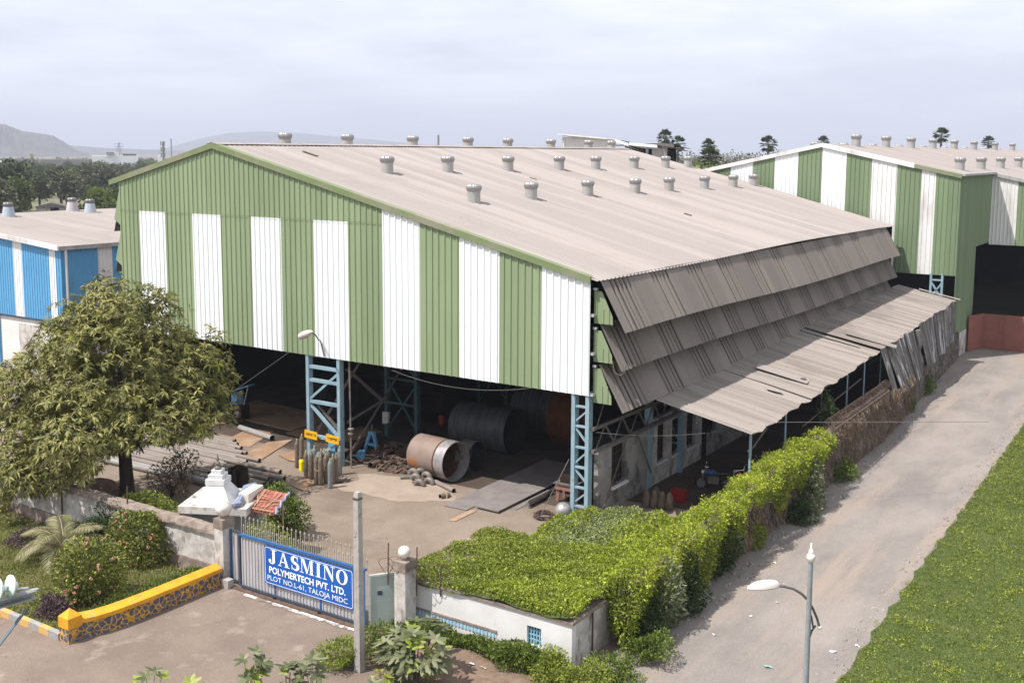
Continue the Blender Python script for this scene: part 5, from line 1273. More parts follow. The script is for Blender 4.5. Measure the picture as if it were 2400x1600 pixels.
# large drums
def drum(name, a, L, r, label, m_out, m_in, axis=(1, 0.03, 0), th=0.02):
    ax = Vector(axis).normalized(); c = Vector((a.x, a.y, r + 0.01)) + ax * L / 2
    t = thing(name, (c.x, c.y, 0), label, 'steel drum')
    b = MB(); b.ring(c, ax, r - th, r, L, 48, 0, 1); b.build('shell', [m_out, m_in], t, True)
    return t, c, ax
cc5 = crop(800, 800, 2091 / 600)
dA = Vector((-33.35, 41.75, 0)); R1 = 0.98
t, c, ax = drum('steel_drum', dA, 1.75, R1, 'big brown steel drum shell with an orange rust patch', 'drum_brown', 'drum_rust_in', axis=(1, -0.12, 0))
b = MB(); b.lathe([(R1 - 0.03, 0), (R1 - 0.03, 0.03)], c - ax * 0.85, ax, 40); b.build('end_plate', 'drum_rust_in', t)
g_ = MB(); g_.ring(c + ax * 0.93, ax, R1 - 0.05, R1 - 0.015, 0.13, 48); g_.build('neck_ring', 'drum_rust_in', t, True)
t, c2, ax2 = drum('steel_ring', dA + Vector((1.86, -0.24, 0)), 0.62, 0.985, 'bright machined steel ring lying on its side before the brown drum', 'drum_bright', 'drum_bright', axis=(1, -0.12, 0), th=0.03); t['category'] = 'steel ring'
t, _, _ = drum('steel_drum', Vector((-31.7, 43.2, 0)), 0.8, 0.8, 'short dull drum in shade behind the bright steel ring', 'steel_grey', 'shade_black')
t, c, ax = drum('steel_drum', Vector((-34.6, 46.9, 0)), 3.5, 1.25, 'long black steel drum lying inside the shed', 'drum_black', 'shade_black', axis=(1, 0.04, 0))
b = MB(); b.ring(c - ax * 0.45, ax, 1.25, 1.262, 0.05, 48); b.build('weld_seam', 'drum_black', t)
t, c, ax = drum('steel_drum', Vector((-33.5, 51.5, 0)), 3.6, 1.45, 'grey drum deep in the shed behind the black one', 'drum_black', 'shade_black')
t, c, ax = drum('steel_drum', Vector((-30.4, 50.5, 0)), 2.4, 1.6, 'orange rusty drum deep inside the shed', 'drum_orange', 'shade_black')
t, c, ax = drum('steel_drum', Vector((-44.2, 47.2, 0)), 2.6, 1.55, 'dark upright-ended drum inside the left bay near the column', 'shade_black', 'shade_black', axis=(0.9, -0.5, 0), th=0.04)
# elbows and short pipes by the drum
ce = crop(820, 980, 2240 / 300)
def elbow(px, py, z, rot, label):
    q = gz(ce(px, py), z); t = MB(); pts = []
    for k in range(9):
        a = math.pi * (k / 8) ; pts.append((q.x + 0.20 * math.cos(a) * math.cos(rot), q.y + 0.20 * math.cos(a) * math.sin(rot), z - 0.05 + 0.20 * math.sin(a)))
    t.tube(pts, 0.13, 12)
    o = t.build('pipe_elbow', 'elbow_steel', None, True); single(o, label, 'pipe elbow', 'pipe elbows heaped before the brown drum')
for px, py, z, r_, lb in ((1115, 960, 0.42, 0.1, 'dull steel pipe elbow at the top left of the heap'), (1345, 1020, 0.28, 0.0, 'dull steel pipe elbow at the upper right of the heap'), (1150, 1050, 0.25, 0.2, 'dull steel pipe elbow in the middle left of the heap'), (1390, 1120, 0.10, 0.1, 'dull steel pipe elbow at the lower right of the heap'), (1220, 1150, 0.10, 0.2, 'dull steel pipe elbow lowest at the front of the heap'), (1230, 960, 0.35, 0.9, 'dull steel pipe elbow pressed against the drum')):
    elbow(px, py, z, r_, lb)
def pipe(p, q, r, m_, name='steel_pipe', label='', grp=None, th=0.012, cat='pipe'):
    p, q = Vector(p), Vector(q); d = (q - p); b = MB(); b.ring((p + q) / 2, d, r - th, r, d.length, 16, 0, 1)
    t = b.build(name, [m_, 'pipe_in'], None, True); single(t, label, cat, grp); return t
a = gz(ce(885, 1035), 0.09); e_ = gz(ce(1050, 1030), 0.09); pipe(a, e_, 0.10, 'elbow_steel', label='short open pipe stub left of the elbow heap')
a = gz(ce(1500, 1110), 0.11); e_ = gz(ce(1820, 1265), 0.11); pipe(a, e_, 0.115, 'pipe_grey', label='short grey pipe pointing away right of the elbow heap')
a = gz(ce(1580, 1370), 0.11); e_ = a + Vector((0.15, 0.5, 0)); t = pipe(a, e_, 0.125, 'elbow_steel', 'flanged_pipe', 'short flanged pipe with brass bolts nearest the steel plates')
b = MB(); b.lathe([(0.02, -.04), (0.2, -.03), (0.2, 0.03), (0.02, 0.04)], a + (e_ - a) * 0.55, (e_ - a), 14); b.build('flange', 'bamboo', t)
# heap of scrap, machines by the middle column
def heap(name, c, r, h, n, m_, label, cat, seed, sz=0.16):
    g = random.Random(seed); b = MB()
    for i in range(n):
        a = g.uniform(0, 6.28); q = math.sqrt(g.random()); x = c[0] + r[0] * q * math.cos(a); y = c[1] + r[1] * q * math.sin(a); z = h * (1 - q) * g.random() + 0.03
        d = Vector((g.gauss(0, 1), g.gauss(0, 1), g.gauss(0, .35))).normalized(); e = d.cross(Vector((0, 0, 1))).normalized(); f = d.cross(e)
        b.obox((x, y, z), d * g.uniform(.4, 2.2) * sz, e * g.uniform(.2, .6) * sz, f * g.uniform(.1, .35) * sz)
    o = b.build(name, m_); tag(o, label, cat); o['kind'] = 'stuff'; return o
heap('scrap_heap', (-34.9, 41.6), (1.7, 0.9), 0.5, 150, 'scrap', 'low heap of rusty scrap between the column and the brown drum', 'scrap', 3)
heap('scrap_heap', (-36.6, 43.6), (1.2, 1.2), 0.7, 110, 'scrap', 'rusty scrap heap in shade below the cross braces', 'scrap', 5)
heap('rubble_heap', (-35.6, 38.4), (0.45, 0.5), 0.12, 46, 'coping', 'small scatter of rubble beside the gas cylinders', 'rubble', 6, 0.09)
c9_ = crop(690, 990, 9.8)
def q9(px, py, Y): return gy(c9_(px, py), Y)
# blue A-frame puller
base = Vector((-35.6, 43.2, 0)); t = thing('blue_press', base, 'pale blue A-shaped steel press frame behind the scrap heap', 'press')
pA_, pB_, pC_ = q9(1665, 470, 43.2), q9(1780, 250, 43.2), q9(1900, 660, 43.2)
for pa_, pb_ in ((pA_ + Vector((-.2, 0, -0.55)), pB_ + Vector((-0.12, 0, 0))), (pC_ + Vector((0.05, 0, -.1)), pB_ + Vector((0.12, 0, 0)))):
    b = MB(); b.bar(pa_, pb_, 0.16, 0.14, up=(0, 1, 0)); b.build('leg', 'machine_blue', t)
b = MB(); b.obox(pB_ + Vector((0, 0, 0.02)), (0.2, 0, 0), (0, 0.1, 0), (0, 0, 0.1)); b.build('head', 'machine_blue', t)
b = MB(); b.obox(pB_ + Vector((0, 0, -0.6)), (0.22, 0, 0), (0, 0.08, 0), (0, 0, 0.06)); b.build('crossbar', 'machine_blue', t)
b = MB(); b.tube([pB_ + Vector((0, 0, 0.1)), pB_ + Vector((0, 0, 0.5))], 0.05, 8); b.build('screw', 'steel_grey', t)
pp = q9(1510, 800, 41.6); t = thing('blue_clamp', (pp.x, pp.y, 0), 'pale blue C-shaped clamp lying in the scrap', 'clamp')
b = MB(); b.extr([(-.25, -.15), (.22, -.15), (.22, .3), (.1, .3), (.1, 0.02), (-.02, .02), (-.02, .28), (-.15, .26), (-.25, 0)], (pp.x, pp.y, max(pp.z, 0.2)), (1, 0, 0), (0, 0, 1), (0, 0.16, 0)); b.build('body', 'machine_blue', t)
b = MB(); b.tube([(pp.x - 0.65, pp.y, max(pp.z, .2) - 0.05), (pp.x - 0.24, pp.y, max(pp.z, .2) - 0.02)], [0.02, 0.07], 8); b.build('jaw_cone', 'galv', t)
pp = q9(930, 660, 40.9); t = thing('blue_machine', (pp.x, 40.9, 0), 'upright pale blue machine between the lattice column legs', 'machine')
b = MB(); b.box(pp.x - 0.28, pp.x + 0.2, 40.7, 41.2, 0.02, 1.75); b.build('cabinet', 'machine_blue', t)
b = MB(); b.box(pp.x - 0.34, pp.x + 0.26, 40.64, 41.26, 1.751, 1.82); b.build('lid', 'galv', t)
for (a1, a2, r_, lb) in (((1180, 780, 41.6), (1800, 480, 45.0), 0.13, 'long rusty pipe slanting back into the dark by the press'), ((1280, 730, 42), (1820, 560, 45.5), 0.11, 'second rusty pipe lying beside the slanting one')):
    p0 = q9(*a1); p1 = q9(*a2); p0.z = max(0.14, min(p0.z, .5)); p1.z = max(0.14, min(p1.z, .9)); pipe(p0, p1, r_, 'scrap', label=lb, grp='rusty pipes by the blue press')
p0 = gz(ce(360, 820), 0.16); p1 = gz(ce(1000, 600), 0.16); pipe(p0, p1, 0.16, 'scrap', 'mesh_roll', 'rolled rusty mesh lying before the scrap heap', cat='mesh roll')
b = MB(); k0 = gz(ce(370, 700), .2); k1 = gz(ce(800, 540), .2); b.quad(k0, k1, k1 + Vector((0.25, -0.45, .1)), k0 + Vector((0.25, -0.45, -0.05))); b.quad(k0 + Vector((0, 0, -.03)), k0 + Vector((0.25, -0.45, -0.08)), k1 + Vector((0.25, -0.45, .07)), k1 + Vector((0, 0, -.03))); o = b.build('grating_sheet', 'steel_grey'); single(o, 'flat dark steel grating propped on the scrap', 'grating')
# switch boxes and small things on the second column
for i, (px, py) in enumerate(((1583, 750), (1608, 750), (1583, 800), (1605, 795))):
    p = gy(cc(px, py), 45.9); b = MB(); b.box(p.x - 0.12, p.x + 0.10, 45.75, 45.9, p.z - 0.17, p.z + 0.17); o = b.build('switch_box', 'switch_white'); single(o, 'small cream switch box on the dark inner column', 'switch box', 'switch boxes on the inner column')
p = gy(cc5(820, 640), 47); b = MB(); b.box(p.x - 0.14, p.x + 0.14, 46.9, 47.1, p.z - 0.25, p.z + 0.25); b.tube([(p.x, 47, p.z + .25), (p.x, 47, 7)], 0.012, 5); o = b.build('hoist_control', 'bike_red'); single(o, 'red hanging hoist control box inside the dark shed', 'hoist control')
# steel plates on the floor
def plate(name, pts, z, m_, label, th=0.03, grp=None):
    b = MB(); b.prism([(p.x, p.y) for p in pts], z, z + th); o = b.build(name, m_); return single(o, label, 'steel plate', grp)
A1, A2 = gz(cc5(835, 1345)), gz(cc5(1020, 1385)); dirA = (gz(cc5(1300, 1130)) - A1); dirA.normalize()
B1, B2 = gz(cc5(1095, 1365)), gz(cc5(1280, 1410)); dB = (gz(cc5(1640, 1105)) - B1).normalized()
plate('steel_plate', [A1, A2, A2 + dB * 9, A1 + dB * 9], 0.03, 'plate_steel', 'long flat steel plate on the floor, farther left of two', 0.02)
plate('steel_plate', [B1, B2, B2 + dB * 8.5, B1 + dB * 8.5], 0.09, 'plate_steel', 'long steel plate raised on the floor, nearest the right column', 0.05)
C1 = gz(cc5(875, 1465)); C2 = gz(cc5(930, 1472)); plate('flat_bar', [C1, C2, C2 + dB * 1.7, C1 + dB * 1.7], 0.02, 'plate_rust', 'narrow rusty flat bar lying before the steel plates', 0.015)
D1 = gz(cc5(1380, 1370)); plate('flat_bar', [D1, D1 + Vector((0.3, 0.05, 0)), D1 + Vector((0.3, 0.05, 0)) + dB * 6, D1 + dB * 6], 0.02, 'plate_steel', 'narrow strip of steel along the raised plate', 0.015)
k = crop(500, 780, 3.92)
for i, (poly_, m_, lb) in enumerate((([(60, 1010), (330, 880), (560, 905), (330, 1055)], 'plate_rust', 'broad tan floor plate under the left bay'),
                                ([(270, 1125), (500, 1010), (730, 985), (440, 1172)], 'plate_rust', 'tan floor plate with lifted edge beside the lone cylinder'),
                                ([(700, 1400), (870, 1345), (960, 1385), (850, 1420), (900, 1470), (800, 1445)], 'plate_rust', 'ragged cut floor plate in front of the gas cylinders'),
                                ([(600, 1130), (760, 1090), (760, 1190), (690, 1180)], 'plate_rust', 'small stacked floor plates left of the lone cylinder'))):
    plate('floor_plate', [gz(k(*q)) for q in poly_], 0.012 + 0.012 * i, m_, lb, 0.02 + 0.012 * (i % 2), 'rusty floor plates of the yard')
for (x0, x1, y0, y1, lb) in ((-52, -44.5, 44.2, 48.0, 'brown floor plate deep inside the left bay'), (-44.3, -40.2, 43.2, 47.0, 'brown floor plate in shade beside the dark drum'), (-56, -49, 40.6, 44.0, 'tan floor plate under the edge of the mango tree')):
    b = MB(); b.prism([(x0, y0), (x1, y0 - 0.5), (x1 + .2, y1 - .4), (x0 + 0.3, y1)], 0.015, 0.05); o = b.build('floor_plate', 'plate_rust'); single(o, lb, 'steel plate', 'rusty floor plates of the yard')
# rows of long pipes in the yard
g = random.Random(21); i = 0
rows = [(1160, 165), (1680, 335), (1745, 440), (1545, 400), (1500, 440), (1185, 440)]
ends = [(gz(cs(px, py)), r_, L_) for (px, py), r_, L_ in zip(rows, (0.10, 0.115, 0.115, 0.08, 0.10, 0.09), (12, 11, 12.5, 9, 11, 9))]
for e_, r_, L_ in ends:
    q = Vector((e_.x, e_.y, r_ + 0.02)); pipe(q, q + Vector((-L_, -0.35, 0)), r_, 'pipe_grey', label=f'long grey pipe ending {("farthest back", "with dark open end nearest the cylinders", "foremost at the right", "between longer ones", "short of the foremost", "beside the black tubs")[i]} in the yard row', grp='long pipes in the yard'); i += 1
ys = [34.4, 34.75, 35.05, 35.35, 35.62, 35.9, 36.15, 36.45, 36.75, 37.0, 37.3, 37.6, 37.9, 38.2]
for j, y in enumerate(ys):
    xe = -41.6 + g.uniform(-1.2, 0.6) if y > 35.2 else -39.6 + g.uniform(-.4, .4)
    r_ = g.uniform(0.075, 0.12); L_ = g.uniform(9.5, 12.5)
    pipe((xe, y, r_ + 0.015), (xe - L_, y - 0.3 + g.uniform(-.06, .06), r_ + 0.015), r_, 'pipe_grey' if j % 4 else 'pipe_blue_grey', label='long dusty pipe lying in the close parallel rows behind the shrine', grp='long pipes in the yard')
for j, y in enumerate(np.arange(38.55, 40.3, 0.22)):
    xe = -42.6 - (y - 38.5) * 1.5 + g.uniform(-.5, .3); r_ = g.uniform(.075, .11)
    pipe((xe, y, r_ + 0.06), (xe - 9, y - .3, r_ + 0.06), r_, 'pipe_grey', label='long dusty pipe lying in the close parallel rows behind the shrine', grp='long pipes in the yard')
pipe((-49.5, 33.6, 0.17), (-40.0, 34.0, 0.17), 0.16, 'pipe_blue_grey', label='thick blue grey pipe lying foremost under the mango tree', grp='long pipes in the yard')
pipe((-47, 42.2, 0.17), (-43.75, 41.6, 0.17), 0.165, 'pipe_blue_grey', label='short thick grey pipe alone on the floor plates right of the mango', grp=None)
# black tubs and tyres behind the shrine
for (px, py, lb) in ((965, 520, 'black upright tub nearest the shrine spire'), (1040, 490, 'black upright tub at the back of the three'), (1110, 525, 'black upright tub nearest the pipes')):
    q = gz(cs(px, py)); b = MB(); b.ring((q.x, q.y, 0.46), (0, 0, 1), 0.23, 0.26, 0.9, 22, 0, 1); o = b.build('black_tub', ['tub_black', 'pipe_in'], None, True); single(o, lb, 'tub', 'black tubs behind the shrine')
for (px, py, z, lb) in ((1600, 560, 0.10, 'old tyre lying under another behind the tile shelter'), (1610, 540, 0.29, 'old tyre lying on top of another behind the shelter'), (1500, 530, 0.12, 'dark tyre lying left of the stacked pair')):
    q = gz(cs(px, py)); b = MB(); b.tube([(q.x + 0.27 * math.cos(a_), q.y + 0.27 * math.sin(a_), z) for a_ in np.linspace(0, 2 * math.pi, 25)], 0.09, 8, caps=False); o = b.build('tyre', 'bike_black', None, True); single(o, lb, 'tyre', 'old tyres by the shelter')
pipe((-30.2, 29.4, .13), (-28.6, 29.6, .13), 0.14, 'tub_black', label='short dark pipe lying in shade behind the gate spikes')
# cable coil, dish ball, stand and strips by the right column
q = gz(cc5(1640, 1440)); t = thing('cable_coil', (q.x, q.y, 0), 'tangled coil of dark cable lying left of the right column', 'cable coil')
b = MB(); g = random.Random(12)
pts = []
for k in range(150):
    a_ = k * 0.36; r_ = 0.42 + 0.10 * math.sin(k * 0.37) + g.uniform(-.08, .08); pts.append((q.x + r_ * math.cos(a_), q.y + r_ * math.sin(a_), 0.05 + 0.16 * g.random()))
b.tube(pts, 0.022, 5); b.build('cable', 'rust_wire', t)
q2 = q + Vector((0.75, 0.55, 0)); b = MB()
b.tube([(q2.x + 0.3 * math.cos(a_), q2.y + 0.3 * math.sin(a_), 0.12) for a_ in np.linspace(0, 2 * math.pi, 25)], 0.10, 8, caps=False); o = b.build('tyre', 'bike_black', None, True); single(o, 'black tyre lying between the cable coil and the steel ball', 'tyre')
q = gz(cc5(1800, 1455)); b = MB(); n = 12; b.lathe([(0.38 * math.sin(math.pi * k_ / n), -0.38 * math.cos(math.pi * k_ / n)) for k_ in range(1, n + 1)], (q.x, q.y + 0.1, 0.38), (0.35, -0.6, 1), 28); o = b.build('steel_ball', 'ball_steel', None, True); single(o, 'dull round steel ball vessel at the foot of the right column', 'steel ball')
q = Vector((-24.75, 41.9, 0)); t = thing('machine_stand', q, 'faded red steel stand with dark block on top by the right column', 'stand')
for dx, dy in ((-.38, -.3), (.38, -.3), (-.38, .3), (.38, .3)):
    b = MB(); b.extr([(-0.12, 0), (0.02, 0), (0.1, .62), (-.1, .62)], (q.x + dx, q.y + dy, 0.0), (1, 0, 0), (0, 0, 1), (0, 0.05, 0)); b.build('leg', 'stand_red', t)
b = MB(); b.box(q.x - .48, q.x + .48, q.y - .38, q.y + .38, 0.621, 0.88); b.build('frame', 'stand_red', t)
b = MB(); b.box(q.x - .56, q.x + .56, q.y - .44, q.y + .44, .881, .93); b.build('table', 'steel_grey', t)
b = MB(); b.box(q.x - .3, q.x + .35, q.y - .25, q.y + .3, .931, 1.25); b.build('motor_block', 'tub_black', t)
for j, (dx, dy, L_) in enumerate(((-1.3, -1.5, 2.2), (-1.15, -1.65, 2.2), (-1.0, -1.9, 1.6))):
    b = MB(); p0 = Vector((q.x + dx, q.y + dy, 0.06 + 0.04 * j)); b.angle(p0, p0 + dB * L_, 0.14, 0.02); o = b.build('angle_bar', 'steel_grey'); single(o, 'dark angle iron bar lying left of the red stand', 'steel bar', 'angle bars by the red stand')
b = MB(); b.box(-23.9, -23.5, 42.6, 44.4, 0.02, 0.5); b.box(-23.95, -23.45, 42.55, 44.45, 0.501, 0.56); o = b.build('red_chest', 'stand_red'); single(o, 'faded red chest seen through the right lattice column', 'chest')
# sand mound and old concrete post
mo = MB(); n = 16; vs = []; mc = gz(D(235, 1135)); g = random.Random(31)
for r in range(6):
    for k_ in range(n): a_ = 2 * math.pi * k_ / n; rr = 1.5 * r / 5; vs.append((mc.x + rr * math.cos(a_) * 1.2 + g.uniform(-.05, .05), mc.y + rr * math.sin(a_) * .8, 0.75 * math.cos(min(1, r / 5) * 1.57) ** 1.2 + (g.uniform(0, .05) if r < 5 else -0.02)))
mo.add(vs, [(r * n + k_, r * n + (k_ + 1) % n, (r + 1) * n + (k_ + 1) % n, (r + 1) * n + k_) for r in range(5) for k_ in range(n)]); o = mo.build('sand_mound', 'soil', None, True); single(o, 'small mound of brown sand under the mango tree', 'sand heap')
b = MB(); pz = 5.74; b.add([(-21.62 + sx * w_, 24.0 + sy * w_, z) for z, w_ in ((0, 0.12), (pz - 0.12, 0.095), (pz, 0.07)) for sx, sy in ((-1, -1), (1, -1), (1, 1), (-1, 1))], [(3, 2, 1, 0), (8, 9, 10, 11)] + [(r * 4 + i, r * 4 + (i + 1) % 4, r * 4 + 4 + (i + 1) % 4, r * 4 + 4 + i) for r in range(2) for i in range(4)])
cp = thing('concrete_post', (-21.62, 24.0, 0), 'tall weathered square concrete post standing before the gate', 'post'); b.build('shaft', 'concrete', cp)
b = MB(); b.box(-21.73, -21.51, 23.89, 24.11, pz - 0.22, pz - 0.17); b.build('steel_band', 'rust_wire', cp)
# street lamp by the lane
LB = gz(D(1846, 1690)); LXY = (LB.x, LB.y); zt5 = gy(D(1848, 1285), LB.y).z
sl_ = thing('street_lamp', (LB.x, LB.y, 0), 'grey street lamp with curved arm, pink lamp head and pointed finial', 'street lamp')
b = MB(); b.tube([(LB.x, LB.y, 0), (LB.x, LB.y, zt5)], [0.085, 0.065], 14); b.build('pole', 'lamp_pole', sl_, True)
b = MB(); b.lathe([(0.06, -0.03), (0.10, 0.02), (0.125, 0.10), (0.11, 0.18), (0.06, 0.23), (0.075, 0.25), (0.05, 0.33), (0.035, 0.36), (0.03, 0.50), (0.0, 0.52)], (LB.x, LB.y, zt5), n=16); b.build('finial', 'globe_white', sl_, True)
dirv = Vector((_r[0], _r[1], 0)).normalized()
def LP(px, py): 
    p = at(D(px, py), math.hypot(LB.x, LB.y)); d = (p - LB).dot(dirv); return Vector((LB.x, LB.y, p.z)) + dirv * d + Vector((0, 0.09, 0))
b = MB(); b.tube([LP(1882, 1446), LP(1876, 1425), LP(1866, 1402), LP(1852, 1378), LP(1836, 1362), LP(1818, 1350), LP(1795, 1342), LP(1778, 1339)], 0.036, 8); arm = b.build('curved_arm', 'lamp_arm', sl_, True)
b = MB(); b.tube([LP(1866, 1444), LP(1862, 1420), LP(1852, 1395)], 0.026, 6); b.build('brace', 'lamp_arm', arm, True)
b = MB(); b.tube([LP(1872, 1440), LP(1862, 1452), LP(1854, 1475), LP(1850, 1510)], 0.028, 6); b.build('scroll_strut', 'lamp_arm', arm, True)
b = MB(); c_ = LP(1882, 1446); b.lathe([(0.03, -0.06), (0.06, -.02), (0.055, .04), (0.0, .06)], c_, (1, 0, -0.3), 12); b.build('end_knob', 'lamp_shell', arm, True)
h0 = LP(1782, 1338); ax = (LP(1705, 1338) - h0); Lh = ax.length; ax.normalize()
b = MB(); vs = []; ns = 9; secs = [(0, 0.06, 0.04, 0.02), (0.06, 0.11, 0.09, 0.05), (0.22, 0.15, 0.125, 0.06), (0.5, 0.17, 0.13, 0.06), (0.78, 0.14, 0.10, 0.05), (0.94, 0.08, 0.05, 0.035), (1.0, 0.03, 0.02, 0.02)]
up = Vector((0, 0, 1)); sdv = ax.cross(up).normalized()
for (t_, w_, hu, hd_) in secs:
    for k_ in range(ns): a_ = math.pi * k_ / (ns - 1); vs.append(h0 + ax * Lh * t_ + sdv * w_ * 1.15 * math.cos(a_) + up * (hu * 1.35 * math.sin(a_) ** .7))
b.add(vs, [(r * ns + k_, r * ns + k_ + 1, (r + 1) * ns + k_ + 1, (r + 1) * ns + k_) for r in range(len(secs) - 1) for k_ in range(ns - 1)]); b.build('lamp_head', 'lamp_shell', sl_, True)
b = MB(); vs = []
for (t_, w_, hu, hd_) in secs:
    for k_ in range(ns): a_ = math.pi * k_ / (ns - 1); vs.append(h0 + ax * Lh * t_ + sdv * w_ * 1.1 * math.cos(a_) - up * (0.006 + hd_ * 1.2 * math.sin(a_)))
b.add(vs, [(r * ns + k_, (r + 1) * ns + k_, (r + 1) * ns + k_ + 1, r * ns + k_ + 1) for r in range(len(secs) - 1) for k_ in range(ns - 1)]); b.build('lens_bowl', 'lamp_glass', sl_, True)
# cross-arm with disc insulators of a utility pole just left of the view
def CA(px, py, dist=13.5): return at(D(px, py), dist)
ca = thing('utility_pole', CA(-330, 1400, 12.8) * 1.0, 'grey steel crossarm with two pale green disc insulators at the left edge', 'utility pole'); ca.location.z = 0
pa, pb = CA(80, 1362), CA(-330, 1475, 12.8)
d_ = (pa - pb).normalized(); sd_ = d_.cross(Vector((0, 0, 1))).normalized(); up_ = sd_.cross(d_)
b = MB(); w_, h_ = 0.055, 0.085
b.obox((pa + pb) / 2 + up_ * h_ / 2, sd_ * w_, (pa - pb) / 2, up_ * 0.004); b.obox((pa + pb) / 2 - up_ * h_ / 2, sd_ * w_, (pa - pb) / 2, up_ * 0.004); b.obox((pa + pb) / 2 - sd_ * (w_ - 0.004), sd_ * 0.004, (pa - pb) / 2, up_ * h_ / 2 * 0.9); cm_ = b.build('crossarm', 'channel', ca)
b = MB(); b.obox(pa + up_ * (h_ / 2 + 0.008) - d_ * 0.12, sd_ * 0.03, d_ * 0.16, up_ * 0.003); b.build('clevis_plate', 'channel', cm_)
b = MB(); q1, q2_ = CA(62, 1385), CA(-40, 1530, 13.2); b.bar(q1 - up_ * 0.06, q2_, 0.045, 0.012); b.bar(q2_, CA(-330, 1640, 12.8), 0.045, 0.012); b.build('brace', 'channel_blue', ca)
ac = (-d_ + Vector((0, 0, 0.18))).normalized(); c0 = CA(42, 1352, 13.45)
for k_ in range(2):
    c_ = c0 - d_ * (0.07 + 0.15 * k_) + up_ * 0.06
    b = MB(); b.lathe([(0.03, -0.06), (0.042, -0.05), (0.045, 0.0), (0.125, 0.015), (0.128, 0.03), (0.10, 0.045), (0.03, 0.05), (0.02, 0.075)], c_, ac, 26); b.build('disc_insulator', 'porcelain', ca, True)
b = MB(); b.tube([c0 + ac * 0.35, c0 - ac * 0.12], 0.016, 6); b.build('insulator_pin', 'galv', ca)
b = MB(); pz_ = CA(-330, 1470, 12.7); b.tube([(pz_.x, pz_.y, 0), (pz_.x, pz_.y, pz_.z + 1.2)], 0.12, 10); b.build('pole', 'concrete', ca)
# loose cables
def cable(pts, r, label, m_='cable', n=16, sag=0.0):
    b = MB(); out = []
    for i in range(len(pts) - 1):
        for k_ in range(n):
            t_ = k_ / n; p = Vector(pts[i]).lerp(Vector(pts[i + 1]), t_); p.z -= sag * 4 * t_ * (1 - t_); out.append(p)
    out.append(Vector(pts[-1])); b.tube(out, r, 5); o = b.build('overhead_cable', m_); single(o, label, 'cable')
cable([gy(cc(695, 178), 39.95), gy(D(470, 945), 39.0)], 0.012, 'taut pale cable slanting from the gable to the mango tree')
cable([gy(D(900, 850), 39.9), gy(D(1225, 890), 39.9)], 0.009, 'thin sagging cable across the opening of the right bay', sag=0.45)
cable([(-22.4, 40.2, 4.0), (-16.9, 46.2, 4.0)], 0.011, 'pale sagging cable from the right column to the lean-to', sag=0.35)
cable([(-16.9, 46.2, 4.0), (-9.0, 54.0, 3.55)], 0.012, 'thin cable from the lean-to across the lane')
cable([gy(cc5(1860, 960), 40.0), gz(cc5(1625, 1425), 0.1)], 0.018, 'guy rope slanting from the right column to the cable coil')
# worker crouching in the left bay
def skin_body(name, J, E_, Rr, m_, par, lvl=2):
    me = bpy.data.meshes.new(name); me.from_pydata(J, E_, []); me.materials.append(MATS[m_]); o = bpy.data.objects.new(name, me); COL.objects.link(o); o.parent = par
    md = o.modifiers.new('skin', 'SKIN'); md.use_smooth_shade = True
    for v_, r_ in zip(me.skin_vertices[0].data, Rr): v_.radius = (r_, r_)
    me.skin_vertices[0].data[0].use_root = True
    sb = o.modifiers.new('sub', 'SUBSURF'); sb.levels = 1; sb.render_levels = 1
    return o
wp = gz(crop(530, 900, 2091 / 160)(440, 1190))
wk = thing('person', (wp.x, wp.y, 0), 'worker in pale shirt, maroon trousers and yellow helmet crouching in the left bay', 'person', rz=R(-25))
J = [(0, 0, 0.22), (0.0, -0.06, 0.45), (0.0, -0.14, 0.68), (0.0, -0.17, 0.80), (0.0, -0.20, 0.90), (0.0, -0.22, 0.98),
     (0.17, -0.13, 0.68), (0.24, -0.30, 0.50), (0.16, -0.46, 0.42), (-0.17, -0.13, 0.68), (-0.25, -0.28, 0.50), (-0.15, -0.46, 0.44),
     (0.12, -0.02, 0.2), (0.19, -0.36, 0.42), (0.17, -0.16, 0.08), (0.18, -0.34, 0.04), (-0.12, -0.02, 0.2), (-0.19, -0.36, 0.42), (-0.17, -0.16, 0.08), (-0.18, -0.34, 0.04)]
E_ = [(0, 1), (1, 2), (2, 3), (3, 4), (4, 5), (2, 6), (6, 7), (7, 8), (2, 9), (9, 10), (10, 11), (0, 12), (12, 13), (13, 14), (14, 15), (0, 16), (16, 17), (17, 18), (18, 19)]
RR = [0.14, 0.14, 0.13, 0.055, 0.085, 0.07, 0.065, 0.05, 0.035, 0.065, 0.05, 0.035, 0.10, 0.075, 0.055, 0.04, 0.10, 0.075, 0.055, 0.04]
skin_body('body', J, E_, RR, 'skin', wk)
J2 = [J[0], J[1], J[2], (0, -.155, .755), J[6], J[7], J[9], J[10]]; skin_body('shirt', J2, [(0, 1), (1, 2), (2, 3), (2, 4), (4, 5), (2, 6), (6, 7)], [0.15, 0.155, 0.15, 0.08, 0.08, 0.07, 0.08, 0.07], 'shirt', wk)
J3 = [(0, 0, 0.24)] + J[12:15] + J[16:19]; skin_body('trousers', J3, [(0, 1), (1, 2), (2, 3), (0, 4), (4, 5), (5, 6)], [0.17, 0.125, 0.095, 0.075, 0.125, 0.095, 0.075], 'trousers', wk)
b = MB(); b.lathe([(0.15, 0), (0.135, 0.01), (0.125, 0.06), (0.09, 0.115), (0.0, 0.135)], (0, -0.215, 0.945), (0, -0.2, 1), 16)
hm = b.build('helmet', 'helmet', None, True); hm.parent = wk
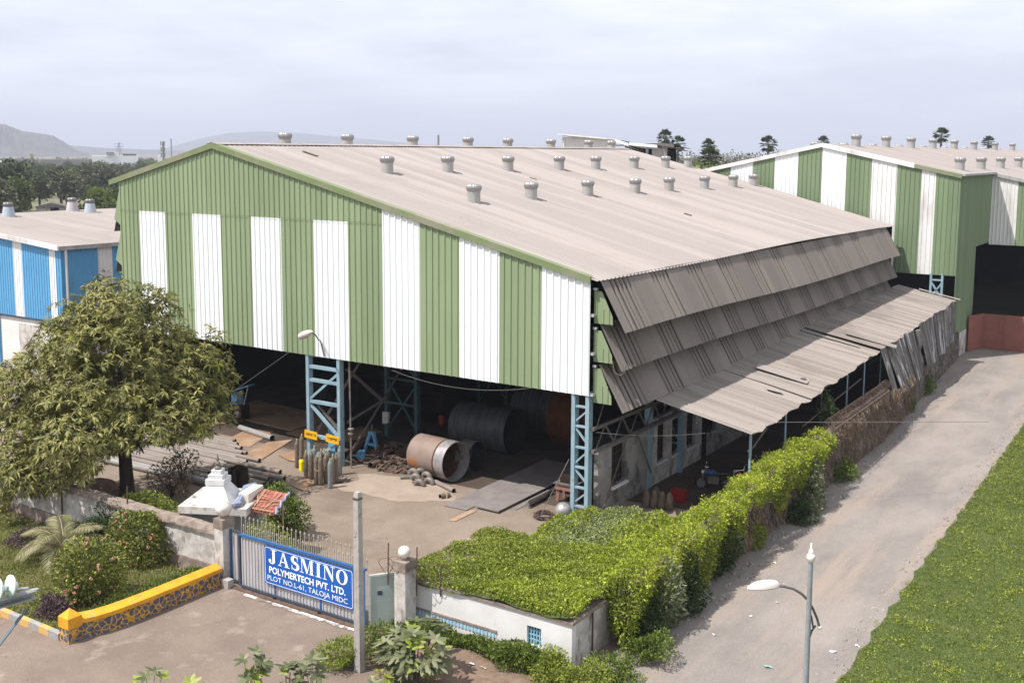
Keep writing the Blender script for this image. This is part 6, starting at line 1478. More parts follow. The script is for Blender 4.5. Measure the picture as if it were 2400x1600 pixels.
# teal machine guard near the worker
q = gz(crop(530, 900, 2091 / 160)(330, 1180)); t = thing('teal_machine', (q.x - 0.6, q.y + 0.5, 0), 'teal machine with raised flap behind the crouching worker', 'machine')
b = MB(); b.box(q.x - 1.0, q.x - 0.5, q.y + 0.5, q.y + 1.0, 0.9, 1.6); b.build('guard', 'machine_blue', t); b = MB(); b.box(q.x - 1.1, q.x - 0.1, q.y + 0.45, q.y + 1.1, 0, 0.89); b.build('base', 'tub_black', t)
b = MB(); b.obox((q.x - 0.1, q.y + 0.75, 2.0), (0.6, 0, 0.22), (0, 0.25, 0), (0, 0, 0.03)); b.build('flap', 'machine_blue', t); b = MB(); b.tube([(q.x + .2, q.y + .75, 2.05), (q.x - .2, q.y + .75, .9)], 0.03, 6); b.build('strut', 'galv', t)
# motorcycles in the shade under the lean-to
def motorcycle(p, rz, label, body):
    t = thing('motorcycle', p, label, 'motorcycle', 'motorcycles under the lean-to', rz)
    def bp(name, b, m_, par=None, sm=False):
        o = b.build(name, m_, None, sm); o.parent = par or t; return o
    for y in (-0.62, 0.62):
        b = MB(); b.tube([(0, y + 0.26 * math.cos(a_), 0.3 + 0.26 * math.sin(a_)) for a_ in np.linspace(0, 2 * math.pi, 21)], 0.045, 7, caps=False); w_ = bp('wheel', b, 'bike_black', None, True)
        b = MB(); b.lathe([(0.21, -.01), (0.21, .01)], (0, y, 0.3), (1, 0, 0), 18); bp('rim', b, 'chrome', w_)
    b = MB(); b.tube([(0, 0.15, 0.80), (0, -0.05, 0.86), (0, -0.32, 0.84), (0, -0.42, 0.78)], [0.06, 0.14, 0.15, 0.06], 10); bp('fuel_tank', b, body, None, True)
    b = MB(); b.tube([(0, 0.1, 0.80), (0, 0.4, 0.80), (0, 0.72, 0.86)], [0.10, 0.12, 0.07], 8); bp('saddle', b, 'bike_black', None, True)
    b = MB(); b.box(-0.12, 0.12, -0.28, 0.22, 0.32, 0.66); bp('engine', b, 'steel_grey')
    b = MB(); b.tube([(0.06, -0.62, 0.3), (0.06, -0.46, 0.95)], 0.022, 6); b.tube([(-0.06, -0.62, 0.3), (-0.06, -0.46, 0.95)], 0.022, 6); fk = bp('fork', b, 'chrome')
    b = MB(); b.tube([(-0.34, -0.30, 1.02), (-0.2, -0.42, 1.0), (0.2, -0.42, 1.0), (0.34, -0.30, 1.02)], 0.016, 6); bp('handlebar', b, 'chrome')
    b = MB(); b.lathe([(0.03, -0.06), (0.085, 0.0), (0.09, 0.05), (0.0, 0.07)], (0, -0.54, 0.86), (0, -1, 0.15), 14); bp('headlight', b, 'headlight', None, True)
    b = MB(); b.obox((0, 0.78, 0.62), (0.07, 0, 0), (0, 0.02, 0), (0, 0, 0.05)); bp('tail_lamp', b, 'bike_red')
    for sx in (-1, 1):
        b = MB(); b.tube([(0.3 * sx, -0.38, 1.02), (0.36 * sx, -0.40, 1.18)], 0.008, 4); b.lathe([(0.0, -.01), (0.055, 0), (0.05, .02), (0, .025)], (0.36 * sx, -0.40, 1.22), (0, 1, 0.1), 10); bp('mirror', b, 'chrome')
    b = MB(); b.bar((0, .62, .3), (0, .05, .42), 0.05, .06); b.bar((0, .05, .42), (0, -.42, .85), .05, .05); bp('frame', b, 'bike_black')
    return t
motorcycle((-19.0, 50.4, 0), R(-160), 'black motorcycle with bright headlamp under the lean-to near its post', 'bike_black')
motorcycle((-19.9, 47.4, 0), R(-70), 'dark blue motorcycle nearest the front edge of the lean-to', 'bike_blue')
motorcycle((-18.6, 47.6, 0), R(-130), 'red motorcycle half hidden behind the green creeper wall', 'bike_red')
for i, (dx, dy, z_) in enumerate(((0, 0, 0), (0.35, 0.1, 0), (0.7, 0.15, 0), (1.05, 0.2, 0), (0.2, 0.6, 0))):
    b = MB(); x, y = -21.4 + dx, 43.2 + dy; b.tube([(x, y, 0.02), (x, y, 0.2), (x + .03, y, 0.6), (x, y, 0.85)], [0.16, 0.19, 0.17, 0.07], 9); o = b.build('sack', 'sack', None, True); single(o, 'brown sack standing in a row by the workshop wall', 'sack', 'sacks by the workshop wall')
b = MB(); b.box(-20.9, -20.2, 44.6, 45.1, 0.0, 0.55); o = b.build('red_crate', 'bike_red'); single(o, 'small red crate behind the row of sacks', 'crate')
# litter and stones of lane and yard
g = random.Random(77)
def rag(p, s, m_, label, grp=None):
    b = MB(); n = 7; vs = [(p.x, p.y, 0.05)]
    for k_ in range(n): a_ = 6.283 * k_ / n; r_ = s * g.uniform(.5, 1.3); vs.append((p.x + r_ * math.cos(a_), p.y + r_ * .6 * math.sin(a_), 0.02 + g.uniform(0, .06)))
    b.add(vs, [(0, k_ + 1, (k_ + 1) % n + 1) for k_ in range(n)]); o = b.build('litter', m_); single(o, label, 'litter', grp)
cl8 = crop(1600, 1100, 2352 / 800)
rag(gz(cl8(585, 1365)), 0.17, 'litter_teal', 'crumpled teal rag lying on the lane near the street lamp')
rag(gz(cl8(1035, 1260)), 0.15, 'litter_white', 'pale blue scrap lying on the lane right of the lamp pole')
for (px, py) in ((635, 650), (220, 1145), (650, 920), (1205, 1220), (700, 795), (470, 1015)): rag(gz(cl8(px, py)), 0.075, 'litter_white', 'small scrap of white litter lying on the lane', 'white litter scraps on the lane')
for (px, py) in ((690, 1225), (605, 1200)): rag(gz(cH(px, py)), 0.12, 'litter_white', 'white scrap of litter on the planting strip', 'white litter scraps on the planting strip')
rag(gz(D(30, 1352), 0.2), 0.2, 'litter_white', 'white stone lying at the garden kerb by the insulators')
b = MB(); g = np.random.default_rng(5)
def stones(n, fx, fy, s0, s1):
    for i in range(n):
        x, y = fx(g), fy(g); s_ = g.uniform(s0, s1); a = g.uniform(0, 6.28); q = []
        for z_ in (0.008, s_ * g.uniform(.5, .9)):
            for k_ in range(4): t_ = a + k_ * 1.57 + g.uniform(-.3, .3); r_ = s_ * (1 if z_ < .01 else .55); q.append((x + r_ * math.cos(t_), y + r_ * math.sin(t_), z_ + 0.012))
        b.add(q, [(4, 5, 6, 7)] + [(j, (j + 1) % 4, 4 + (j + 1) % 4, 4 + j) for j in range(4)])
def lanepts(n, e0, e1, s0, s1):
    ys_ = g.uniform(25, 80, n)
    for y in ys_:
        x0 = xw(y) + 0.2; x1 = -9.1 - (y - 30) * 0.02; t_ = g.uniform(e0, e1); stones(1, lambda _: x0 + (x1 - x0) * t_, lambda _: y, s0, s1)
lanepts(420, 0.0, 0.2, 0.02, 0.10); lanepts(360, 0.90, 1.0, 0.015, 0.09); lanepts(240, 0.15, 0.95, 0.012, 0.035)
o = b.build('gravel', 'stonechip'); tag(o, 'scattered stone chips along the lane edges', 'gravel'); o['kind'] = 'stuff'
b = MB()
stones(260, lambda q: q.uniform(-36, -20), lambda q: q.uniform(16, 26), 0.012, 0.035); stones(160, lambda q: q.uniform(-40, -24), lambda q: q.uniform(29, 40), 0.012, 0.04)
o = b.build('gravel', 'stonechip'); tag(o, 'small stones scattered over drive and yard', 'gravel'); o['kind'] = 'stuff'
# ------------------------------------------------------------------ vegetation
def npv(p): return np.array([p[0], p[1], p[2]])
# mango tree
tb = Vector((-40.75, 29.82, 0))
mango = thing('mango_tree', tb, 'big rounded mango tree with drooping olive leaf clusters at the left', 'tree')
TD = math.hypot(tb.x, tb.y)
lobes = [(265, 725, 92, 0), (185, 775, 88, 1.0), (355, 770, 95, .5), (110, 880, 105, .8), (260, 860, 130, -1.8), (415, 865, 108, .2), (60, 985, 95, .3), (190, 985, 125, -2.6), (330, 975, 120, -2.4), (452, 955, 92, -.4), (85, 1075, 78, -1.5),
         (215, 1055, 70, -3.0), (20, 1070, 70, -.6), (330, 1040, 75, -2.2), (445, 1010, 60, -1.0), (300, 800, 100, 2.5), (200, 900, 120, 2.6), (380, 920, 120, 2.8), (130, 1000, 100, 2.4), (240, 690, 60, .2), (335, 715, 72, .6), (195, 728, 72, .8), (450, 830, 80, .4), (60, 880, 82, .6), (140, 800, 80, .3), (20, 930, 55, .5), (480, 900, 60, .6), (150, 1110, 60, -2.2)]
RP, RA = [], []
for (px, py, r, dd) in lobes:
    c = at(D(px, py), TD + dd); rm = r * TD / 2490
    n = int(19 * r * r / 700)
    P, d = blobpts(n, c, (rm * 1.05, rm * 1.05, rm * 0.97), 0.62, 6, 0.22)
    v = P - np.array([0, 0, CAMZ]); dz_ = v @ _f; sx_ = (CXP + FPX * (v @ _r) / dz_) / SC; sy_ = (CYP - FPX * (v @ _u) / dz_) / SC
    ok = (P[:, 2] > 1.3) & (sy_ < np.interp(sx_, [-50, 120, 190, 235, 262, 330, 400, 470, 535], [1150, 1148, 1115, 1080, 1045, 1035, 1022, 1008, 975]) - 14 * rng.random(n))   # underside of the crown, higher over the trunk and the yard
    RP.append(P[ok]); RA.append(d[ok])
RP = np.concatenate(RP); RA = np.concatenate(RA)
m = len(RP); K = 10
ax = unit(RA * 0.9 + rdir(m) * 0.35 + np.array([0, 0, 0.55]))
axr = np.repeat(ax, K, 0); pr = np.repeat(RP, K, 0)
rad = unit(np.cross(axr, rdir(m * K)))
pol = rng.uniform(0.75, 1.75, m * K)
dl = unit(axr * np.cos(pol)[:, None] + rad * np.sin(pol)[:, None] + np.array([0, 0, -0.22]))
Ls = rng.uniform(0.22, 0.38, m * K)
sdv_ = unit(np.cross(dl, axr) + 0.15 * rdir(m * K))
isnew = np.repeat(rng.random(m) < 0.035, K)
leafmesh('crown', pr[~isnew], dl[~isnew], sdv_[~isnew], Ls[~isnew], Ls[~isnew] * 0.24, 'leaf_mango', mango, fold=0.15, droop=0.22)
leafmesh('young_leaves', pr[isnew], dl[isnew], sdv_[isnew], Ls[isnew], Ls[isnew] * 0.24, 'leaf_mango_new', mango, fold=0.15, droop=0.3)
b = MB(); cen_ = at(D(265, 900), TD)
b.tube([tb, tb + Vector((.05, 0, 1.2)), tb + Vector((-.15, .1, 2.6)), (cen_ + Vector((0.2, 0, -1.2)))], [0.42, 0.31, 0.27, 0.2], 10)
for (px, py, r, dd) in lobes[:14]:
    c = at(D(px, py), TD + dd); s0 = tb + Vector((-.15, .1, 2.2 + rng.random()))
    b.tube([s0, s0.lerp(c, .5) + Vector((0, 0, .5)), c], [0.15, 0.09, 0.03], 6)
b.build('trunk', 'bark', mango, True)

def plant(name, loc, label, cat, group=None):
    return thing(name, loc, label, cat, group)
# lawn beyond the lane (countless blades and tufts: one object each)
def lawn_x(y): return np.interp(y, [14, 30, 78, 110], [-7.4, -9.0, -9.8, 9.0])
base = [(-7.4 + 0.1, 14)] + [(lawn_x(y) + 0.12 * math.sin(y * 3.1) + 0.06 * math.sin(y * 7.7), y) for y in np.arange(15, 78, 0.8)] + [(40, 110), (40, 14)]
flat('lawn', base[::-1], 0.03, 'lawn_base')
def lawn_pts(n, ymax=76):
    y = 22 + (ymax - 22) * rng.random(n) ** 1.35; w = 4.0 + np.clip((76 - y), 0, 50) * 0.22
    x = lawn_x(y) + 0.05 * rng.normal(size=n) + w * rng.random(n)
    return np.stack([x, y, np.full(n, 0.03)], 1)
P = lawn_pts(165000); n = len(P); d = unit(rdir(n) * 0.8 + np.array([0, 0, 0.9])); L_s = rng.uniform(0.045, 0.105, n)
o = leafmesh('grass', P, d, sides(d), L_s, L_s * 0.4, 'grass', None, fold=0.1, droop=0.1, kind='stuff'); tag(o, 'dense green grass of the lawn right of the lane', 'grass')
C = lawn_pts(1900); k = 22; Pc = np.repeat(C, k, 0) + rng.normal(size=(len(C) * k, 3)) * np.array([.13, .13, .0]); Pc[:, 2] = 0.04 + 0.07 * rng.random(len(Pc)); d = unit(rdir(len(Pc)) + np.array([0, 0, 0.7])); L_s = rng.uniform(0.055, 0.12, len(Pc))
o = leafmesh('grass_tufts', Pc, d, sides(d), L_s, L_s * 0.42, 'grass_tuft', None, fold=0.1, droop=0.1, kind='stuff'); tag(o, 'brighter yellow green tufts scattered through the lawn', 'grass')
# creeper over the pump house roof
cr = plant('roof_creeper', (-19.6, 29.7, 1.55), 'thick carpet of green creeper covering the pump house roof', 'creeper')
def carpet(n, x0, x1, y0, y1, hf, over=0.10):
    x = rng.uniform(x0 - over, x1 + over, n); y = rng.uniform(y0 - over, y1 + over, n)
    return x, y, hf(x, y)
def hroof(x, y):
    h = 1.60 + 0.05 * np.sin(x * 1.7 + y) + 0.04 * np.sin(y * 2.9 - x * 1.1) + 0.06 * np.sin(x * 5.1) * np.sin(y * 4.3) + 0.05 * (x + 23)
    e = np.minimum.reduce([x - (HX0 - .1), (HX1 + .12) - x, y - (HY0 - .1), (HY1 + .5) - y]); return np.where(e < 0.12, h - (0.12 - e) * 0.9, h)
x, y, h = carpet(56000, HX0, HX1, HY0, HY1, hroof); P = np.stack([x, y, h - 0.12 + 0.22 * rng.random(len(x))], 1)
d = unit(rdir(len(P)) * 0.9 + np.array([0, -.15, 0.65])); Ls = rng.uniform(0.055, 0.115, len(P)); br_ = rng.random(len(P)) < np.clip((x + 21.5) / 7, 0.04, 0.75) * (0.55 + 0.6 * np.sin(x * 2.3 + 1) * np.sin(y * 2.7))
leafmesh('foliage', P[~br_], d[~br_], sides(d[~br_]), Ls[~br_], Ls[~br_] * .55, 'leaf_olive', cr, fold=.12, droop=.12); leafmesh('bright_foliage', P[br_], d[br_], sides(d[br_]), Ls[br_] * 1.1, Ls[br_] * .6, 'leaf_bright', cr, fold=.12, droop=.12)  # olive leaves, with more bright ones mixed in towards the lane
gx_ = np.arange(HX0 - .1, HX1 + .15, .25); gy_ = np.arange(HY0 - .1, HY1 + .5, .25); b = MB()
vs = [(xx, yy, float(hroof(np.array(xx), np.array(yy))) - 0.10) for yy in gy_ for xx in gx_]; nx = len(gx_)
b.add(vs, [(j * nx + i, j * nx + i + 1, (j + 1) * nx + i + 1, (j + 1) * nx + i) for j in range(len(gy_) - 1) for i in range(nx - 1)]); b.build('stems', 'lawn_base', cr)
# thicket between hut and column
th = plant('creeper_thicket', (-19, 35, 0), 'bushy thicket of pale and bright green creeper behind the pump house roof', 'thicket')
def hth(x, y):
    t = np.clip((x + 21.5) / 5, 0, 1); h = 0.85 + 0.85 * t + 0.16 * np.sin(x * 2.1 + y * 1.3) + 0.13 * np.sin(y * 2.6) + 0.08 * np.sin(x * 6 + y * 5)
    e = np.minimum.reduce([(x + 23.7 - (y - 33) * .1) / .8, (40.3 - y + 0.3 * np.sin(x * 2.2) - .12 * np.clip(x + 20, 0, 9)) / 1.0, np.ones_like(x)]); return h * np.clip(e, 0, 1) ** 0.6
x = rng.uniform(-23.7, -15.7, 62000); y = rng.uniform(32.6, 40.3, 62000); ok = ((x + 23.6) > (y - 33) * 0.1 - 0.15 * np.sin(y * 3)) & (y < 40.25 - .12 * np.clip(x + 20, 0, 9) + .3 * np.sin(x * 2.2)); x, y = x[ok], y[ok]; h = hth(x, y); P = np.stack([x, y, np.maximum(0.02, h * (1 - 0.35 * rng.random(len(x)) ** 2) + .08 * rng.random(len(x)))], 1)
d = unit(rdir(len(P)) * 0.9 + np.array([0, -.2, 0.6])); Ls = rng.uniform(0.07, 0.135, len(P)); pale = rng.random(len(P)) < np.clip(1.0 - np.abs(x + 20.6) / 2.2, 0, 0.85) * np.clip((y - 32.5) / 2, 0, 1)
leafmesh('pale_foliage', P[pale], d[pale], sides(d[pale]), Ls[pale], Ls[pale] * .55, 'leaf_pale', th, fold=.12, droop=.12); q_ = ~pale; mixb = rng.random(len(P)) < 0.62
leafmesh('foliage', P[q_ & mixb], d[q_ & mixb], sides(d[q_ & mixb]), Ls[q_ & mixb], Ls[q_ & mixb] * .6, 'leaf_bright', th, fold=.12, droop=.12); leafmesh('olive_foliage', P[q_ & ~mixb], d[q_ & ~mixb], sides(d[q_ & ~mixb]), Ls[q_ & ~mixb], Ls[q_ & ~mixb] * .6, 'leaf_olive', th, fold=.12, droop=.12)  # bright and olive leaves mixed at random
gx_ = np.arange(-23.4, -15.6, .3); gy_ = np.arange(32.5, 39.9, .3); b = MB(); vs = [(xx, yy, max(-0.03, float(hth(np.array(xx), np.array(yy))) * .78 - .03)) for yy in gy_ for xx in gx_]; nx = len(gx_)
b.add(vs, [(j * nx + i, j * nx + i + 1, (j + 1) * nx + i + 1, (j + 1) * nx + i) for j in range(len(gy_) - 1) for i in range(nx - 1) if gx_[i] + 23.5 > (gy_[j] - 33) * .1 and gy_[j] < 39.7 - .12 * max(0, gx_[i] + 20)]); b.build('stems', 'lawn_base', th)
# creeper hanging over the boundary wall
wc = plant('wall_creeper', (-15.9, 44, 0), 'bright yellow green creeper draped over the stone boundary wall by the lane', 'creeper')
def wallcreep(n, y0, y1):
    y = rng.uniform(y0, y1, n); xwv = np.array([xw(v) for v in y]); s = rng.random(n) ** 0.8 * 3.4 - 0.9      # arc position: <0 inner side, 0..0.5 top, >0.5 lane side
    fade = np.clip((50.0 - y) / 5, 0.0, 1)
    reach = (1.0 + 1.0 * (0.5 + 0.5 * np.sin(y * 0.9 + 0.4)) + 0.55 * np.sin(y * 2.3 + 1)) * (0.35 + 0.65 * fade) + 1.3 * (y < 36.5) + .6 * ((y > 36.5) & (y < 39.5))
    reach = np.where((y > 40.3) & (y < 43.2), reach * 0.45, reach); reach = np.where((y > 45.5) & (y < 47), reach + 0.5, reach)
    top = np.array([wt(v) for v in y]) + 0.06 + 0.34 * fade + 0.16 * np.sin(y * 1.9) + 0.1 * np.sin(y * 4.7)
    bulge = 0.34 + 0.14 * np.sin(y * 3.1 + s * 2)
    px = np.where(s < 0, xwv - 0.55 - 0.12, np.where(s < 0.55, xwv - 0.55 + s / 0.55 * (0.55 + bulge), xwv + bulge * np.clip(1.15 - (s - .55) * 0.35, .25, 1)))
    pz = np.where(s < 0, top + s * 1.2, np.where(s < 0.55, top + 0.12 * np.sin(s / .55 * 3.14), top - (s - 0.55)))
    hole = np.sin(y * 5.3 + s * 4) * np.sin(y * 2.1 - s * 6) + .5 * np.sin(y * 11 + s * 9) < -0.72
    ok = (s - 0.55 < reach) & (pz > 0.05) & ~(hole & (rng.random(n) < .85))
    P = np.stack([px, y, pz], 1)[ok] + rng.normal(size=(ok.sum(), 3)) * 0.085
    out = np.stack([np.where(s < 0, -0.6, np.where(s < .55, 0.1, 0.8)), np.zeros(n) - .12, np.where((s >= 0) & (s < .55), 0.9, 0.35)], 1)[ok]
    return P, unit(rdir(len(P)) * 0.8 + out), s[ok]
P, d, s = wallcreep(78000, 29.8, 50.5); Ls = rng.uniform(0.06, 0.125, len(P)); ol = rng.random(len(P)) < np.where(s > 0.9, 0.55, 0.12)
leafmesh('foliage', P[~ol], d[~ol], sides(d[~ol]), Ls[~ol], Ls[~ol] * .58, 'leaf_bright', wc, fold=.12, droop=.14); leafmesh('hanging_foliage', P[ol], d[ol], sides(d[ol]), Ls[ol], Ls[ol] * .58, 'leaf_olive', wc, fold=.12, droop=.2)
P, d = blobpts(2600, (-15.6, 30.1, 1.15), (.55, .55, 1.15), .4, 10, .4, zmin=.05); d = unit(d * .7 + rdir(len(P)) * .8 + np.array([0, 0, .3])); leafmesh('end_foliage', P, d, sides(d), rng.uniform(.09, .16, len(P)), .07, 'leaf_olive', wc, fold=.12, droop=.14)
nd = 15000; yy = rng.uniform(30, 70, nd); xx = np.array([xw(v) for v in yy]); P = np.stack([xx + 0.05 + .14 * rng.random(nd), yy, 0.3 + np.array([wt(v) for v in yy]) * rng.random(nd)], 1); ok = (np.sin(yy * 1.3) + np.sin(yy * 3.7 + P[:, 2] * 3) > -1.1) & (P[:, 2] < 2.75); P = P[ok]; nd = len(P); d = unit(rdir(nd) * .45 + np.array([0.1, 0, -.9])); Ls = rng.uniform(.15, .4, nd)
leafmesh('dry_stems', P, d, sides(d), Ls, Ls * .1, 'leaf_dry', wc, fold=.1, droop=0)
P, d, s = wallcreep(9000, 29.8, 56.5); d = unit(rdir(len(P)) + np.array([0, 0, .3])); Ls = rng.uniform(.08, .22, len(P)); leafmesh('stray_twigs', P + d * .05, d, sides(d), Ls, Ls * .16, 'leaf_dry', wc, fold=.1)
# shrubs and tufts
def shrub(name, p, r, n, L, Wr, m_, label, cat='shrub', group=None, flowers=0, six=False, stem=True, zc=None, **kw):
    t = plant(name, (p.x, p.y, 0), label, cat, group); zc = r[2] * 0.92 if zc is None else zc
    o = bush('foliage', n, (p.x, p.y, zc), r, L, L * Wr, m_, t, zmin=0.02, six=six, **{**dict(amp=.5, lumps=12, inner=.35), **kw})
    if stem:
        b = MB()
        for k_ in range(5): e = Vector((p.x + r[0] * .6 * math.cos(k_ * 1.3), p.y + r[1] * .6 * math.sin(k_ * 1.3), zc + r[2] * .3)); b.tube([Vector((p.x, p.y, 0)), Vector((p.x, p.y, zc * .5)).lerp(e, .4), e], [0.05, 0.035, 0.012], 5)
        b.build('stems', 'bark', t)
    if flowers:
        b = MB(); P, d = blobpts(flowers, (p.x, p.y, zc), (r[0] * 1.02, r[1] * 1.02, r[2] * 1.02), 0.97, 9, 0.2)
        for q, dd in zip(P, d):
            if q[2] < 0.3 or dd[1] > 0.4: continue
            for j in range(5):
                w = Vector(q) + Vector(rdir(1)[0]) * 0.05; b.lathe([(0.0, -.02), (0.032, 0), (0.0, .025)], w, tuple(dd + .4 * rdir(1)[0]), 6)
        b.build('blossoms', 'petal_pink', t)
    return t
pA_ = gz(D(188, 1400)); pB_ = gz(D(320, 1302))
shrub('flowering_shrub', pA_ + Vector((0, .3, 0)), (1.15, 1.15, 1.25), 6500, .13, .5, 'leaf_shrub', 'rounded shrub with pink blossoms nearest the yellow wall corner', group='flowering shrubs of the garden', flowers=60, zc=1.1, amp=.3)
shrub('flowering_shrub', pB_ + Vector((-.2, .3, 0)), (1.15, 1.1, 1.2), 6500, .13, .5, 'leaf_shrub', 'rounded shrub with orange pink blossoms beside the white garden wall', group='flowering shrubs of the garden', flowers=52, zc=1.05, amp=.3)
shrub('garden_bush', gz(D(222, 1262)), (.62, .6, .7), 2600, .10, .5, 'leaf_dark', 'round dark green clipped bush right of the feathery palm', zc=.75)
shrub('garden_bush', gz(D(20, 1165)), (1.4, 1.2, 1.0), 4200, .15, .5, 'leaf_shrub', 'spreading light green bush at the left end of the garden', zc=.8)
shrub('wall_climber', gz(D(255, 1245), .3) + Vector((-.3, .35, 0)), (.9, .35, .8), 1700, .11, .5, 'leaf_dark', 'sparse dark climber growing up the white garden wall', 'climber', zc=1.0)
shrub('wall_climber', gz(D(345, 1215), .6) + Vector((-.2, .3, 0)), (1.5, .35, .55), 2200, .12, .5, 'leaf_olive', 'leafy climber along the wall coping behind the pink shrub', 'climber', zc=1.35)
for (px, py, rr, lb) in ((75, 1258, 1.0, 'dusky purple bedding plants left of the palm'), (195, 1290, .8, 'dusky purple bedding plants below the palm fronds'), (118, 1418, .6, 'low purple bedding plants beside the striped kerb')):
    shrub('purple_plants', gz(D(px, py)), (rr, rr * .7, .38), 2600, .10, .5, 'leaf_purple', lb, 'bedding plants', 'purple bedding plants', stem=False, zc=.3)
pA0, pB0 = gz(D(300, 1400), .16), gz(D(485, 1300), .16)
t = plant('clipped_hedge', (-31.0, 24, 0), 'low clipped hedge running inside the yellow capped wall', 'hedge')
x = rng.uniform(-31.55, -30.75, 9000); y = rng.uniform(20.9, 26.0, 9000); P = np.stack([x, y, .2 + .38 * rng.random(9000) ** .6 + .05 * np.sin(y * 4)], 1); d = unit(rdir(9000) + np.array([0, 0, .6])); leafmesh('foliage', P, d, sides(d), .085, .045, 'leaf_hedge', t)
P = np.stack([rng.uniform(-46, -31, 30000), rng.uniform(20.2, 26.2, 30000), np.full(30000, .16)], 1); d = unit(rdir(30000) * .7 + np.array([0, 0, .8])); o = leafmesh('garden_grass', P, d, sides(d), rng.uniform(.05, .14, 30000), .04, 'grass_garden', None, kind='stuff'); tag(o, 'patchy light green grass of the small garden', 'grass')
# feathery palm in the garden
pp = gz(D(150, 1285)) ; pm = plant('feather_palm', (pp.x, pp.y, 0), 'garden palm with arching pale feathery fronds', 'palm')
P_, D_, S_, L_l = [], [], [], []; b = MB()
for k in range(15):
    a = k * 2.4 + .3; el = 1.25 - .055 * k; r_ = 2.2 + .15 * (k % 3); pts = []
    for i in range(15):
        t_ = i / 14; pts.append(np.array([pp.x + math.cos(a) * r_ * t_ * math.cos(el * (1 - .3 * t_)), pp.y + math.sin(a) * r_ * t_ * math.cos(el * (1 - .3 * t_)), .35 + r_ * (math.sin(el) * t_ * 1.25 - .72 * t_ * t_ * (1 + .03 * k))]))
    b.tube(pts, [.03 - .0017 * i for i in range(15)], 4)
    for i in range(2, 15):
        dv_ = pts[i] - pts[i - 1]; dv_ /= np.linalg.norm(dv_)
        for j in range(3):
            q = pts[i - 1] + (pts[i] - pts[i - 1]) * j / 3
            for sg_ in (-1, 1):
                s_ = np.cross(dv_, [0, 0, 1.0]); s_ /= np.linalg.norm(s_) + 1e-6
                P_.append(q); D_.append(dv_ * .55 + s_ * sg_ * .85 + np.array([0, 0, .12])); S_.append(dv_); L_l.append(.62 * math.sin(math.pi * min(1, (i + 1) / 15.5)) + .12)
D_ = unit(np.array(D_)); S_ = unit(np.array(S_)); leafmesh('fronds', np.array(P_), D_, S_, np.array(L_l), .05, 'leaf_palm', pm, droop=.3); b.build('stalks', 'bamboo', pm)
# scrub by the mango trunk, bush behind the shelter, weeds behind the gate
shrub('dry_bush', gz(D(375, 1150)) + Vector((0, .5, 0)), (1.1, .9, .8), 1000, .16, .4, 'leaf_dry', 'half dry twiggy bush beside the mango trunk', zc=.75, inner=.3)
shrub('dark_bush', gz(D(385, 1125)) + Vector((0, .9, 0)), (.9, .7, .9), 520, .15, .45, 'leaf_dark', 'dark leafy sapling between mango trunk and shrine', zc=1.1, inner=.3)
shrub('dark_bush', gz(D(652, 1230)), (1.0, 1.0, 1.05), 4600, .13, .5, 'leaf_hedge', 'dense green bush behind the red tile shelter', zc=1.0)
t = plant('weeds', (-28.8, 27.4, 0), 'straggling pale green weeds growing behind the gate spikes', 'weeds')
n = 3600; P = np.stack([rng.uniform(-30.0, -26.8, n), rng.uniform(26.9, 28.3, n), .9 + 1.35 * rng.random(n) ** .7], 1); P[:, 2] *= np.clip(1.0 - (P[:, 0] + 30) * .2, .3, 1); d = unit(rdir(n) + np.array([0, 0, .4])); leafmesh('foliage', P, d, sides(d), .11, .05, 'leaf_olive', t)
# hedge and planting before the pump house
t = plant('front_hedge', (-19.5, 27, 0), 'shaggy green hedge along the foot of the white pump house', 'hedge')
n = 16000; x = rng.uniform(-22.9, -16.3, n); w_ = .55 + .12 * np.sin(x * 2); y = 27.55 - w_ * rng.random(n) * 1.35; h_ = (.17 + .055 * (x + 22.9) + .10 * np.sin(x * 1.7 + .5) + .08 * np.sin(x * 4.1)); P = np.stack([x, y, .03 + h_ * rng.random(n) ** .5 * np.clip(1.25 - ((27.1 - y) / .75) ** 2 * .6, .3, 1)], 1)
d = unit(rdir(n) + np.array([0, -.2, .6])); Ls = rng.uniform(.06, .12, n); leafmesh('foliage', P, d, sides(d), Ls, Ls * .5, 'leaf_hedge', t, fold=.1)
for (px, py, r_, m_, lb) in ((880, 1505, (.8, .6, .55), 'leaf_hedge', 'dense low bush between the concrete post and the wicket door'), (790, 1530, (.75, .6, .45), 'leaf_olive', 'low olive bush left of the concrete post'), (1190, 1535, (.7, .5, .55), 'leaf_hedge', 'leafy weeds below the lattice window'), (1262, 1560, (.6, .5, .5), 'leaf_olive', 'bright weeds at the white hut corner'), (1345, 1592, (.8, .6, .5), 'leaf_olive', 'low weeds with pale flowers in front of the hut corner')):
    shrub('low_bush', gz(D(px, py)), r_, 2400, .10, .5, m_, lb, zc=r_[2] * .8, stem=False)
